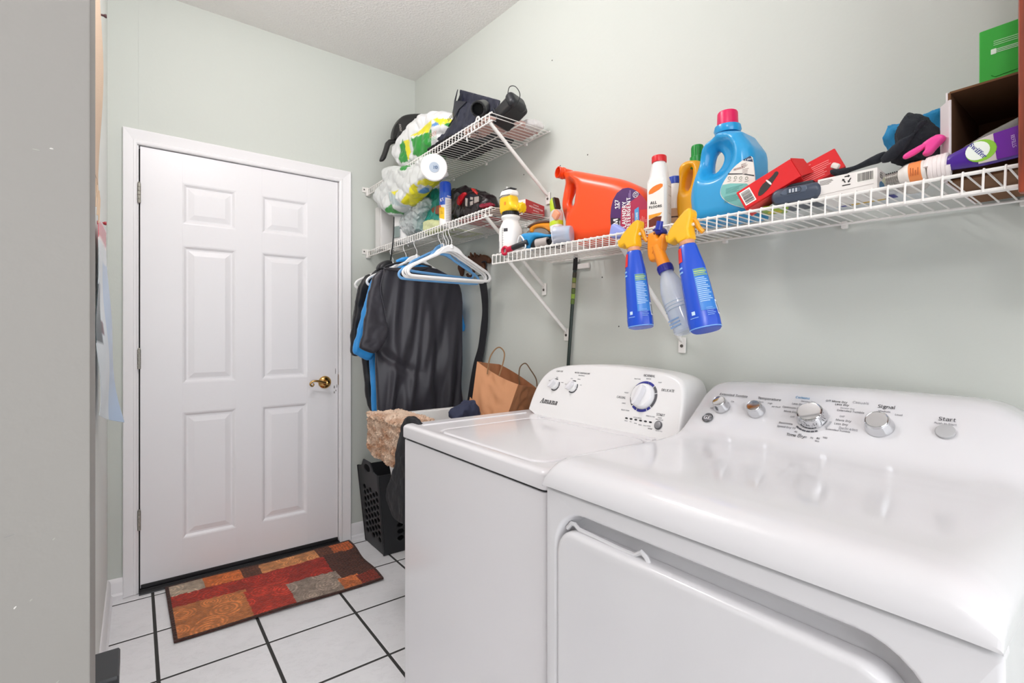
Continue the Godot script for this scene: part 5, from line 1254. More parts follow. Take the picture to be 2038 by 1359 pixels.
	var ce := func(w: float, d: float, y: float, dz: float): return loop3(rrect(w, d, minf(w, d) * 0.42, 4), Transform3D(Basis(Vector3.BACK, Vector3.LEFT, Vector3.UP), Vector3(0, 0, dz)), y)
	obj(t, "base", G().loft([ce.call(0.030, 0.03, 0.0, 0.0), ce.call(0.046, 0.045, 0.006, 0.0), ce.call(0.046, 0.045, 0.052, 0.0), ce.call(0.044, 0.043, 0.054, 0.0)]), black, 40.0)
	obj(t, "white_band", G().loft([ce.call(0.044, 0.043, 0.0535, 0.0), ce.call(0.044, 0.043, 0.076, 0.0)]), W, 40.0)
	obj(t, "lime_band", G().loft([ce.call(0.045, 0.044, 0.0755, 0.0), ce.call(0.046, 0.044, 0.090, 0.001)]), M("c5d92c", 0.35), 40.0)
	obj(t, "grey_body", G().loft([ce.call(0.045, 0.043, 0.0895, 0.001), ce.call(0.047, 0.043, 0.112, 0.004), ce.call(0.040, 0.038, 0.122, 0.006), ce.call(0.034, 0.034, 0.128, 0.006)]), M("cfcac4", 0.4), 40.0)
	obj(t, "lime_head", G().loft([ce.call(0.028, 0.034, 0.126, 0.002), ce.call(0.030, 0.036, 0.145, 0.002), ce.call(0.028, 0.034, 0.165, 0.003), ce.call(0.018, 0.024, 0.173, 0.004), ce.call(0.006, 0.01, 0.1755, 0.004)]), M("b9cf1f", 0.35), 40.0)
	obj(t, "blade_cover", G().box(Vector3(-0.006, 0.150, 0.018), Vector3(0.026, 0.042, 0.010), 0.004, rot(-8, 0, 0)), M("2c2620", 0.45))
	obj(t, "trigger", G().box(Vector3(-0.018, 0.106, 0.022), Vector3(0.014, 0.03, 0.03), 0.006, rot(-40, 0, 0)), M("e8a07c", 0.4))
	# clear measuring cup
	t = thing("measuring_cup", "clear plastic dosing cup lying in front of the orange jug", "cup", Vector3(1.118, yd(-1.17) + 0.031, -1.19), rot(8, -62, 0) * rot(0, 0, 90))
	var glass := M("e8ecf2", 0.08, 0.0, {"transparency": BaseMaterial3D.TRANSPARENCY_ALPHA, "albedo_color": Color(0.86, 0.88, 0.94, 0.38)})
	obj(t, "cup_wall", G().lathe([Vector2(0.0, -0.028), Vector2(0.026, -0.028), Vector2(0.0285, -0.025), Vector2(0.031, 0.03), Vector2(0.0318, 0.03), Vector2(0.0318, 0.032), Vector2(0.0298, 0.032), Vector2(0.0272, -0.024), Vector2(0.0, -0.0265)], 32), glass)
	obj(t, "rim_ring", G().tube(ring(Vector3(0, 0.031, 0), 0.031, Vector3.UP), 0.0016, 8, true), M("d9dbe4", 0.2))
	obj(t, "inner_spout", G().box(Vector3(-0.004, -0.02, 0.004), Vector3(0.026, 0.012, 0.02), 0.004), M("eef0f4", 0.3))
	obj(t, "residue", G().lathe([Vector2(0.0, -0.0262), Vector2(0.026, -0.0238), Vector2(0.0275, -0.014), Vector2(0.0, -0.020)], 24), M("58b4d8", 0.3))
	# lavender scoop behind the rail
	t = thing("scoop", "pale lavender plastic scoop in front of the jug label", "scoop")
	var lv := M("98a4e6", 0.4)
	obj(t, "bowl", G().puff([smooth(P([0.027, 0.002, 0.038, 0.002, 0.048, -0.003, 0.063, -0.014, 0.081, -0.024, 0.079, -0.048, 0.018, -0.038, 0.021, -0.021]), 1)], 0.014, 0.008, 0.003, FX(1.112, 1.50, -1.0)), lv, 40.0)
	obj(t, "handle", G().puff([smooth(P([0.059, -0.013, 0.078, -0.023, 0.094, -0.031, 0.092, -0.037, 0.075, -0.031, 0.059, -0.022]), 1)], 0.006, 0.005, 0.0025, FX(1.125, 1.50, -1.0)), lv, 40.0)

# ---------------------------------------------------------------- spray bottles hung on the rail by their triggers
func hanging_sprays():
	blue_spray("blue trigger spray bottle with yellow head hanging left of the clear bottle", Vector3(1.05, 1.401, -0.847), Vector3(1.035, 1.198, -0.811), 1.0)
	blue_spray("blue trigger spray bottle with yellow head hanging right of the clear bottle", Vector3(1.05, 1.394, -0.688), Vector3(1.03, 1.19, -0.626), 1.08)
	# clear bottle, orange trigger head
	var t := thing("spray_bottle", "clear water spray bottle with orange trigger head hanging between the blue ones", "spray bottle")
	var a := Vector3(1.062, 1.342, -0.757); var b := Vector3(1.062, 1.193, -0.696)
	b += (b - a) * 0.04
	var up := (a - b).normalized()
	var K := Transform3D(Basis(up.cross(Vector3.LEFT).normalized(), up, up.cross(Vector3.LEFT).normalized().cross(up)), b)
	var L := (a - b).length()
	var film := M("e6ecf2", 0.06, 0.0, {"transparency": BaseMaterial3D.TRANSPARENCY_ALPHA, "albedo_color": Color(0.88, 0.91, 0.96, 0.42)})
	obj(t, "bottle_wall", G().lathe([Vector2(0.0, 0.0), Vector2(0.028, 0.0), Vector2(0.033, 0.004), Vector2(0.0335, L * 0.30), Vector2(0.0325, L * 0.34), Vector2(0.0335, L * 0.38), Vector2(0.034, L * 0.5), Vector2(0.032, L * 0.66), Vector2(0.026, L * 0.80), Vector2(0.017, L * 0.93), Vector2(0.0145, L)], 32, K), film)
	obj(t, "water", G().lathe([Vector2(0.0, 0.002), Vector2(0.027, 0.002), Vector2(0.0318, 0.006), Vector2(0.0322, L * 0.34), Vector2(0.0, L * 0.34)], 32, K), M("cfe0f0", 0.05, 0.0, {"transparency": BaseMaterial3D.TRANSPARENCY_ALPHA, "albedo_color": Color(0.72, 0.82, 0.93, 0.3)}))
	for k in 3: obj(t, "ridge", G().tube(ring(K * Vector3(0, L * (0.36 + 0.05 * k), 0), 0.0335, up), 0.0009, 6, true), M("a9bccf", 0.2))
	for k in 3: obj(t, "print_line", G().box(K * Vector3(-0.006, L * (0.10 + 0.05 * k), 0.0334), Vector3(0.03, 0.0035, 0.001), 0.0, K.basis, 1), M("7f9cc4", 0.5))
	obj(t, "dip_tube", G().tube([K * Vector3(0.004, 0.008, 0), K * Vector3(0, L, 0)], 0.0022, 8), M("e9edf2", 0.3))
	var navy := M("23248a", 0.35)
	var cl := put(t, "collar", G().lathe([Vector2(0.0185, -0.006), Vector2(0.0195, -0.004), Vector2(0.0185, 0.013), Vector2(0.016, 0.014)], 28, K * T(Vector3(0, L, 0))).mesh(), navy)
	for k in 20: obj(cl, "collar_rib", G().box(K * Vector3(cos(TAU * k / 20) * 0.0192, L + 0.004, sin(TAU * k / 20) * 0.0192), Vector3(0.0014, 0.012, 0.0014), 0.0004, K.basis), navy)
	var orr := M("f7941c", 0.35)
	obj(t, "neck", G().lathe([Vector2(0.0165, 0.010), Vector2(0.0155, 0.03), Vector2(0.0135, 0.07)], 24, K * T(Vector3(0, L, 0))), orr)
	var F := FX(1.066, 1.41, -0.80)
	obj(t, "trigger_head", G().puff([smooth(P([-0.007, 0.032, 0.004, 0.033, 0.011, 0.035, 0.018, 0.031, 0.02, 0.021, 0.024, 0.014, 0.028, 0.022, 0.036, 0.026, 0.042, 0.023, 0.043, 0.011, 0.038, -0.009, 0.031, -0.023, 0.039, -0.038, 0.051, -0.052, 0.034, -0.063, 0.023, -0.049, 0.015, -0.04, 0.004, -0.044, -0.004, -0.039, -0.009, -0.025, -0.01, -0.002, -0.009, 0.019]), 1)], 0.014, 0.008, 0.003, F), orr, 60.0)
	for k in 5: obj(t, "grip_rib", G().tube([F * V3(P([0.015, -0.005])[0] + Vector2(0.0045, -0.003) * k, 0.0143), F * V3(P([0.01, -0.023])[0] + Vector2(0.0045, -0.003) * k, 0.0143)], 0.0008, 6), M("c86c10", 0.4))
	obj(t, "valve_block", G().puff([smooth(P([0.002, 0.038, 0.013, 0.042, 0.022, 0.045, 0.034, 0.041, 0.04, 0.027, 0.033, 0.026, 0.025, 0.024, 0.017, 0.024, 0.014, 0.034, 0.007, 0.036]), 1)], 0.015, 0.007, 0.003, F), navy, 60.0)
	obj(t, "nozzle", G().tube([Vector3(1.056, 1.446, -0.774), Vector3(1.055, 1.467, -0.769)], [0.0095, 0.0082], 16), M("2a3cab", 0.3))
	obj(t, "pivot", G().lathe([Vector2(0.0025, 0), Vector2(0.0025, 0.0015), Vector2(0, 0.002)], 10, F * T(V3(P([0.015, 0.028])[0], 0.013), rot(90, 0, 0))), M("7a3d0c", 0.5))

func V3(p: Vector2, z: float) -> Vector3: return Vector3(p.x, p.y, z)

func wide_at(y: float) -> float:   # how wide the spray bottle is at a share of its height
	var c := [[0.0, 1.04], [0.1, 1.06], [0.25, 1.0], [0.5, 0.95], [0.72, 0.86], [0.86, 0.72], [0.95, 0.64], [1.0, 0.4]]
	for k in c.size() - 1:
		if y <= c[k + 1][0]: return lerpf(c[k][1], c[k + 1][1], (y - c[k][0]) / (c[k + 1][0] - c[k][0]))
	return 0.4

func blue_spray(label: String, neck: Vector3, foot: Vector3, sc: float):
	var t := thing("spray_bottle", label, "spray bottle")
	var up := (neck - foot).normalized()
	var rt := Vector3.BACK - up * up.dot(Vector3.BACK)
	rt = rt.normalized()
	var K := Transform3D(Basis(rt, up, rt.cross(up)), foot)
	var tw := Transform3D(K.basis * rot(0, 24, 0), foot)
	var L := (neck - foot).length()
	var bm := M("1f4fc6", 0.25)
	var S := func(w: float, d: float, y: float, dx := 0.0):
		var p := P([-0.5, -0.22, -0.5, 0.18, -0.34, 0.5, 0.10, 0.5, 0.42, 0.36, 0.5, 0.0, 0.42, -0.36, 0.1, -0.5, -0.34, -0.5])
		p = smooth(p, 1)
		for k in p.size(): p[k] = p[k] * Vector2(w, d) + Vector2(dx, 0)
		return loop3(p, tw * Transform3D(Basis(Vector3.BACK, Vector3.LEFT, Vector3.UP) * rot(0, 0, 180), Vector3.ZERO), y)
	var w := 0.058 * sc
	obj(t, "body", G().loft([S.call(w * 0.95, w * 1.0, 0.0), S.call(w * 1.04, w * 1.08, 0.003), S.call(w * 1.06, w * 1.1, L * 0.1), S.call(w * 1.0, w * 1.04, L * 0.25), S.call(w * 0.95, w * 0.99, L * 0.5), S.call(w * 0.86, w * 0.9, L * 0.72), S.call(w * 0.72, w * 0.75, L * 0.86), S.call(w * 0.64, w * 0.67, L * 0.95), S.call(w * 0.56, w * 0.60, L * 0.985), S.call(w * 0.4, w * 0.4, L)]), bm, 26.0)
	var ax := tw * Transform3D(Basis(Vector3.BACK, Vector3.UP, Vector3.LEFT), Vector3.ZERO)   # x right, y up, z to the room, turned with the bottle
	# printed back label on the right-hand side, marks on the left
	var q := K * T(Vector3(0.018 * sc, L * 0.40, 0.0)) 
	var side := tw * T(Vector3.ZERO, rot(0, 38, 0))
	var rows_of := func(y0: float, y1: float, a0: float, a1: float, n: int, lift: float):
		# piece of the skin between two heights and two bearings (degrees from the room side towards +z)
		var A := []
		for j in n + 1:
			var y := lerpf(y0, y1, float(j) / n)
			var row := PackedVector3Array()
			for k in 9:
				var d := tw.basis.orthonormalized() * Vector3(sin(deg_to_rad(lerpf(a0, a1, k / 8.0))), 0, cos(deg_to_rad(lerpf(a0, a1, k / 8.0))))
				var best := 0.0
				var lp: PackedVector3Array = S.call(w * wide_at(y), w * wide_at(y) * 1.04, L * y)
				var cen := tw * Vector3(0, L * y, 0)
				# farthest reach of the convex outline along d
				for m in lp.size():
					var e0 := lp[m] - cen; var e1 := lp[(m + 1) % lp.size()] - cen
					var nn := tw.basis.y.normalized()
					var c0 := e0.cross(d).dot(nn); var c1 := e1.cross(d).dot(nn)
					if c0 * c1 <= 0.0 and (e0 + e1).dot(d) > 0.0:
						best = maxf(best, (e0.lerp(e1, c0 / (c0 - c1) if absf(c0 - c1) > 1e-9 else 0.5)).dot(d))
				row.append(cen + d * (best + lift))
			A.append(row)
		return G().sheet(A, 0.0005)
	var pal := M("3a80cf", 0.3)
	var wl := obj(t, "label", rows_of.call(0.18, 0.66, 2, 62, 8, 0.0006), pal)
	for k in 4: obj(wl, "print_line", rows_of.call(0.64 - 0.022 * k, 0.652 - 0.022 * k, 5, 50 + 8 * (k % 2), 1, 0.0011), M(["7f9d52", "b9d35a", "a9c26a", "8fae6a"][k], 0.5))
	for k in 13: obj(wl, "print_line", rows_of.call(0.54 - 0.022 * k, 0.550 - 0.022 * k, 6, 42 + 12 * ((k * 7) % 3) / 2.0, 1, 0.0011), M("a5c6ea", 0.5))
	for k in 5: obj(wl, "print_line", rows_of.call(0.20 - 0.02 * k, 0.206 - 0.02 * k, 22, 44 + 5 * (k % 2), 1, 0.0011), M("86aee2", 0.5))
	var bc := obj(wl, "barcode", rows_of.call(0.13, 0.29, 62, 84, 3, 0.0011), M("dfe5ec", 0.5))
	for k in 7: obj(bc, "code_bars", rows_of.call(0.15 + 0.018 * k, 0.158 + 0.018 * k, 64, 82, 1, 0.0016), M("30384a", 0.5))
	obj(t, "emblem", rows_of.call(0.15, 0.19, -34, -22, 2, 0.0008), M("c4dcf6", 0.5))
	obj(t, "print_line", rows_of.call(0.115, 0.122, -42, -12, 1, 0.0008), M("8db4e8", 0.5))
	for k in 2: obj(t, "print_line", rows_of.call(0.70 - 0.05 * k, 0.72 - 0.05 * k, -66, -40, 1, 0.0008), M("8fc0ee", 0.5))
	obj(t, "shoulder_flash", rows_of.call(0.78, 0.95, -72, -36, 4, 0.0012), M("e0262b", 0.35))
	obj(t, "base_edge", rows_of.call(0.002, 0.012, -70, 80, 1, 0.0008), M("7fb0e6", 0.3))
	# neck ring and head
	obj(t, "neck_ring", G().lathe([Vector2(0.016 * sc, -0.002), Vector2(0.0165 * sc, 0.0), Vector2(0.0165 * sc, 0.008), Vector2(0.0145 * sc, 0.009)], 24, K * T(Vector3(0, L, 0))), M("d79a78", 0.35))
	var H := Transform3D(K.basis, neck + up * 0.006) * T(Vector3.ZERO, Basis.from_scale(Vector3.ONE * sc))
	var head := smooth(P([-0.016, 0.0, 0.017, 0.0, 0.018, 0.018, 0.020, 0.03, 0.030, 0.05, 0.034, 0.066, 0.024, 0.072, -0.006, 0.058, -0.034, 0.040, -0.040, 0.020, -0.038, 0.012, -0.026, 0.014, -0.018, 0.016]), 1)
	obj(t, "trigger_head", G().puff([head], 0.0155, 0.006, 0.0028, H), M("f6b91a", 0.35), 50.0)
	obj(t, "trigger", G().tube(curve([H * Vector3(0.022, 0.052, 0), H * Vector3(0.030, 0.038, -0.004), H * Vector3(0.031, 0.024, -0.008), H * Vector3(0.036, 0.012, -0.012)], 5), 0.0055, 8), M("f4a51a", 0.35))
	obj(t, "nozzle", G().box(H * Vector3(-0.041, 0.028, 0), Vector3(0.006, 0.018, 0.02), 0.002, H.basis.orthonormalized()), M("f6c81e", 0.35))
	obj(t, "piston", G().tube([H * Vector3(0.018, 0.036, 0.0), H * Vector3(0.026, 0.034, 0.0)], 0.004, 8), M("f2efe6", 0.3))

# ---------------------------------------------------------------- the middle shelf
func middle_shelf_things():
	var W := M("ecebe7", 0.4)
	var D := 1.674
	# aerosol can
	var t := thing("aerosol_can", "tall blue, yellow and white aerosol can on the middle shelf", "spray can", Vector3(1.135, D, -2.0))
	obj(t, "body", G().lathe([Vector2(0.0255, 0), Vector2(0.0275, 0.002), Vector2(0.0275, 0.150), Vector2(0.027, 0.153)], 32), M("f0efee", 0.25))
	obj(t, "top_band", G().lathe([Vector2(0.0276, 0.098), Vector2(0.0278, 0.099), Vector2(0.0278, 0.152), Vector2(0.0268, 0.158)], 32), M("2a5cc4", 0.25))
	obj(t, "cap", G().lathe([Vector2(0.0268, 0.156), Vector2(0.0268, 0.185), Vector2(0.0262, 0.20), Vector2(0.022, 0.206), Vector2(0.0, 0.207)], 32), M("2152c8", 0.3))
	var wrapped := func(a0: float, a1: float, y0: float, y1: float, r: float, slope: float):
		var A := []
		for j in 2:
			var row := PackedVector3Array()
			for k in 9:
				var a := deg_to_rad(lerpf(a0, a1, k / 8.0))
				row.append(Vector3(-cos(a) * r, (y0 if j == 0 else y1) + slope * (k / 8.0), sin(a) * r))
			A.append(row)
		return G().sheet(A, 0.0006)
	obj(t, "label", wrapped.call(-40, 52, 0.045, 0.098, 0.0279, -0.014), M("f2c21d", 0.35))
	var il := obj(t, "label", wrapped.call(60, 138, 0.010, 0.130, 0.0281, 0.0), M("e6e3e2", 0.4))
	for k in 14: obj(il, "print_line", wrapped.call(66, 116.0 + 12.0 * (k % 3) / 3.0, 0.018 + 0.0076 * k, 0.0195 + 0.0076 * k, 0.0285, 0.0), M("8d8684", 0.5))
	var turned := func(deg: float, y: float, tilt := 0.0) -> Transform3D: return T(Vector3.ZERO, rot(0, deg, 0)) * FX(-0.0279, y, 0.0) * T(Vector3.ZERO, rot(0, 0, tilt))
	obj(t, "label", G().slab(ell(0.012, 0.014), 0.0, 0.0012, turned.call(4, 0.092)), M("e2542c", 0.4))
	text(t, "ET", 0.014, turned.call(28, 0.121, 12.0) * T(Vector3(0, 0, 0.0008)), M("f5f3f4", 0.3), "Droid Sans", true)
	text(t, "Odor", 0.007, turned.call(96, 0.137) * T(Vector3(0, 0, 0.0006)), M("f5f3f4", 0.3), "Droid Sans", true)
	stripes(t, turned.call(30, 0.062), 0.016, 0.014, 3, M("b98a20", 0.5))

	# black and red bag of batteries
	t = thing("zip_pouch", "crumpled black and red plastic pouch beside the aerosol can", "pouch")
	var F := FX(1.245, 1.78, -1.92)
	var g := G().puff([smooth(P([-0.166, 0.113, -0.108, 0.101, -0.071, 0.101, -0.023, 0.081, 0.027, 0.057, 0.099, 0.031, 0.14, 0.009, 0.156, -0.038, 0.154, -0.054, 0.128, -0.094, -0.177, -0.063, -0.177, 0.031]), 2)], 0.05, 0.04, 0.0055, F)
	fold(g, 0.007, 22.0, 4)
	obj(t, "body", g, M("1d1417", 0.28), 179.0)
	for a in [[P([-0.07, 0.034, -0.017, 0.05, 0.008, 0.047, -0.017, 0.019, -0.063, -0.007]), "c3161f", 0.062], [P([0.023, 0.064, 0.057, 0.052, 0.09, 0.02, 0.096, 0.006, 0.066, 0.026]), "b02a24", 0.05], [P([0.108, -0.032, 0.143, -0.032, 0.215, -0.045, 0.221, -0.062, 0.166, -0.054, 0.131, -0.053]), "86122e", 0.058]]:
		var pg := G().puff([smooth(a[0], 1)], 0.009, 0.006, 0.0034, FX(1.245 - a[2] + 0.012, 1.78, -1.92))
		fold(pg, 0.004, 40.0, 6)
		obj(t, "red_panel", pg, M(a[1], 0.3), 60.0)
	for a in [[1.0, 740, 720], [1.4, 880, 720], [1.3, 1010, 640]]:
		pass
	for a in [P([0.008, 0.019, 0.024, 0.014, 0.021, -0.022, 0.008, -0.018]), P([0.049, 0.015, 0.071, 0.008, 0.068, -0.003, 0.049, 0.002]), P([0.047, -0.006, 0.071, -0.007, 0.068, -0.024, 0.049, -0.025]), P([0.082, 0.007, 0.115, 0.003, 0.115, -0.021, 0.082, -0.022])]:
		obj(t, "battery_label", G().slab(a, 0, 0.006, FX(1.193, 1.78, -1.92), 0.0015), M("a59c94", 0.4))
	obj(t, "battery_well", G().slab(smooth(P([-0.005, 0.027, 0.027, 0.036, 0.121, 0.008, 0.121, -0.027, 0.07, -0.034, 0.021, -0.031, -0.011, -0.012]), 1), -0.02, 0.004, FX(1.197, 1.78, -1.92), 0.002), M("100d0e", 0.35))
	obj(t, "zip_pull", G().tube([F * V3(P([-0.121, 0.002])[0], 0.06), F * V3(P([-0.128, -0.036])[0], 0.06)], 0.003, 8), M("b03038", 0.4))
	# teal pouch with a brown print
	t = thing("pouch", "teal plastic pouch with a round brown print leaning by the aerosol can", "pouch")
	g = G().puff([smooth(P([0.049, 0.128, 0.14, 0.086, 0.151, -0.007, 0.125, -0.045, 0.144, -0.092, -0.128, -0.081, -0.167, -0.031, -0.154, 0.015, -0.128, 0.022, -0.212, 0.042, -0.093, 0.05]), 1)], 0.028, 0.022, 0.0055, FX(1.205, 1.80, -2.28))
	fold(g, 0.008, 26.0, 9)
	obj(t, "body", g, M("1b8f80", 0.3), 179.0)
	obj(t, "printed_fruit", G().slab(smooth(P([0.061, 0.011, 0.115, 0.015, 0.167, 0.008, 0.177, -0.03, 0.13, -0.032, 0.077, -0.014]), 2), -0.006, 0.004, FX(1.179, 1.80, -2.28), 0.002), M("8a4a30", 0.4))
	# pale green packet
	t = thing("packet", "pale green soft packet on the rail below the teal pouch", "packet")
	g = G().puff([smooth(P([0.051, 0.037, 0.112, 0.031, 0.229, 0.001, 0.232, -0.037, 0.186, -0.05, 0.059, -0.037, 0.039, 0.003]), 2)], 0.022, 0.018, 0.005, FX(1.14, 1.705, -2.25))
	fold(g, 0.005, 30.0, 12)
	obj(t, "body", g, M("ccd29e", 0.35), 179.0)
	# white carton at the door wall and a clear bag of white jugs
	t = thing("carton", "plain white carton in the corner of the middle shelf", "box", Vector3(1.19, D, -2.755))
	obj(t, "body", G().box(Vector3(0.0, 0.125, 0.0), Vector3(0.14, 0.25, 0.09), 0.003), M("eeecea", 0.5))
	obj(t, "seam", G().box(Vector3(-0.0703, 0.125, 0.02), Vector3(0.001, 0.24, 0.002), 0.0, Basis(), 1), M("cfcac8", 0.5))
	t = thing("white_jug", "white plastic jug in a clear bag left of the teal pouch", "jug", Vector3(1.165, D, -2.50))
	g = G().lathe([Vector2(0.05, 0), Vector2(0.056, 0.005), Vector2(0.056, 0.13), Vector2(0.05, 0.16), Vector2(0.03, 0.19), Vector2(0.02, 0.20), Vector2(0.02, 0.22), Vector2(0, 0.22)], 28)
	obj(t, "body", g, M("ecebe9", 0.35))
	obj(t, "label", G().slab(rrect(0.05, 0.06, 0.004), 0, 0.003, FX(-0.0545, 0.055, 0.02) * T(Vector3.ZERO, rot(0, 18, 0)), 0.001), M("8b9a97", 0.5))
	var bg := G().puff([smooth(P([-0.02, 0.061, 0.103, 0.066, 0.209, 0.068, 0.209, 0.017, 0.153, -0.019, 0.12, -0.058, 0.136, -0.102, -0.057, -0.09, -0.104, -0.01]), 2)], 0.07, 0.05, 0.006, FX(1.19, 1.80, -2.42))
	fold(bg, 0.014, 30.0, 14)
	t = thing("clear_bag", "crumpled clear plastic bag around the white jug on the middle shelf", "plastic bag")
	obj(t, "film", bg, M("e8eeee", 0.2, 0.0, {"transparency": BaseMaterial3D.TRANSPARENCY_ALPHA, "albedo_color": Color(0.9, 0.93, 0.93, 0.45)}), 179.0)
	# red carton at the near end
	t = thing("carton", "small red carton with white lettering at the near end of the middle shelf", "box", Vector3(1.30, D, -1.60), rot(0, 17, 0))
	obj(t, "body", G().box(Vector3(0, 0.025, 0), Vector3(0.14, 0.05, 0.075), 0.0015), M("c41a24", 0.35))
	for a in [["USE THIS SIDE", 0.0045, 0.038], ["only household tape", 0.008, 0.028], ["non usare", 0.007, 0.016]]:
		text(t, a[0], a[1], T(Vector3(0.004, a[2], 0.0376)), M("f5d4d4", 0.5), "Droid Sans", true)
	obj(t, "end_flap", G().box(Vector3(-0.0706, 0.025, 0), Vector3(0.002, 0.047, 0.071), 0.0005), M("f0e6e2", 0.5))
	# flat red magazines lying on the wires
	for k in 3:
		t = thing("leaflet", ["red printed leaflet lying flat under the black and red pouch", "pale printed leaflet lying flat on the near part of the middle shelf", "green printed leaflet lying flat below the aerosol can"][k], "leaflet", Vector3(1.24, D + 0.0008, [-1.80, -1.62, -2.08][k]), rot(0, [8, -5, 12][k], 0))
		obj(t, "sheet", G().box(Vector3(0, 0.001, 0), Vector3(0.22, 0.002, [0.17, 0.12, 0.16][k]), 0.0005), M(["b3262b", "d8b8ae", "a9b85a"][k], 0.4))
		obj(t, "panel", G().box(Vector3(0.02, -0.0002, 0.02), Vector3(0.12, 0.0008, 0.06), 0.0002), M(["e4dcd6", "b8323a", "e6e3d4"][k], 0.4))
	# black cord hanging down over the rail
	one("cord", "thin black cord hanging over the rail of the middle shelf by the door", "cord", G().tube(curve([Vector3(1.078, 1.797, -2.441), Vector3(1.076, 1.696, -2.442), Vector3(1.074, 1.619, -2.457), Vector3(1.074, 1.569, -2.476), Vector3(1.074, 1.503, -2.483)], 6), 0.0036, 8), M("1a1a1c", 0.5))

# ---------------------------------------------------------------- the top shelf
func top_shelf_things():
	var D := 2.037
	var navy := M("232637", 0.55)
	# open navy pouch
	var t := thing("folder_pouch", "open navy blue fabric pouch at the front of the top shelf", "pouch")
	var back := P([-0.12, 0.171, 0.042, 0.085, 0.194, 0.003, 0.177, -0.071, 0.014, -0.048, -0.139, -0.027, -0.177, 0.03, -0.169, 0.072, -0.152, 0.127, -0.128, 0.148])
	var g := G().puff([back], 0.006, 0.004, 0.0042, FX(1.205, 2.15, -1.86))
	fold(g, 0.008, 14.0, 3, Vector3(1, 0.1, 0.1))
	obj(t, "back_panel", g, navy, 50.0)
	var front := P([0.091, 0.008, 0.146, -0.024, 0.172, -0.037, 0.164, -0.074, 0.141, -0.09, 0.082, -0.102, 0.004, -0.102, -0.094, -0.103, -0.16, -0.077, -0.205, -0.051, -0.143, -0.05, -0.068, -0.045, -0.021, -0.024, 0.029, -0.001, 0.063, 0.007])
	g = G().puff([front], 0.006, 0.004, 0.0042, FX(1.118, 2.15, -1.86))
	fold(g, 0.010, 14.0, 5, Vector3(1, 0.1, 0.1))
	obj(t, "front_panel", g, navy, 50.0)
	var gs := [[Vector3(1.19, 2.318, -1.981), Vector3(1.15, 2.24, -1.941), Vector3(1.118, 2.167, -1.787)], [Vector3(1.19, 2.275, -2.004), Vector3(1.15, 2.195, -1.954), Vector3(1.118, 2.159, -1.849)], [Vector3(1.19, 2.222, -2.018), Vector3(1.15, 2.16, -1.972), Vector3(1.118, 2.133, -1.891)], [Vector3(1.19, 2.17, -2.041), Vector3(1.15, 2.135, -2.009), Vector3(1.118, 2.115, -1.944)], [Vector3(1.19, 2.151, -2.128), Vector3(1.14, 2.117, -2.077), Vector3(1.112, 2.099, -2.055)]]
	obj(t, "gusset", G().sheet(gs, 0.004), M("1b1d2a", 0.6))
	obj(t, "lining_card", G().box(Vector3(1.15, 2.16, -1.914), Vector3(0.004, 0.05, 0.02), 0.001, rot(24, 0, 0)), M("9db2cf", 0.5))
	# black appliance with a round nozzle and a wire stand
	t = thing("hand_vacuum", "black plastic appliance with round nozzle and wire stand on the top shelf", "appliance")
	var bk := M("1a1b1e", 0.35)
	var n0 := Vector3(1.085, 2.079, -1.652); var n1 := Vector3(1.27, 2.204, -1.807)
	g = G().lathe([Vector2(0.024, 0), Vector2(0.029, 0.0), Vector2(0.031, 0.003), Vector2(0.031, 0.02), Vector2(0.03, 0.09), Vector2(0.026, 0.10), Vector2(0.024, 0.09), Vector2(0.0235, 0.02)], 32, Transform3D(), true)
	var ax := (n1 - n0).normalized()
	var K := Transform3D(Basis(ax.cross(Vector3.UP).normalized(), ax, ax.cross(Vector3.UP).normalized().cross(ax)), n0)
	g.xf(K)
	obj(t, "nozzle", g, bk)
	obj(t, "nozzle_plug", G().lathe([Vector2(0.024, 0.03), Vector2(0.0, 0.03), Vector2(0.0, 0.035), Vector2(0.024, 0.035)], 24, K), M("08080a", 0.6))
	for k in 5: obj(t, "nozzle_tooth", G().box(K * Vector3(cos(TAU * k / 5) * 0.026, 0.0, sin(TAU * k / 5) * 0.026), Vector3(0.006, 0.006, 0.006), 0.002, K.basis), M("0d0d0f", 0.5))
	var bb := rot(-28, 0, 0) * rot(0, 12, 0)
	var c := Vector3(1.2, 2.073, -1.598)
	obj(t, "body", G().box(c, Vector3(0.10, 0.058, 0.125), 0.016, bb, 4), bk)
	obj(t, "end_cap", G().box(c + bb * Vector3(-0.012, 0.0, 0.052), Vector3(0.092, 0.062, 0.04), 0.018, bb, 4), M("222428", 0.4))
	obj(t, "trim_ring", G().tube([c + bb * Vector3(-0.051, -0.03, -0.03), c + bb * Vector3(-0.051, 0.029, -0.03), c + bb * Vector3(0.03, 0.030, -0.03)], 0.0012, 6), M("4a4c50", 0.3))
	for k in 3: obj(t, "speaker_hole", G().box(c + bb * Vector3(-0.03 + 0.006 * k, 0.0292, 0.01), Vector3(0.003, 0.001, 0.006), 0.0003, bb), M("050506", 0.6))
	obj(t, "wire_stand", G().tube(curve([c + bb * Vector3(-0.04, 0.026, 0.04), c + bb * Vector3(-0.05, 0.045, 0.07), c + bb * Vector3(-0.05, 0.02, 0.095), c + bb * Vector3(-0.05, -0.03, 0.098), c + bb * Vector3(-0.05, -0.052, 0.06), c + bb * Vector3(-0.05, -0.045, -0.01)], 6), 0.0016, 6), M("2e2f32", 0.35, 0.6))
	# white hooks
	t = thing("plastic_hooks", "white plastic hooks hanging over the rail under the black appliance", "hooks")
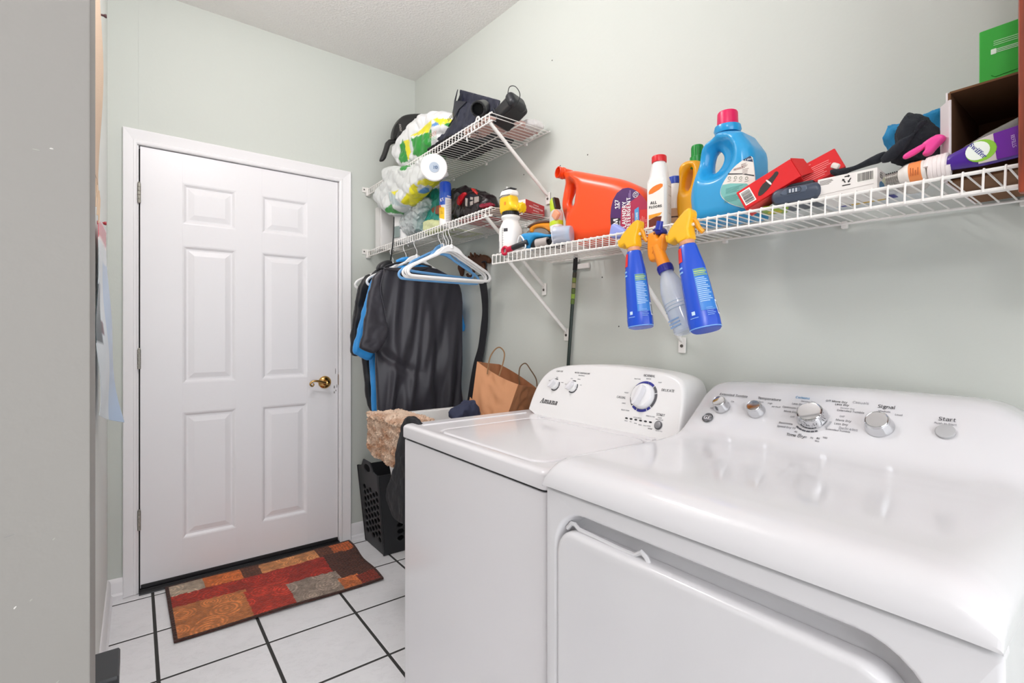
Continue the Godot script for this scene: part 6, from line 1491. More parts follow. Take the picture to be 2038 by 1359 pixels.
	for k in 3:
		var h := Vector3(1.09, 2.037, -1.659) + Vector3(0, -0.022 * k + 0.002, -0.035 * k)
		obj(t, "hook", G().tube(curve([h + Vector3(0, -0.018, -0.006), h + Vector3(0, -0.008, -0.012), h + Vector3(0, 0.006, -0.010), h + Vector3(0, 0.012, 0.0), h + Vector3(0, 0.006, 0.010), h + Vector3(0, -0.004, 0.008)], 5), 0.0034, 8), M("e6e3df", 0.4))
	# cloths and papers lying on the wires
	var items := [["pink_cloth", "pale pink cloth folded on the near end of the top shelf", "cloth", "d6b2aa", 1.29, -1.66, 0.16, 0.15, 0.02], ["patterned_cloth", "grey and black patterned cloth lying flat on the top shelf", "cloth", "4a4f50", 1.24, -1.80, 0.22, 0.12, 0.012], ["white_cloth", "white cloth behind the black appliance on the top shelf", "cloth", "ece8e6", 1.32, -1.60, 0.10, 0.08, 0.03], ["black_cloth", "black cloth lying flat under the navy pouch", "cloth", "191a1e", 1.20, -1.98, 0.24, 0.24, 0.012], ["peach_cloth", "dusty pink cloth lying flat at the middle of the top shelf", "cloth", "c9a79c", 1.16, -1.72, 0.10, 0.22, 0.01]]
	for a in items:
		var gg := G().puff([smooth(rrect(a[6], a[7], 0.03, 3), 1)], a[8] / 2, a[8] / 2.2, 0.0055, T(Vector3(a[4], D + a[8] / 2 + 0.001, a[5]), rot(-90, 0, 0)))
		fold(gg, minf(0.01, a[8] * 0.5), 24.0, 17, Vector3(1, 0.25, 1))
		one(a[0], a[1], a[2], gg, M(a[3], 0.85), "", 179.0)
	# grocery bags stuffed with bags, hanging over the front
	grocery_bags()
	# black case with a handle in the corner
	t = thing("tool_case", "black plastic case with an angled handle behind the plastic bags", "case")
	var cf := T(Vector3(1.19, 2.25, -2.66))
	obj(t, "shell", G().puff([smooth(P([-0.031, 0.037, -0.023, 0.102, 0.006, 0.162, 0.042, 0.197, 0.14, 0.23, 0.207, 0.241, 0.207, 0.073, 0.021, 0.024]), 2)], 0.04, 0.025, 0.005, cf), M("2b2a2a", 0.45), 60.0)
	obj(t, "grip_panel", G().slab(smooth(P([-0.041, 0.046, -0.028, 0.111, -0.007, 0.133, 0, 0.104, -0.015, 0.057, -0.028, 0.03]), 2), 0.0, 0.006, cf * T(Vector3(0, 0, 0.036)), 0.002), M("1c1b1b", 0.4))
	text(t, "SKIVI", 0.012, cf * T(V3(P([0.006, 0.105])[0], 0.041), rot(0, 0, -82)), M("b9b4ae", 0.5), "Droid Sans", true)
	obj(t, "handle", G().puff([smooth(P([-0.064, 0.031, -0.018, 0.037, -0.01, 0.022, -0.044, 0.005, -0.056, -0.037, -0.076, -0.094, -0.102, -0.102, -0.104, -0.09, -0.084, -0.043]), 1)], 0.018, 0.010, 0.0045, cf * T(Vector3(0, 0, 0.01))), M("242323", 0.45), 60.0)

func grocery_bags():
	var film := StandardMaterial3D.new()
	film.vertex_color_use_as_albedo = true; film.roughness = 0.28
	film.backlight_enabled = true; film.backlight = Color(0.35, 0.35, 0.35)
	var white := Color(0.82, 0.83, 0.82); var green := Color(0.035, 0.30, 0.045); var yel := Color(0.86, 0.78, 0.03); var grey := Color(0.62, 0.68, 0.66); var red := Color(0.6, 0.03, 0.03); var blue := Color(0.12, 0.3, 0.62)
	var t := thing("grocery_bag", "white, green and yellow plastic grocery bag stuffed full over the top shelf front", "plastic bag")
	var F := FX(1.165, 2.08, -2.3)
	var out := P([0.022, 0.202, 0.15, 0.178, 0.235, 0.153, 0.377, 0.089, 0.38, 0.019, 0.284, -0.012, 0.268, -0.034, 0.15, -0.036, 0.096, -0.054, -0.017, -0.049, -0.118, -0.04, -0.16, -0.019, -0.225, 0.035, -0.253, 0.08, -0.236, 0.14, -0.118, 0.166])
	var g := G().puff([smooth(out, 1)], 0.075, 0.06, 0.0055, F)
	paint(g, F, white, [[P([0.022, 0.085, 0.248, 0.091, 0.265, 0.058, 0.214, 0.055, 0.07, 0.074]), yel], [P([0.265, 0.085, 0.361, 0.067, 0.48, 0.032, 0.48, 0.018, 0.361, 0.048, 0.33, 0.043]), yel], [P([0.33, 0.059, 0.48, 0.018, 0.48, -0.025, 0.407, -0.013]), green], [P([0.036, 0.072, 0.197, 0.055, 0.252, 0.048, 0.214, -0.012, 0.179, -0.05, 0.116, -0.044, 0.056, -0.009]), green], [P([-0.105, 0.073, -0.069, 0.101, -0.028, 0.002, -0.018, -0.026, -0.1, -0.012, -0.119, 0.028]), green], [P([-0.069, 0.092, 0.002, 0.087, 0.017, 0.057, 0.012, -0.022, -0.018, -0.022]), yel], [P([0.248, 0.063, 0.33, 0.059, 0.322, 0.046, 0.265, 0.05]), blue], [P([0.002, 0.087, 0.07, 0.032, 0.06, 0.002, 0.017, -0.011]), grey], [P([0.041, -0.043, 0.089, -0.044, 0.079, -0.07, 0.022, -0.059]), red]])
	crease(g, 0.012, 20.0, 21)
	obj(t, "bag", g, film, 22.0)
	text(t, "EASY", 0.022, F * T(V3(P([0.29, 0.011])[0], 0.088), rot(0, 0, -6)), M("c98a7a", 0.5))
	text(t, "Market", 0.020, F * T(V3(P([0.281, -0.006])[0], 0.088), rot(0, 0, -6)), M("7fae86", 0.5))
	text(t, "SAVE", 0.018, F * T(V3(P([0.436, 0.04])[0], 0.08), rot(0, 0, 10)), M("4a4a20", 0.5), "Droid Sans", true)
	t = thing("grocery_bag", "translucent plastic grocery bag drooping below the top shelf by the door wall", "plastic bag")
	F = FX(1.10, 1.93, -2.45)
	out = P([0.087, 0.108, 0.195, 0.083, 0.305, 0.082, 0.374, 0.086, 0.44, 0.036, 0.488, -0.023, 0.424, -0.042, 0.305, -0.065, 0.223, -0.08, 0.157, -0.095, 0.087, -0.111, 0.035, -0.123, 0.003, -0.13, -0.154, -0.07, -0.263, 0.003, -0.276, 0.054, -0.154, 0.069, -0.107, 0.095, -0.154, 0.154, -0.029, 0.148])
	g = G().puff([smooth(out, 1)], 0.05, 0.042, 0.0055, F)
	paint(g, F, Color(0.72, 0.74, 0.72), [[P([0.323, -0.032, 0.409, -0.038, 0.401, -0.063, 0.314, -0.046]), yel], [P([0.409, -0.042, 0.545, -0.079, 0.498, -0.094, 0.349, -0.086]), green], [P([0.45, -0.056, 0.545, -0.075, 0.514, -0.086, 0.45, -0.071]), red], [P([0.134, -0.084, 0.241, -0.045, 0.305, -0.036, 0.305, -0.056, 0.174, -0.122, 0.134, -0.118]), yel], [P([-0.064, -0.093, 0.019, -0.068, 0.072, -0.131, 0.093, -0.144]), green], [P([0.041, -0.02, 0.114, -0.024, 0.114, -0.036, 0.072, -0.04]), yel], [P([0.278, -0.066, 0.332, -0.058, 0.367, -0.066, 0.305, -0.092]), blue], [P([-0.014, -0.003, 0.104, -0.034, 0.124, -0.103, 0.041, -0.086]), Color(0.5, 0.6, 0.6)], [P([0.072, 0.121, 0.222, 0.071, 0.174, 0.059, 0.134, 0.07]), green]])
	crease(g, 0.013, 20.0, 33)
	obj(t, "bag", g, film, 22.0)
	t = thing("round_tub", "round white lidded tub bulging in the plastic bag below the navy pouch", "tub", Vector3(1.02, 1.898, -1.894), rot(0, 52, 0) * rot(0, 0, 10))
	var L := T(Vector3.ZERO, rot(0, 0, 90) * rot(14, 0, 0))
	obj(t, "lid", G().lathe([Vector2(0.055, -0.012), Vector2(0.057, -0.010), Vector2(0.057, 0.0), Vector2(0.053, 0.004), Vector2(0.0, 0.006)], 36, L), M("f1efed", 0.35))
	obj(t, "body", G().lathe([Vector2(0.048, -0.06), Vector2(0.054, -0.012), Vector2(0.045, -0.012)], 36, L), M("1c1c1e", 0.4))
	obj(t, "sticker", G().lathe([Vector2(0.022, 0.0052), Vector2(0.022, 0.0068), Vector2(0, 0.0072)], 28, L), M("aab6c4", 0.4))
	text(t, "H2O", 0.013, FX(-0.0075, 0.0, 0.0), M("31557f", 0.4), "Droid Sans", true)

# print on film: areas of a flat picture laid on the side that faces the room
func paint(g: Geo, F: Transform3D, base: Color, areas: Array):
	var inv := F.affine_inverse()
	for i in g.v.size():
		var c := base
		var m := inv * g.v[i]
		for a in areas:
			if Geometry2D.is_point_in_polygon(Vector2(m.x, m.y), a[0]): c = a[1]; break
		g.col[i] = c

# crumpled film: ridged folds
func crease(g: Geo, amp: float, freq: float, seed_: int):
	var f := FastNoiseLite.new(); f.seed = seed_; f.frequency = freq / 100.0; f.fractal_type = FastNoiseLite.FRACTAL_RIDGED; f.fractal_octaves = 2
	var h := FastNoiseLite.new(); h.seed = seed_ + 1; h.frequency = freq / 160.0
	for i in g.v.size():
		var p := g.v[i] * 40.0
		g.v[i] += Vector3(f.get_noise_3dv(p), 0.7 * f.get_noise_3dv(p + Vector3(70, 0, 0)), 0.7 * h.get_noise_3dv(p)) * amp

# ---------------------------------------------------------------- clothes on the middle shelf's rail
func cloth_folds(g: Geo, amp: float, seed_: int, y_top: float, y_bot: float):
	var f := FastNoiseLite.new(); f.seed = seed_; f.frequency = 0.05; f.fractal_octaves = 2
	for i in g.v.size():
		var p := g.v[i]
		var k := clampf((y_top - p.y) / (y_top - y_bot), 0.0, 1.0)
		var d := f.get_noise_2d(p.x * 190.0 + k * 14.0, p.y * 26.0) * amp * (0.35 + 1.3 * k)
		# one deep swag from the left arm down towards the hem
		var s := p.y - (1.10 - 0.55 * (p.x - 0.86) + 1.9 * pow(p.x - 0.98, 2.0))
		d += -0.020 * exp(-pow(s / 0.025, 2.0)) * clampf((1.10 - p.x) / 0.15, 0.0, 1.0) * clampf((p.x - 0.84) / 0.06, 0.0, 1.0)
		g.v[i].z += d

func clothes():
	var cloth := func(hex: String): return M(hex, 0.46, 0.0, {"rim_enabled": true, "rim": 0.3})
	var dark = cloth.call("2b2931")
	# charcoal shirt nearest to the viewer
	var t := thing("shirt", "charcoal short-sleeved shirt hanging nearest over the sink", "shirt", Vector3.ZERO, Basis(), "shirts on hangers")
	var out := smooth(P([0.901, 1.489, 0.969, 1.49, 1.041, 1.501, 1.147, 1.512, 1.239, 1.475, 1.3, 1.441, 1.321, 1.374, 1.315, 1.246, 1.312, 1.119, 1.315, 0.941, 1.321, 0.838, 1.318, 0.783, 1.093, 0.77, 0.872, 0.78, 0.868, 0.876, 0.865, 1.001, 0.863, 1.103, 0.872, 1.194, 0.872, 1.285, 0.863, 1.364, 0.872, 1.43]), 1)
	var g := G().puff([out], 0.018, 0.016, 0.0075, T(Vector3(0, 0, -2.15)))
	cloth_folds(g, 0.026, 5, 1.48, 0.8)
	obj(t, "body", g, dark, 179.0)
	g = G().puff([smooth(P([0.888, 1.48, 0.846, 1.45, 0.825, 1.393, 0.803, 1.281, 0.785, 1.171, 0.776, 1.123, 0.796, 1.11, 0.816, 1.1, 0.844, 1.095, 0.879, 1.126, 0.905, 1.185, 0.903, 1.239, 0.888, 1.307, 0.872, 1.385, 0.879, 1.446]), 1)], 0.015, 0.013, 0.006, T(Vector3(0, 0, -2.118)))
	fold(g, 0.006, 10.0, 3)
	obj(t, "sleeve", g, dark, 179.0)
	obj(t, "collar", G().tube(curve([Vector3(0.893, 1.482, -2.13), Vector3(0.951, 1.472, -2.12), Vector3(1.006, 1.469, -2.12), Vector3(1.072, 1.485, -2.13), Vector3(1.142, 1.509, -2.15), Vector3(1.087, 1.526, -2.19), Vector3(0.995, 1.521, -2.19)], 5, true), 0.0045, 8, true), cloth.call("232128"))
	obj(t, "seam", G().tube(curve([Vector3(0.875, 1.444, -2.1), Vector3(0.862, 1.382, -2.095), Vector3(0.878, 1.305, -2.095), Vector3(0.892, 1.234, -2.095)], 6), 0.0016, 6), cloth.call("3a3942"))
	obj(t, "hem", G().tube(curve([Vector3(0.768, 1.128, -2.098), Vector3(0.794, 1.112, -2.098), Vector3(0.835, 1.1, -2.098)], 6), 0.003, 6), cloth.call("1d1c22"))
	# blue shirt behind it
	var blue = cloth.call("2f93dd")
	t = thing("shirt", "bright blue shirt hanging behind the charcoal shirt", "shirt", Vector3.ZERO, Basis(), "shirts on hangers")
	g = G().puff([smooth(P([0.923, 1.466, 0.979, 1.507, 1.059, 1.529, 1.198, 1.541, 1.317, 1.503, 1.385, 1.44, 1.391, 1.251, 1.385, 0.746, 0.903, 0.765, 0.898, 0.953, 0.888, 1.06, 0.893, 1.243, 0.898, 1.363]), 1)], 0.016, 0.014, 0.0085, T(Vector3(0, 0, -2.3)))
	fold(g, 0.006, 8.0, 2, Vector3(0.1, 0.1, 1))
	obj(t, "body", g, blue, 179.0)
	g = G().puff([smooth(P([0.925, 1.472, 0.895, 1.443, 0.866, 1.36, 0.834, 1.241, 0.806, 1.124, 0.799, 1.096, 0.827, 1.081, 0.837, 1.072, 0.875, 1.056, 0.898, 1.07, 0.908, 1.122, 0.915, 1.243, 0.92, 1.363]), 1)], 0.02, 0.017, 0.0065, T(Vector3(0, 0, -2.28)))
	fold(g, 0.006, 10.0, 8)
	obj(t, "sleeve", g, blue, 179.0)
	g = G().puff([smooth(P([1.333, 1.42, 1.361, 1.355, 1.379, 1.276, 1.398, 1.204, 1.364, 1.191, 1.333, 1.249]), 1)], 0.02, 0.016, 0.006, T(Vector3(0, 0, -2.25)))
	obj(t, "sleeve", g, blue, 179.0)
	obj(t, "collar", G().tube(curve([Vector3(1.032, 1.539, -2.3), Vector3(1.065, 1.555, -2.28), Vector3(1.12, 1.555, -2.28), Vector3(1.155, 1.54, -2.3)], 6), 0.012, 8), blue)
	# black shirt deepest
	t = thing("shirt", "black shirt with raised collar hanging closest to the door wall", "shirt", Vector3.ZERO, Basis(), "shirts on hangers")
	var black = cloth.call("17171b")
	g = G().puff([smooth(P([0.949, 1.482, 0.994, 1.525, 1.099, 1.554, 1.246, 1.553, 1.37, 1.507, 1.435, 1.397, 1.442, 1.083, 1.435, 0.762, 0.967, 0.768, 0.93, 0.838, 0.92, 0.992, 0.904, 1.094, 0.909, 1.246, 0.925, 1.374]), 1)], 0.018, 0.016, 0.009, T(Vector3(0, 0, -2.45)))
	fold(g, 0.008, 8.0, 4, Vector3(0.1, 0.1, 1))
	obj(t, "body", g, black, 179.0)
	g = G().puff([smooth(P([0.954, 1.496, 0.907, 1.467, 0.879, 1.408, 0.864, 1.32, 0.851, 1.22, 0.841, 1.12, 0.849, 1.083, 0.869, 1.07, 0.907, 1.079, 0.938, 1.144, 0.954, 1.297]), 1)], 0.02, 0.017, 0.0065, T(Vector3(0, 0, -2.43)))
	fold(g, 0.006, 10.0, 6)
	obj(t, "sleeve", g, black, 179.0)
	g = G().puff([smooth(P([0.971, 1.507, 0.987, 1.544, 1.019, 1.562, 1.05, 1.565, 1.063, 1.535, 1.074, 1.51, 1.03, 1.493]), 1)], 0.03, 0.02, 0.006, T(Vector3(0, 0, -2.42)))
	obj(t, "collar", g, black, 179.0)
	# hangers: one made, the others copied
	var wm := M("efeeed", 0.3); var bm := M("6fa8dc", 0.3)
	var h0 := hanger(wm)
	var spots := [
		[-1.858, 0.0, 0.0, "white plastic hanger nearest to the viewer, empty, in front of the bunch"],
		[-1.885, 0.002, 1.5, "empty white plastic hanger just behind the nearest white one"],
		[-1.905, -0.001, -1.0, "empty white plastic hanger in front of the light blue one"],
		[-1.95, -0.004, 0.5, "empty light blue plastic hanger lowest behind the three white ones"],
		[-2.02, 0.034, 14.0, "light blue plastic hanger tucked high behind the empty white hangers"],
		[-2.19, 0.0, 0.0, "white plastic hanger carrying the charcoal shirt"],
		[-2.31, -0.004, 0.0, "white plastic hanger carrying the bright blue shirt"],
		[-2.47, -0.006, 0.0, "white plastic hanger carrying the black shirt by the wall"]]
	for k in spots.size():
		var s = spots[k]
		var h := h0
		if k:
			h = h0.duplicate()
			h.name = named(self, "clothes_hanger")
			add_child(h, true)
		h.position = Vector3(1.085 + (0.05 if k == 4 else 0.0), 1.560 + s[1], s[0])
		h.rotation_degrees = Vector3(0, s[2], 0)
		h.set_meta("label", s[3])
		if k in [3, 4]:
			for c in h.get_children():
				if c.name.begins_with("frame"): c.material_override = bm

func hanger(m: Material) -> Node3D:
	var t := thing("clothes_hanger", "white plastic hanger", "hanger", Vector3.ZERO, Basis(), "plastic hangers on the shelf rail")
	var p := []
	for q in [[0.0, 0.0], [0.035, -0.012], [0.06, -0.035], [0.10, -0.055], [0.15, -0.080], [0.185, -0.098], [0.202, -0.118], [0.195, -0.134], [0.17, -0.138], [0.06, -0.139]]: p.append(Vector3(q[0], q[1], 0))
	var loop := []
	for q in p: loop.append(q)
	for k in range(p.size() - 1, 0, -1): loop.append(Vector3(-p[k].x, p[k].y, 0))
	var g := G().tube(curve(loop, 4, true), 0.0062, 10, true)
	for i in g.v.size(): g.v[i].z *= 0.7
	obj(t, "frame", g, m)
	var y := G().slab(smooth(P([0.0, 0.008, 0.012, 0.004, 0.045, -0.014, 0.066, -0.04, 0.045, -0.034, 0.02, -0.022, -0.02, -0.022, -0.045, -0.034, -0.066, -0.04, -0.045, -0.014, -0.012, 0.004]), 1), -0.004, 0.004, Transform3D(), 0.0015)
	obj(t, "frame_web", y, m)
	obj(t, "neck", G().lathe([Vector2(0.009, -0.008), Vector2(0.008, 0.006), Vector2(0.004, 0.010)], 14), m)
	obj(t, "hook", G().tube(curve([Vector3(0, 0.004, 0), Vector3(0.0, 0.028, 0), Vector3(-0.010, 0.046, 0), Vector3(-0.015, 0.062, 0), Vector3(-0.010, 0.078, 0), Vector3(0.0, 0.0835, 0), Vector3(0.010, 0.078, 0), Vector3(0.012, 0.070, 0)], 5), 0.0017, 8), M("d9d7d4", 0.3, 0.5))
	return t

# ---------------------------------------------------------------- sink, hamper, bag, wall hook, golf club
func sink_corner():
	var W := M("ecebe8", 0.3)
	var t := thing("utility_sink", "white plastic laundry tub between the washer and the hanging shirts", "sink")
	var Y := func(w: float, d: float, r: float, y: float, dx := 0.0): return loop3(rrect(w, d, r, 5), Transform3D(Basis(Vector3.RIGHT, Vector3.BACK, Vector3.UP), Vector3(1.062 + dx, 0, -1.725)), y)
	obj(t, "basin", G().loft([Y.call(0.46, 0.34, 0.05, 0.50), Y.call(0.56, 0.41, 0.05, 0.815), Y.call(0.60, 0.44, 0.03, 0.818), Y.call(0.615, 0.452, 0.03, 0.822), Y.call(0.615, 0.452, 0.03, 0.848), Y.call(0.607, 0.444, 0.028, 0.853), Y.call(0.56, 0.40, 0.03, 0.853), Y.call(0.55, 0.39, 0.03, 0.847), Y.call(0.45, 0.33, 0.05, 0.53), Y.call(0.2, 0.12, 0.03, 0.52)]), W, 50.0)
	for s in [[-0.3, -0.5], [1, -1], [-0.3, 1], [1, 1]]:
		obj(t, "leg", G().loft([loop3(rrect(0.03, 0.03, 0.008, 3), Transform3D(Basis(Vector3.RIGHT, Vector3.BACK, Vector3.UP), Vector3(1.062 + s[0] * 0.25, 0, -1.725 + s[1] * 0.15)), 0.0), loop3(rrect(0.05, 0.045, 0.01, 3), Transform3D(Basis(Vector3.RIGHT, Vector3.BACK, Vector3.UP), Vector3(1.062 + s[0] * 0.25, 0, -1.725 + s[1] * 0.15)), 0.56)]), W)
	# shaggy beige mat over the front rim
	var shag := M("cfa98a", 0.95, 0.0, {"normal_enabled": true, "normal_texture": noise_tex(0.22, true, 10.0, 256, FastNoiseLite.TYPE_CELLULAR, 2, 3), "uv1_triplanar": true, "uv1_scale": Vector3.ONE * 7.0, "rim_enabled": true, "rim": 0.4, "vertex_color_use_as_albedo": true})
	shag.albedo_color = Color.WHITE
	var g := G()
	var flat := G().puff([smooth(P([-1.927, 0.852, -1.864, 0.866, -1.766, 0.867, -1.612, 0.856, -1.6, 0.844, -1.625, 0.801, -1.641, 0.736, -1.663, 0.701, -1.72, 0.7, -1.771, 0.708, -1.864, 0.705, -1.906, 0.723, -1.927, 0.749, -1.916, 0.791]), 1)], 0.010, 0.009, 0.0036, FX(0.742, 0, 0))
	var flap := G().box(Vector3(0.80, 0.862, -1.76), Vector3(0.13, 0.016, 0.31), 0.007, Basis(), 4)
	flap = G().puff([smooth(rrect(0.15, 0.30, 0.02, 3), 1)], 0.009, 0.008, 0.005, T(Vector3(0.800, 0.864, -1.765), rot(-90, 0, 0)))
	for q in [flat, flap]:
		g.v.append_array(q.v); g.uv.append_array(q.uv); g.col.append_array(q.col)
	fold(g, 0.007, 180.0, 5)
	fold(g, 0.008, 30.0, 6)
	var fz := FastNoiseLite.new(); fz.frequency = 0.6; fz.seed = 4
	for i in range(0, g.v.size(), 3):
		var n := fz.get_noise_3d(g.v[i].x * 14.0, g.v[i].y * 60.0, g.v[i].z * 14.0)
		var c := Color("b98560").srgb_to_linear().lerp(Color("e9cdb4").srgb_to_linear(), clampf(0.55 + n * 1.1 + (g.v[i].y - 0.78) * 2.0, 0.0, 1.0))
		for k in 3: g.col[i + k] = c
	one("bath_mat", "shaggy beige bath mat draped over the front rim of the tub", "mat", g, shag, "", 60.0)
	# black cloth hanging between tub and washer
	var bk := M("1c1c20", 0.75)
	g = G().puff([smooth(P([-1.522, 0.909, -1.462, 0.917, -1.427, 0.893, -1.4, 0.871, -1.522, 0.842, -1.522, 0.546, -1.569, 0.537, -1.626, 0.54, -1.674, 0.58, -1.687, 0.613, -1.643, 0.686, -1.618, 0.718, -1.601, 0.773, -1.581, 0.836, -1.557, 0.88]), 1)], 0.012, 0.011, 0.0038, FX(0.722, 0, 0))
	fold(g, 0.006, 16.0, 9)
	one("black_cloth", "black cloth hanging over the tub corner beside the washer", "cloth", g, bk, "", 179.0)
	# paper bag
	paper_bag()
	g = G().puff([smooth(P([-0.06, -0.01, -0.04, 0.029, -0.013, 0.05, 0.032, 0.066, 0.07, 0.043, 0.065, -0.024]), 1)], 0.035, 0.03, 0.006, T(Vector3(1.02, 0.86, -1.66)))
	fold(g, 0.014, 16.0, 2)
	one("navy_cloth", "navy blue cloth bunched in the tub under the paper bag", "cloth", g, M("2b3048", 0.8), "", 179.0)
	hamper()
	# wall hook shaped like an animal
	var iron := M("5a3620", 0.6, 0.3)
	t = thing("wall_hook", "brown cast iron animal-shaped hook plate on the shelf wall", "hook")
	var F := FX(1.378, 0, 0)
	obj(t, "animal_body", G().puff([smooth(P([-2.279, 1.554, -2.246, 1.567, -2.203, 1.562, -2.182, 1.58, -2.166, 1.575, -2.151, 1.601, -2.14, 1.574, -2.125, 1.575, -2.115, 1.595, -2.105, 1.573, -2.09, 1.582, -2.08, 1.572, -2.051, 1.58, -2.022, 1.573, -1.998, 1.562, -1.984, 1.547, -1.989, 1.527, -2.012, 1.532, -2.041, 1.533, -2.022, 1.504, -2.022, 1.482, -2.041, 1.489, -2.051, 1.512, -2.09, 1.533, -2.14, 1.533, -2.182, 1.526, -2.235, 1.529, -2.241, 1.504, -2.252, 1.485, -2.268, 1.512, -2.285, 1.534]), 1)], 0.011, 0.009, 0.0034, F), iron, 60.0)
	obj(t, "hook_tail", G().tube(curve([F * V3(P([-2.141, 1.532])[0], 0.004), F * V3(P([-2.12, 1.516])[0], 0.012), F * V3(P([-2.105, 1.495])[0], 0.02), F * V3(P([-2.12, 1.477])[0], 0.022), F * V3(P([-2.151, 1.48])[0], 0.022), F * V3(P([-2.164, 1.491])[0], 0.022)], 5), 0.0075, 10), iron)
	var sp := P([-2.206, 1.595, -2.152, 1.603, -2.114, 1.597, -2.09, 1.583, -2.171, 1.588, -2.06, 1.582])
	var sq := P([-2.2, 1.571, -2.148, 1.578, -2.112, 1.577, -2.087, 1.568, -2.169, 1.572, -2.065, 1.571])
	for k in 6: obj(t, "spine", G().tube([F * V3(sq[k], 0.004), F * V3(sp[k].lerp(sq[k], 0.4), 0.008), F * V3(sp[k], 0.009)], [0.008, 0.0065, 0.0025], 8), iron)
	# strap hanging from it
	t = thing("strap", "black webbing strap with a metal buckle hanging from the iron hook", "strap")
	var rows := []
	for a in [[962, 560, 14.0], [965, 590, 13.0], [967, 620, 13.5], [963, 650, 14.0], [957, 690, 14.0], [950, 720, 15.0], [945, 745, 15.0]]:
		pass
	var L := [Vector3(1.35, 1.435, -2.042), Vector3(1.355, 1.368, -2.031), Vector3(1.36, 1.294, -2.03), Vector3(1.36, 1.22, -2.043), Vector3(1.36, 1.12, -2.066), Vector3(1.355, 1.038, -2.1), Vector3(1.35, 0.941, -2.125), Vector3(1.35, 0.836, -2.153)]
	var R := [Vector3(1.36, 1.437, -1.995), Vector3(1.365, 1.366, -1.989), Vector3(1.37, 1.293, -1.996), Vector3(1.37, 1.219, -2.001), Vector3(1.37, 1.121, -2.023), Vector3(1.365, 1.041, -2.042), Vector3(1.36, 0.945, -2.061), Vector3(1.36, 0.842, -2.089)]
	var cl := curve(L, 4); var cr := curve(R, 4)
	for k in cl.size(): rows.append([cl[k], (cl[k] as Vector3).lerp(cr[k], 0.5), cr[k]])
	obj(t, "webbing", G().sheet(rows, 0.003), M("26262a", 0.8))
	obj(t, "buckle", G().tube([Vector3(1.35, 1.473, -2.051), Vector3(1.36, 1.473, -1.986), Vector3(1.36, 1.434, -1.986), Vector3(1.35, 1.433, -2.046)], 0.004, 8, true), M("4a4b4d", 0.4, 0.6))
	obj(t, "snap_ring", G().tube(curve([Vector3(1.36, 1.476, -2.021), Vector3(1.36, 1.513, -1.995), Vector3(1.36, 1.538, -2.003), Vector3(1.36, 1.537, -2.034)], 5), 0.003, 8), M("35363a", 0.4, 0.6))
	# golf club standing behind the washer
	var g0 := Vector3(1.375, 1.484, -1.395); var g1 := Vector3(1.375, 1.064, -1.437)
	t = thing("golf_club", "black golf club with patterned grip standing against the wall behind the washer", "golf club")
	obj(t, "shaft", G().tube([g0 + (g0 - g1) * 0.02, g0.lerp(g1, 0.3), g1, g1 + (g1 - g0) * 2.3], [0.0078, 0.0072, 0.0068, 0.006], 12), M("22302b", 0.4))
	for k in 6: obj(t, "shaft_band", G().tube([g0.lerp(g1, 0.14 + 0.05 * k), g0.lerp(g1, 0.185 + 0.05 * k)], 0.0082, 12), M(["3f3a2e", "7c8a3a", "a59a7a", "5b6d2e", "8fae3a", "59702c"][k], 0.5))
	obj(t, "grip", G().tube([g0 + (g0 - g1) * 0.03, g0.lerp(g1, 0.12)], 0.0088, 12), M("161719", 0.7))
	obj(t, "club_head", G().puff([smooth(P([-0.02, 0.0, 0.05, 0.0, 0.07, 0.03, 0.05, 0.06, -0.01, 0.02]), 2)], 0.012, 0.01, 0.005, T(g1 + (g1 - g0) * 2.3 + Vector3(-0.03, -0.01, 0), rot(0, 90, 0))), M("3a3c40", 0.3, 0.8), 60.0)

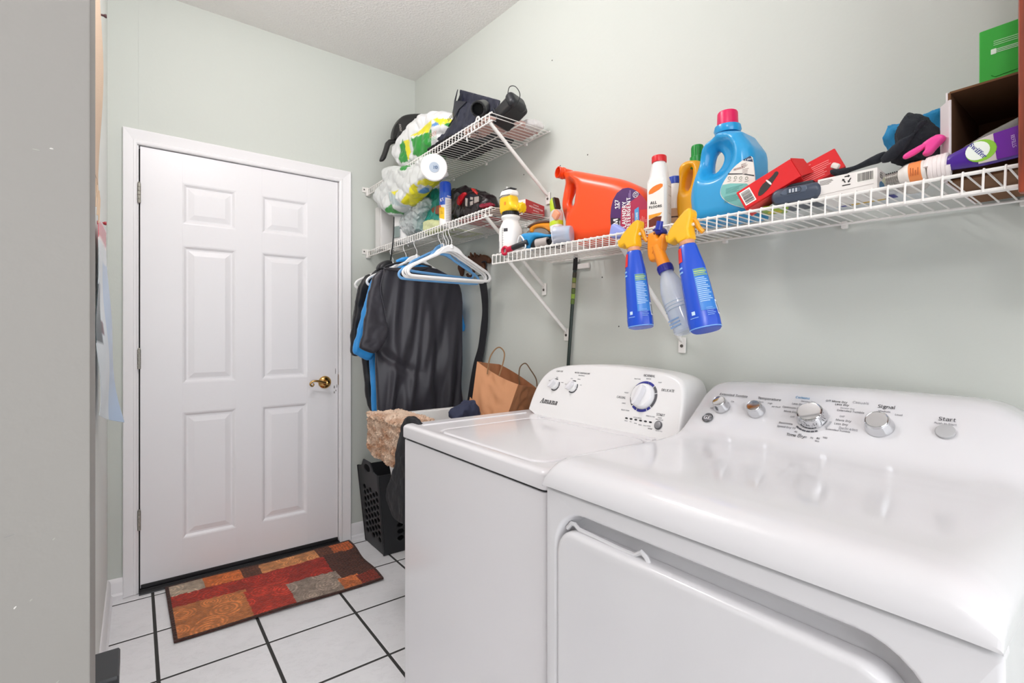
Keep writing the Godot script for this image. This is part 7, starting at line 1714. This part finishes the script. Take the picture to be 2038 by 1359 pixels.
func paper_bag():
	var kraft := M("c28a62", 0.8); var inner := M("8a5634", 0.85)
	var t := thing("paper_bag", "brown kraft paper carrier bag with twisted handles standing in the tub", "bag")
	var A := Vector3(1.14, 1.068, -1.74); var B := Vector3(1.217, 0.981, -1.56); var C := Vector3(1.347, 0.955, -1.6)
	var A2 := Vector3(1.075, 0.822, -1.7); var B2 := Vector3(1.13, 0.827, -1.54); var C2 := Vector3(1.277, 0.821, -1.58)
	var Dk := A + (C - B) * 1.15 + Vector3(0.0, 0.01, 0); var D2 := A2 + (C2 - B2)
	var panel := func(a: Vector3, b: Vector3, c: Vector3, d: Vector3, bulge: float, seed_: int, sag: float):
		var f := FastNoiseLite.new(); f.seed = seed_; f.frequency = 0.8; f.fractal_octaves = 2
		var n := (b - a).cross(d - a).normalized()
		var rows := []
		for j in 19:
			var r := PackedVector3Array()
			for i in 21:
				var u := i / 20.0; var v := j / 18.0
				var p := a.lerp(b, u).lerp(d.lerp(c, u), v)
				p += n * (f.get_noise_2d(u * 3.0 + seed_, v * 3.0) * 0.014 * sin(PI * u) + bulge * sin(PI * u) * sin(PI * v))
				p.y -= sag * sin(PI * u) * (1.0 - v)
				r.append(p)
			rows.append(r)
		return G().sheet(rows, 0.0016)
	# the left edge bellies out towards the shirts
	obj(t, "front_panel", panel.call(A, B, B2, A2, -0.012, 3, 0.010), kraft, 60.0)
	obj(t, "side_panel", panel.call(B, C, C2, B2, 0.004, 8, 0.0), M("a9714c", 0.8), 60.0)
	obj(t, "back_panel", panel.call(Dk, C, C2, D2, 0.004, 5, -0.006), inner, 60.0)
	obj(t, "side_panel", panel.call(A, Dk, D2, A2, 0.010, 11, 0.0), M("a9714c", 0.8), 60.0)
	obj(t, "bottom_fold", G().sheet([[A2.lerp(A, 0.42) + Vector3(-0.012, 0, 0.0), B2.lerp(A2, 0.45) + Vector3(-0.012, 0.03, 0.01), B2.lerp(A2, 0.2) + Vector3(-0.012, 0.0, 0.01)], [A2.lerp(A, 0.2) + Vector3(-0.016, 0, 0), A2.lerp(B2, 0.5) + Vector3(-0.018, 0.0, 0.01), B2.lerp(A2, 0.2) + Vector3(-0.014, -0.02, 0.01)]], 0.002), kraft)
	var cord := M("8c6a48", 0.8)
	obj(t, "handle", G().tube(curve([Vector3(1.15, 1.038, -1.68) + Vector3(0, -0.02, 0), Vector3(1.155, 1.052, -1.68), Vector3(1.165, 1.089, -1.68), Vector3(1.181, 1.118, -1.67), Vector3(1.197, 1.128, -1.66), Vector3(1.21, 1.114, -1.65), Vector3(1.208, 1.093, -1.64), Vector3(1.183, 1.056, -1.62), Vector3(1.159, 1.015, -1.61)], 5), 0.0028, 8), cord)
	obj(t, "handle", G().tube(curve([Vector3(1.287, 0.964, -1.64), Vector3(1.284, 1.013, -1.64), Vector3(1.292, 1.046, -1.64), Vector3(1.32, 1.058, -1.64), Vector3(1.339, 1.03, -1.63), Vector3(1.361, 0.991, -1.62), Vector3(1.358, 0.954, -1.61)], 5), 0.0026, 8), M("6f563e", 0.8))

func hamper():
	var bk := M("26272a", 0.5)
	var t := thing("laundry_hamper", "black plastic laundry hamper with oval holes in the corner by the door", "hamper")
	# top rim and foot corners
	var t0 := Vector3(1.022, 0.45, -2.525); var t1 := Vector3(1.022, 0.45, -2.815); var t2 := Vector3(1.372, 0.45, -2.815); var t3 := Vector3(1.372, 0.45, -2.525)
	var b0 := Vector3(1.056, 0.0, -2.512); var b1 := Vector3(1.056, 0.0, -2.770); var b2 := Vector3(1.338, 0.0, -2.770); var b3 := Vector3(1.338, 0.0, -2.512)
	var side := func(bl: Vector3, br: Vector3, tl: Vector3, tr: Vector3, cols: int, high: bool):
		# frame in the plane of the side: x along the foot, y up the slope
		var F := frame(bl, br - bl, ((tl + tr) / 2 - (bl + br) / 2))
		var inv := F.affine_inverse()
		var q := [inv * bl, inv * br, inv * tr, inv * tl]
		var pts := PackedVector2Array()
		var mid: Vector3 = ((q[2] as Vector3) + q[3]) / 2
		for p in [q[0], q[1]]: pts.append(Vector2(p.x, p.y))
		if high: pts.append_array(P([q[2].x, q[2].y - 0.02, mid.x + 0.09, q[2].y - 0.01, mid.x + 0.05, q[2].y + 0.035, mid.x - 0.05, q[2].y + 0.035, mid.x - 0.09, q[2].y - 0.01, q[3].x, q[3].y - 0.02]))
		else: pts.append_array(P([q[2].x, q[2].y - 0.02, q[3].x, q[3].y - 0.02]))
		var polys := [pts]
		var w: float = (q[1] as Vector3).x
		for c in cols:
			for r in 8:
				var y := 0.075 + r * 0.036 + (0.018 if c % 2 else 0.0)
				if y > 0.345: continue
				var x := w * (0.5 + (c - (cols - 1) / 2.0) * (0.17 if high else 0.17)) 
				var o := ell(0.036, 0.025, 12)
				for k in o.size(): o[k] += Vector2(x, y)
				polys.append(o)
		if high:
			var o := ell(0.085, 0.042, 14)
			for k in o.size(): o[k] += Vector2(mid.x, mid.y - 0.008)
			polys.append(o)
		return G().puff(polys, 0.004, 0.0025, 0.0046, F)
	obj(t, "side_panel", side.call(b1, b0, t1, t0, 5, true), bk, 50.0)
	obj(t, "front_panel", side.call(b0, b3, t0, t3, 3, false), bk, 50.0)
	obj(t, "side_panel", side.call(b3, b2, t3, t2, 3, true), bk, 50.0)
	obj(t, "back_panel", side.call(b2, b1, t2, t1, 3, false), bk, 50.0)
	for p in [[b0, t0], [b1, t1], [b2, t2], [b3, t3]]:
		obj(t, "corner_post", G().tube([p[0] + Vector3(0, 0.004, 0), (p[0] as Vector3).lerp(p[1], 0.955)], 0.0075, 10), bk)
	obj(t, "floor_plate", G().box((b0 + b2) / 2 + Vector3(0, 0.008, 0), Vector3(0.286, 0.016, 0.262), 0.006), bk)

# ---------------------------------------------------------------- the wall on the left
func left_wall_things():
	# narrow beige cloth strip pinned high
	var rows := []
	for j in 26:
		var y := 2.62 - j * 0.0405
		var r := PackedVector3Array()
		for i in 7:
			var u := i / 6.0
			r.append(Vector3(-0.091 + 0.006 * sin(y * 9.0 + u * 2.5) * u + 0.004 * u, y + (0.03 * u * (1.0 if j > 23 else 0.0)) , -1.60 - 0.40 * u + 0.01 * sin(y * 5.0)))
		rows.append(r)
	var wv := textured("d9bfa6", 0.9, noise_tex(0.2, true, 5.0, 256), 6.0, 0.6)
	var t := thing("wall_hanging", "long beige woven cloth pinned flat on the left wall", "wall hanging")
	obj(t, "cloth", G().sheet(rows, 0.002), wv)
	for k in 5: obj(t, "fringe", G().tube([Vector3(-0.088, 1.612, -1.65 - 0.07 * k), Vector3(-0.086, 1.585 - 0.012 * (k % 2), -1.655 - 0.07 * k), Vector3(-0.088, 1.555 - 0.01 * k, -1.65 - 0.07 * k)], 0.0022, 6), M("d2b79d", 0.9))
	var pin := func(at: Vector3, hex: String, label: String):
		var p := thing("push_pin", label, "push pin", at)
		obj(p, "pin_head", G().lathe([Vector2(0.0055, 0.018), Vector2(0.006, 0.02), Vector2(0.006, 0.022), Vector2(0.0052, 0.0235), Vector2(0, 0.0235)], 14, T(Vector3.ZERO, rot(0, 0, -90))), M(hex, 0.35))
		obj(p, "pin_body", G().lathe([Vector2(0.006, 0.0), Vector2(0.0055, 0.003), Vector2(0.0032, 0.005), Vector2(0.0035, 0.015), Vector2(0.0055, 0.018)], 14, T(Vector3.ZERO, rot(0, 0, -90))), M(hex, 0.35))
	pin.call(Vector3(-0.0995, 2.235, -2.12), "4a2a2e", "dark push pin stuck in the left wall high above the bag")
	pin.call(Vector3(-0.0995, 1.545, -2.10), "a3202e", "red push pin holding the plastic bag on the left wall")
	# printed plastic bag hanging below the second pin
	t = thing("zip_bag", "clear plastic bag with red stripe and blue lettering pinned on the left wall", "plastic bag")
	rows = []
	for j in 61:
		var v := j / 60.0
		var r := PackedVector3Array()
		for i in 21:
			var u := i / 20.0
			r.append(Vector3(-0.094 + (0.012 + 0.045 * v * v) * u + 0.006 * sin(v * 9.0 + u * 4.0) * (0.3 + v) + 0.003, 1.535 - 0.60 * v - 0.05 * u * v, -1.95 - 0.24 * u * (1.0 - 0.25 * v) + 0.012 * sin(v * 12.0 + 2.0 * u)))
		rows.append(r)
	var g := G().sheet(rows, 0.0016)
	for i in g.v.size():
		var m := g.uv[i]
		var c := Color("d5dde2")
		if m.y < 0.09 and m.y > 0.015: c = Color("c95a62")
		elif m.y < 0.11 and m.y > 0.09: c = Color("f0e2e0")
		elif m.x < 0.30 and m.y > 0.32 and m.y < 0.62: c = Color("2f4347")
		elif m.x < 0.4 and m.y > 0.5 and m.y < 0.58: c = Color("6b3846")
		elif m.x > 0.5 and m.y > 0.2: c = Color("b3c7e0")
		g.col[i] = c.srgb_to_linear()
	var film := StandardMaterial3D.new()
	film.vertex_color_use_as_albedo = true; film.roughness = 0.25
	film.backlight_enabled = true; film.backlight = Color(0.3, 0.3, 0.3)
	obj(t, "film", g, film, 60.0)
	# black stand at the foot of the frame
	t = thing("step_stool", "black plastic stool corner standing by the left baseboard", "stool", Vector3(-0.062, 0, -1.30))
	var bk := M("2d2e31", 0.32)
	var prof := smooth(P([-0.05, 0.0, 0.03, 0.0, 0.034, -0.012, 0.034, -0.034, 0.028, -0.036, -0.05, -0.030]), 1)
	obj(t, "top", G().slab(P([0.0, 0.0, -0.11, 0.0, -0.11, -0.034, -0.006, -0.040, 0.004, -0.028, 0.004, -0.008]), -0.036, 0.03, Transform3D(Basis(Vector3(0, 0, 1), Vector3.UP, Vector3.LEFT), Vector3(0, 0.512, 0.06)), 0.003), bk)
	obj(t, "leg", G().tube([Vector3(-0.012, 0.485, 0.04), Vector3(-0.012, 0.0, 0.05)], 0.010, 12), bk)
	obj(t, "leg", G().tube([Vector3(-0.012, 0.485, -0.03), Vector3(-0.012, 0.0, -0.04)], 0.010, 12), bk)
	obj(t, "brace", G().tube([Vector3(-0.012, 0.30, 0.044), Vector3(-0.012, 0.30, -0.034)], 0.006, 10), bk)

# moves every thing's origin to the middle of its foot
func rebase():
	for o in get_children():
		if not (o is Node3D) or o is MeshInstance3D or o is Camera3D or not o.has_meta("category") or o.position != Vector3.ZERO: continue
		var box := AABB(); var first := true
		for c in o.get_children():
			if c is MeshInstance3D and c.mesh:
				var b: AABB = c.transform * c.mesh.get_aabb()
				box = b if first else box.merge(b)
				first = false
		if first: continue
		var at := Vector3(box.get_center().x, box.position.y, box.get_center().z)
		o.position = at
		for c in o.get_children():
			if c is Node3D: c.position -= at
	# the orange jug stands a little turned towards the entry
	var jug: Node3D = get_node("detergent_jug")
	jug.rotation_degrees.y = 9.0
	jug.position += Vector3(0.02, 0, -0.010)
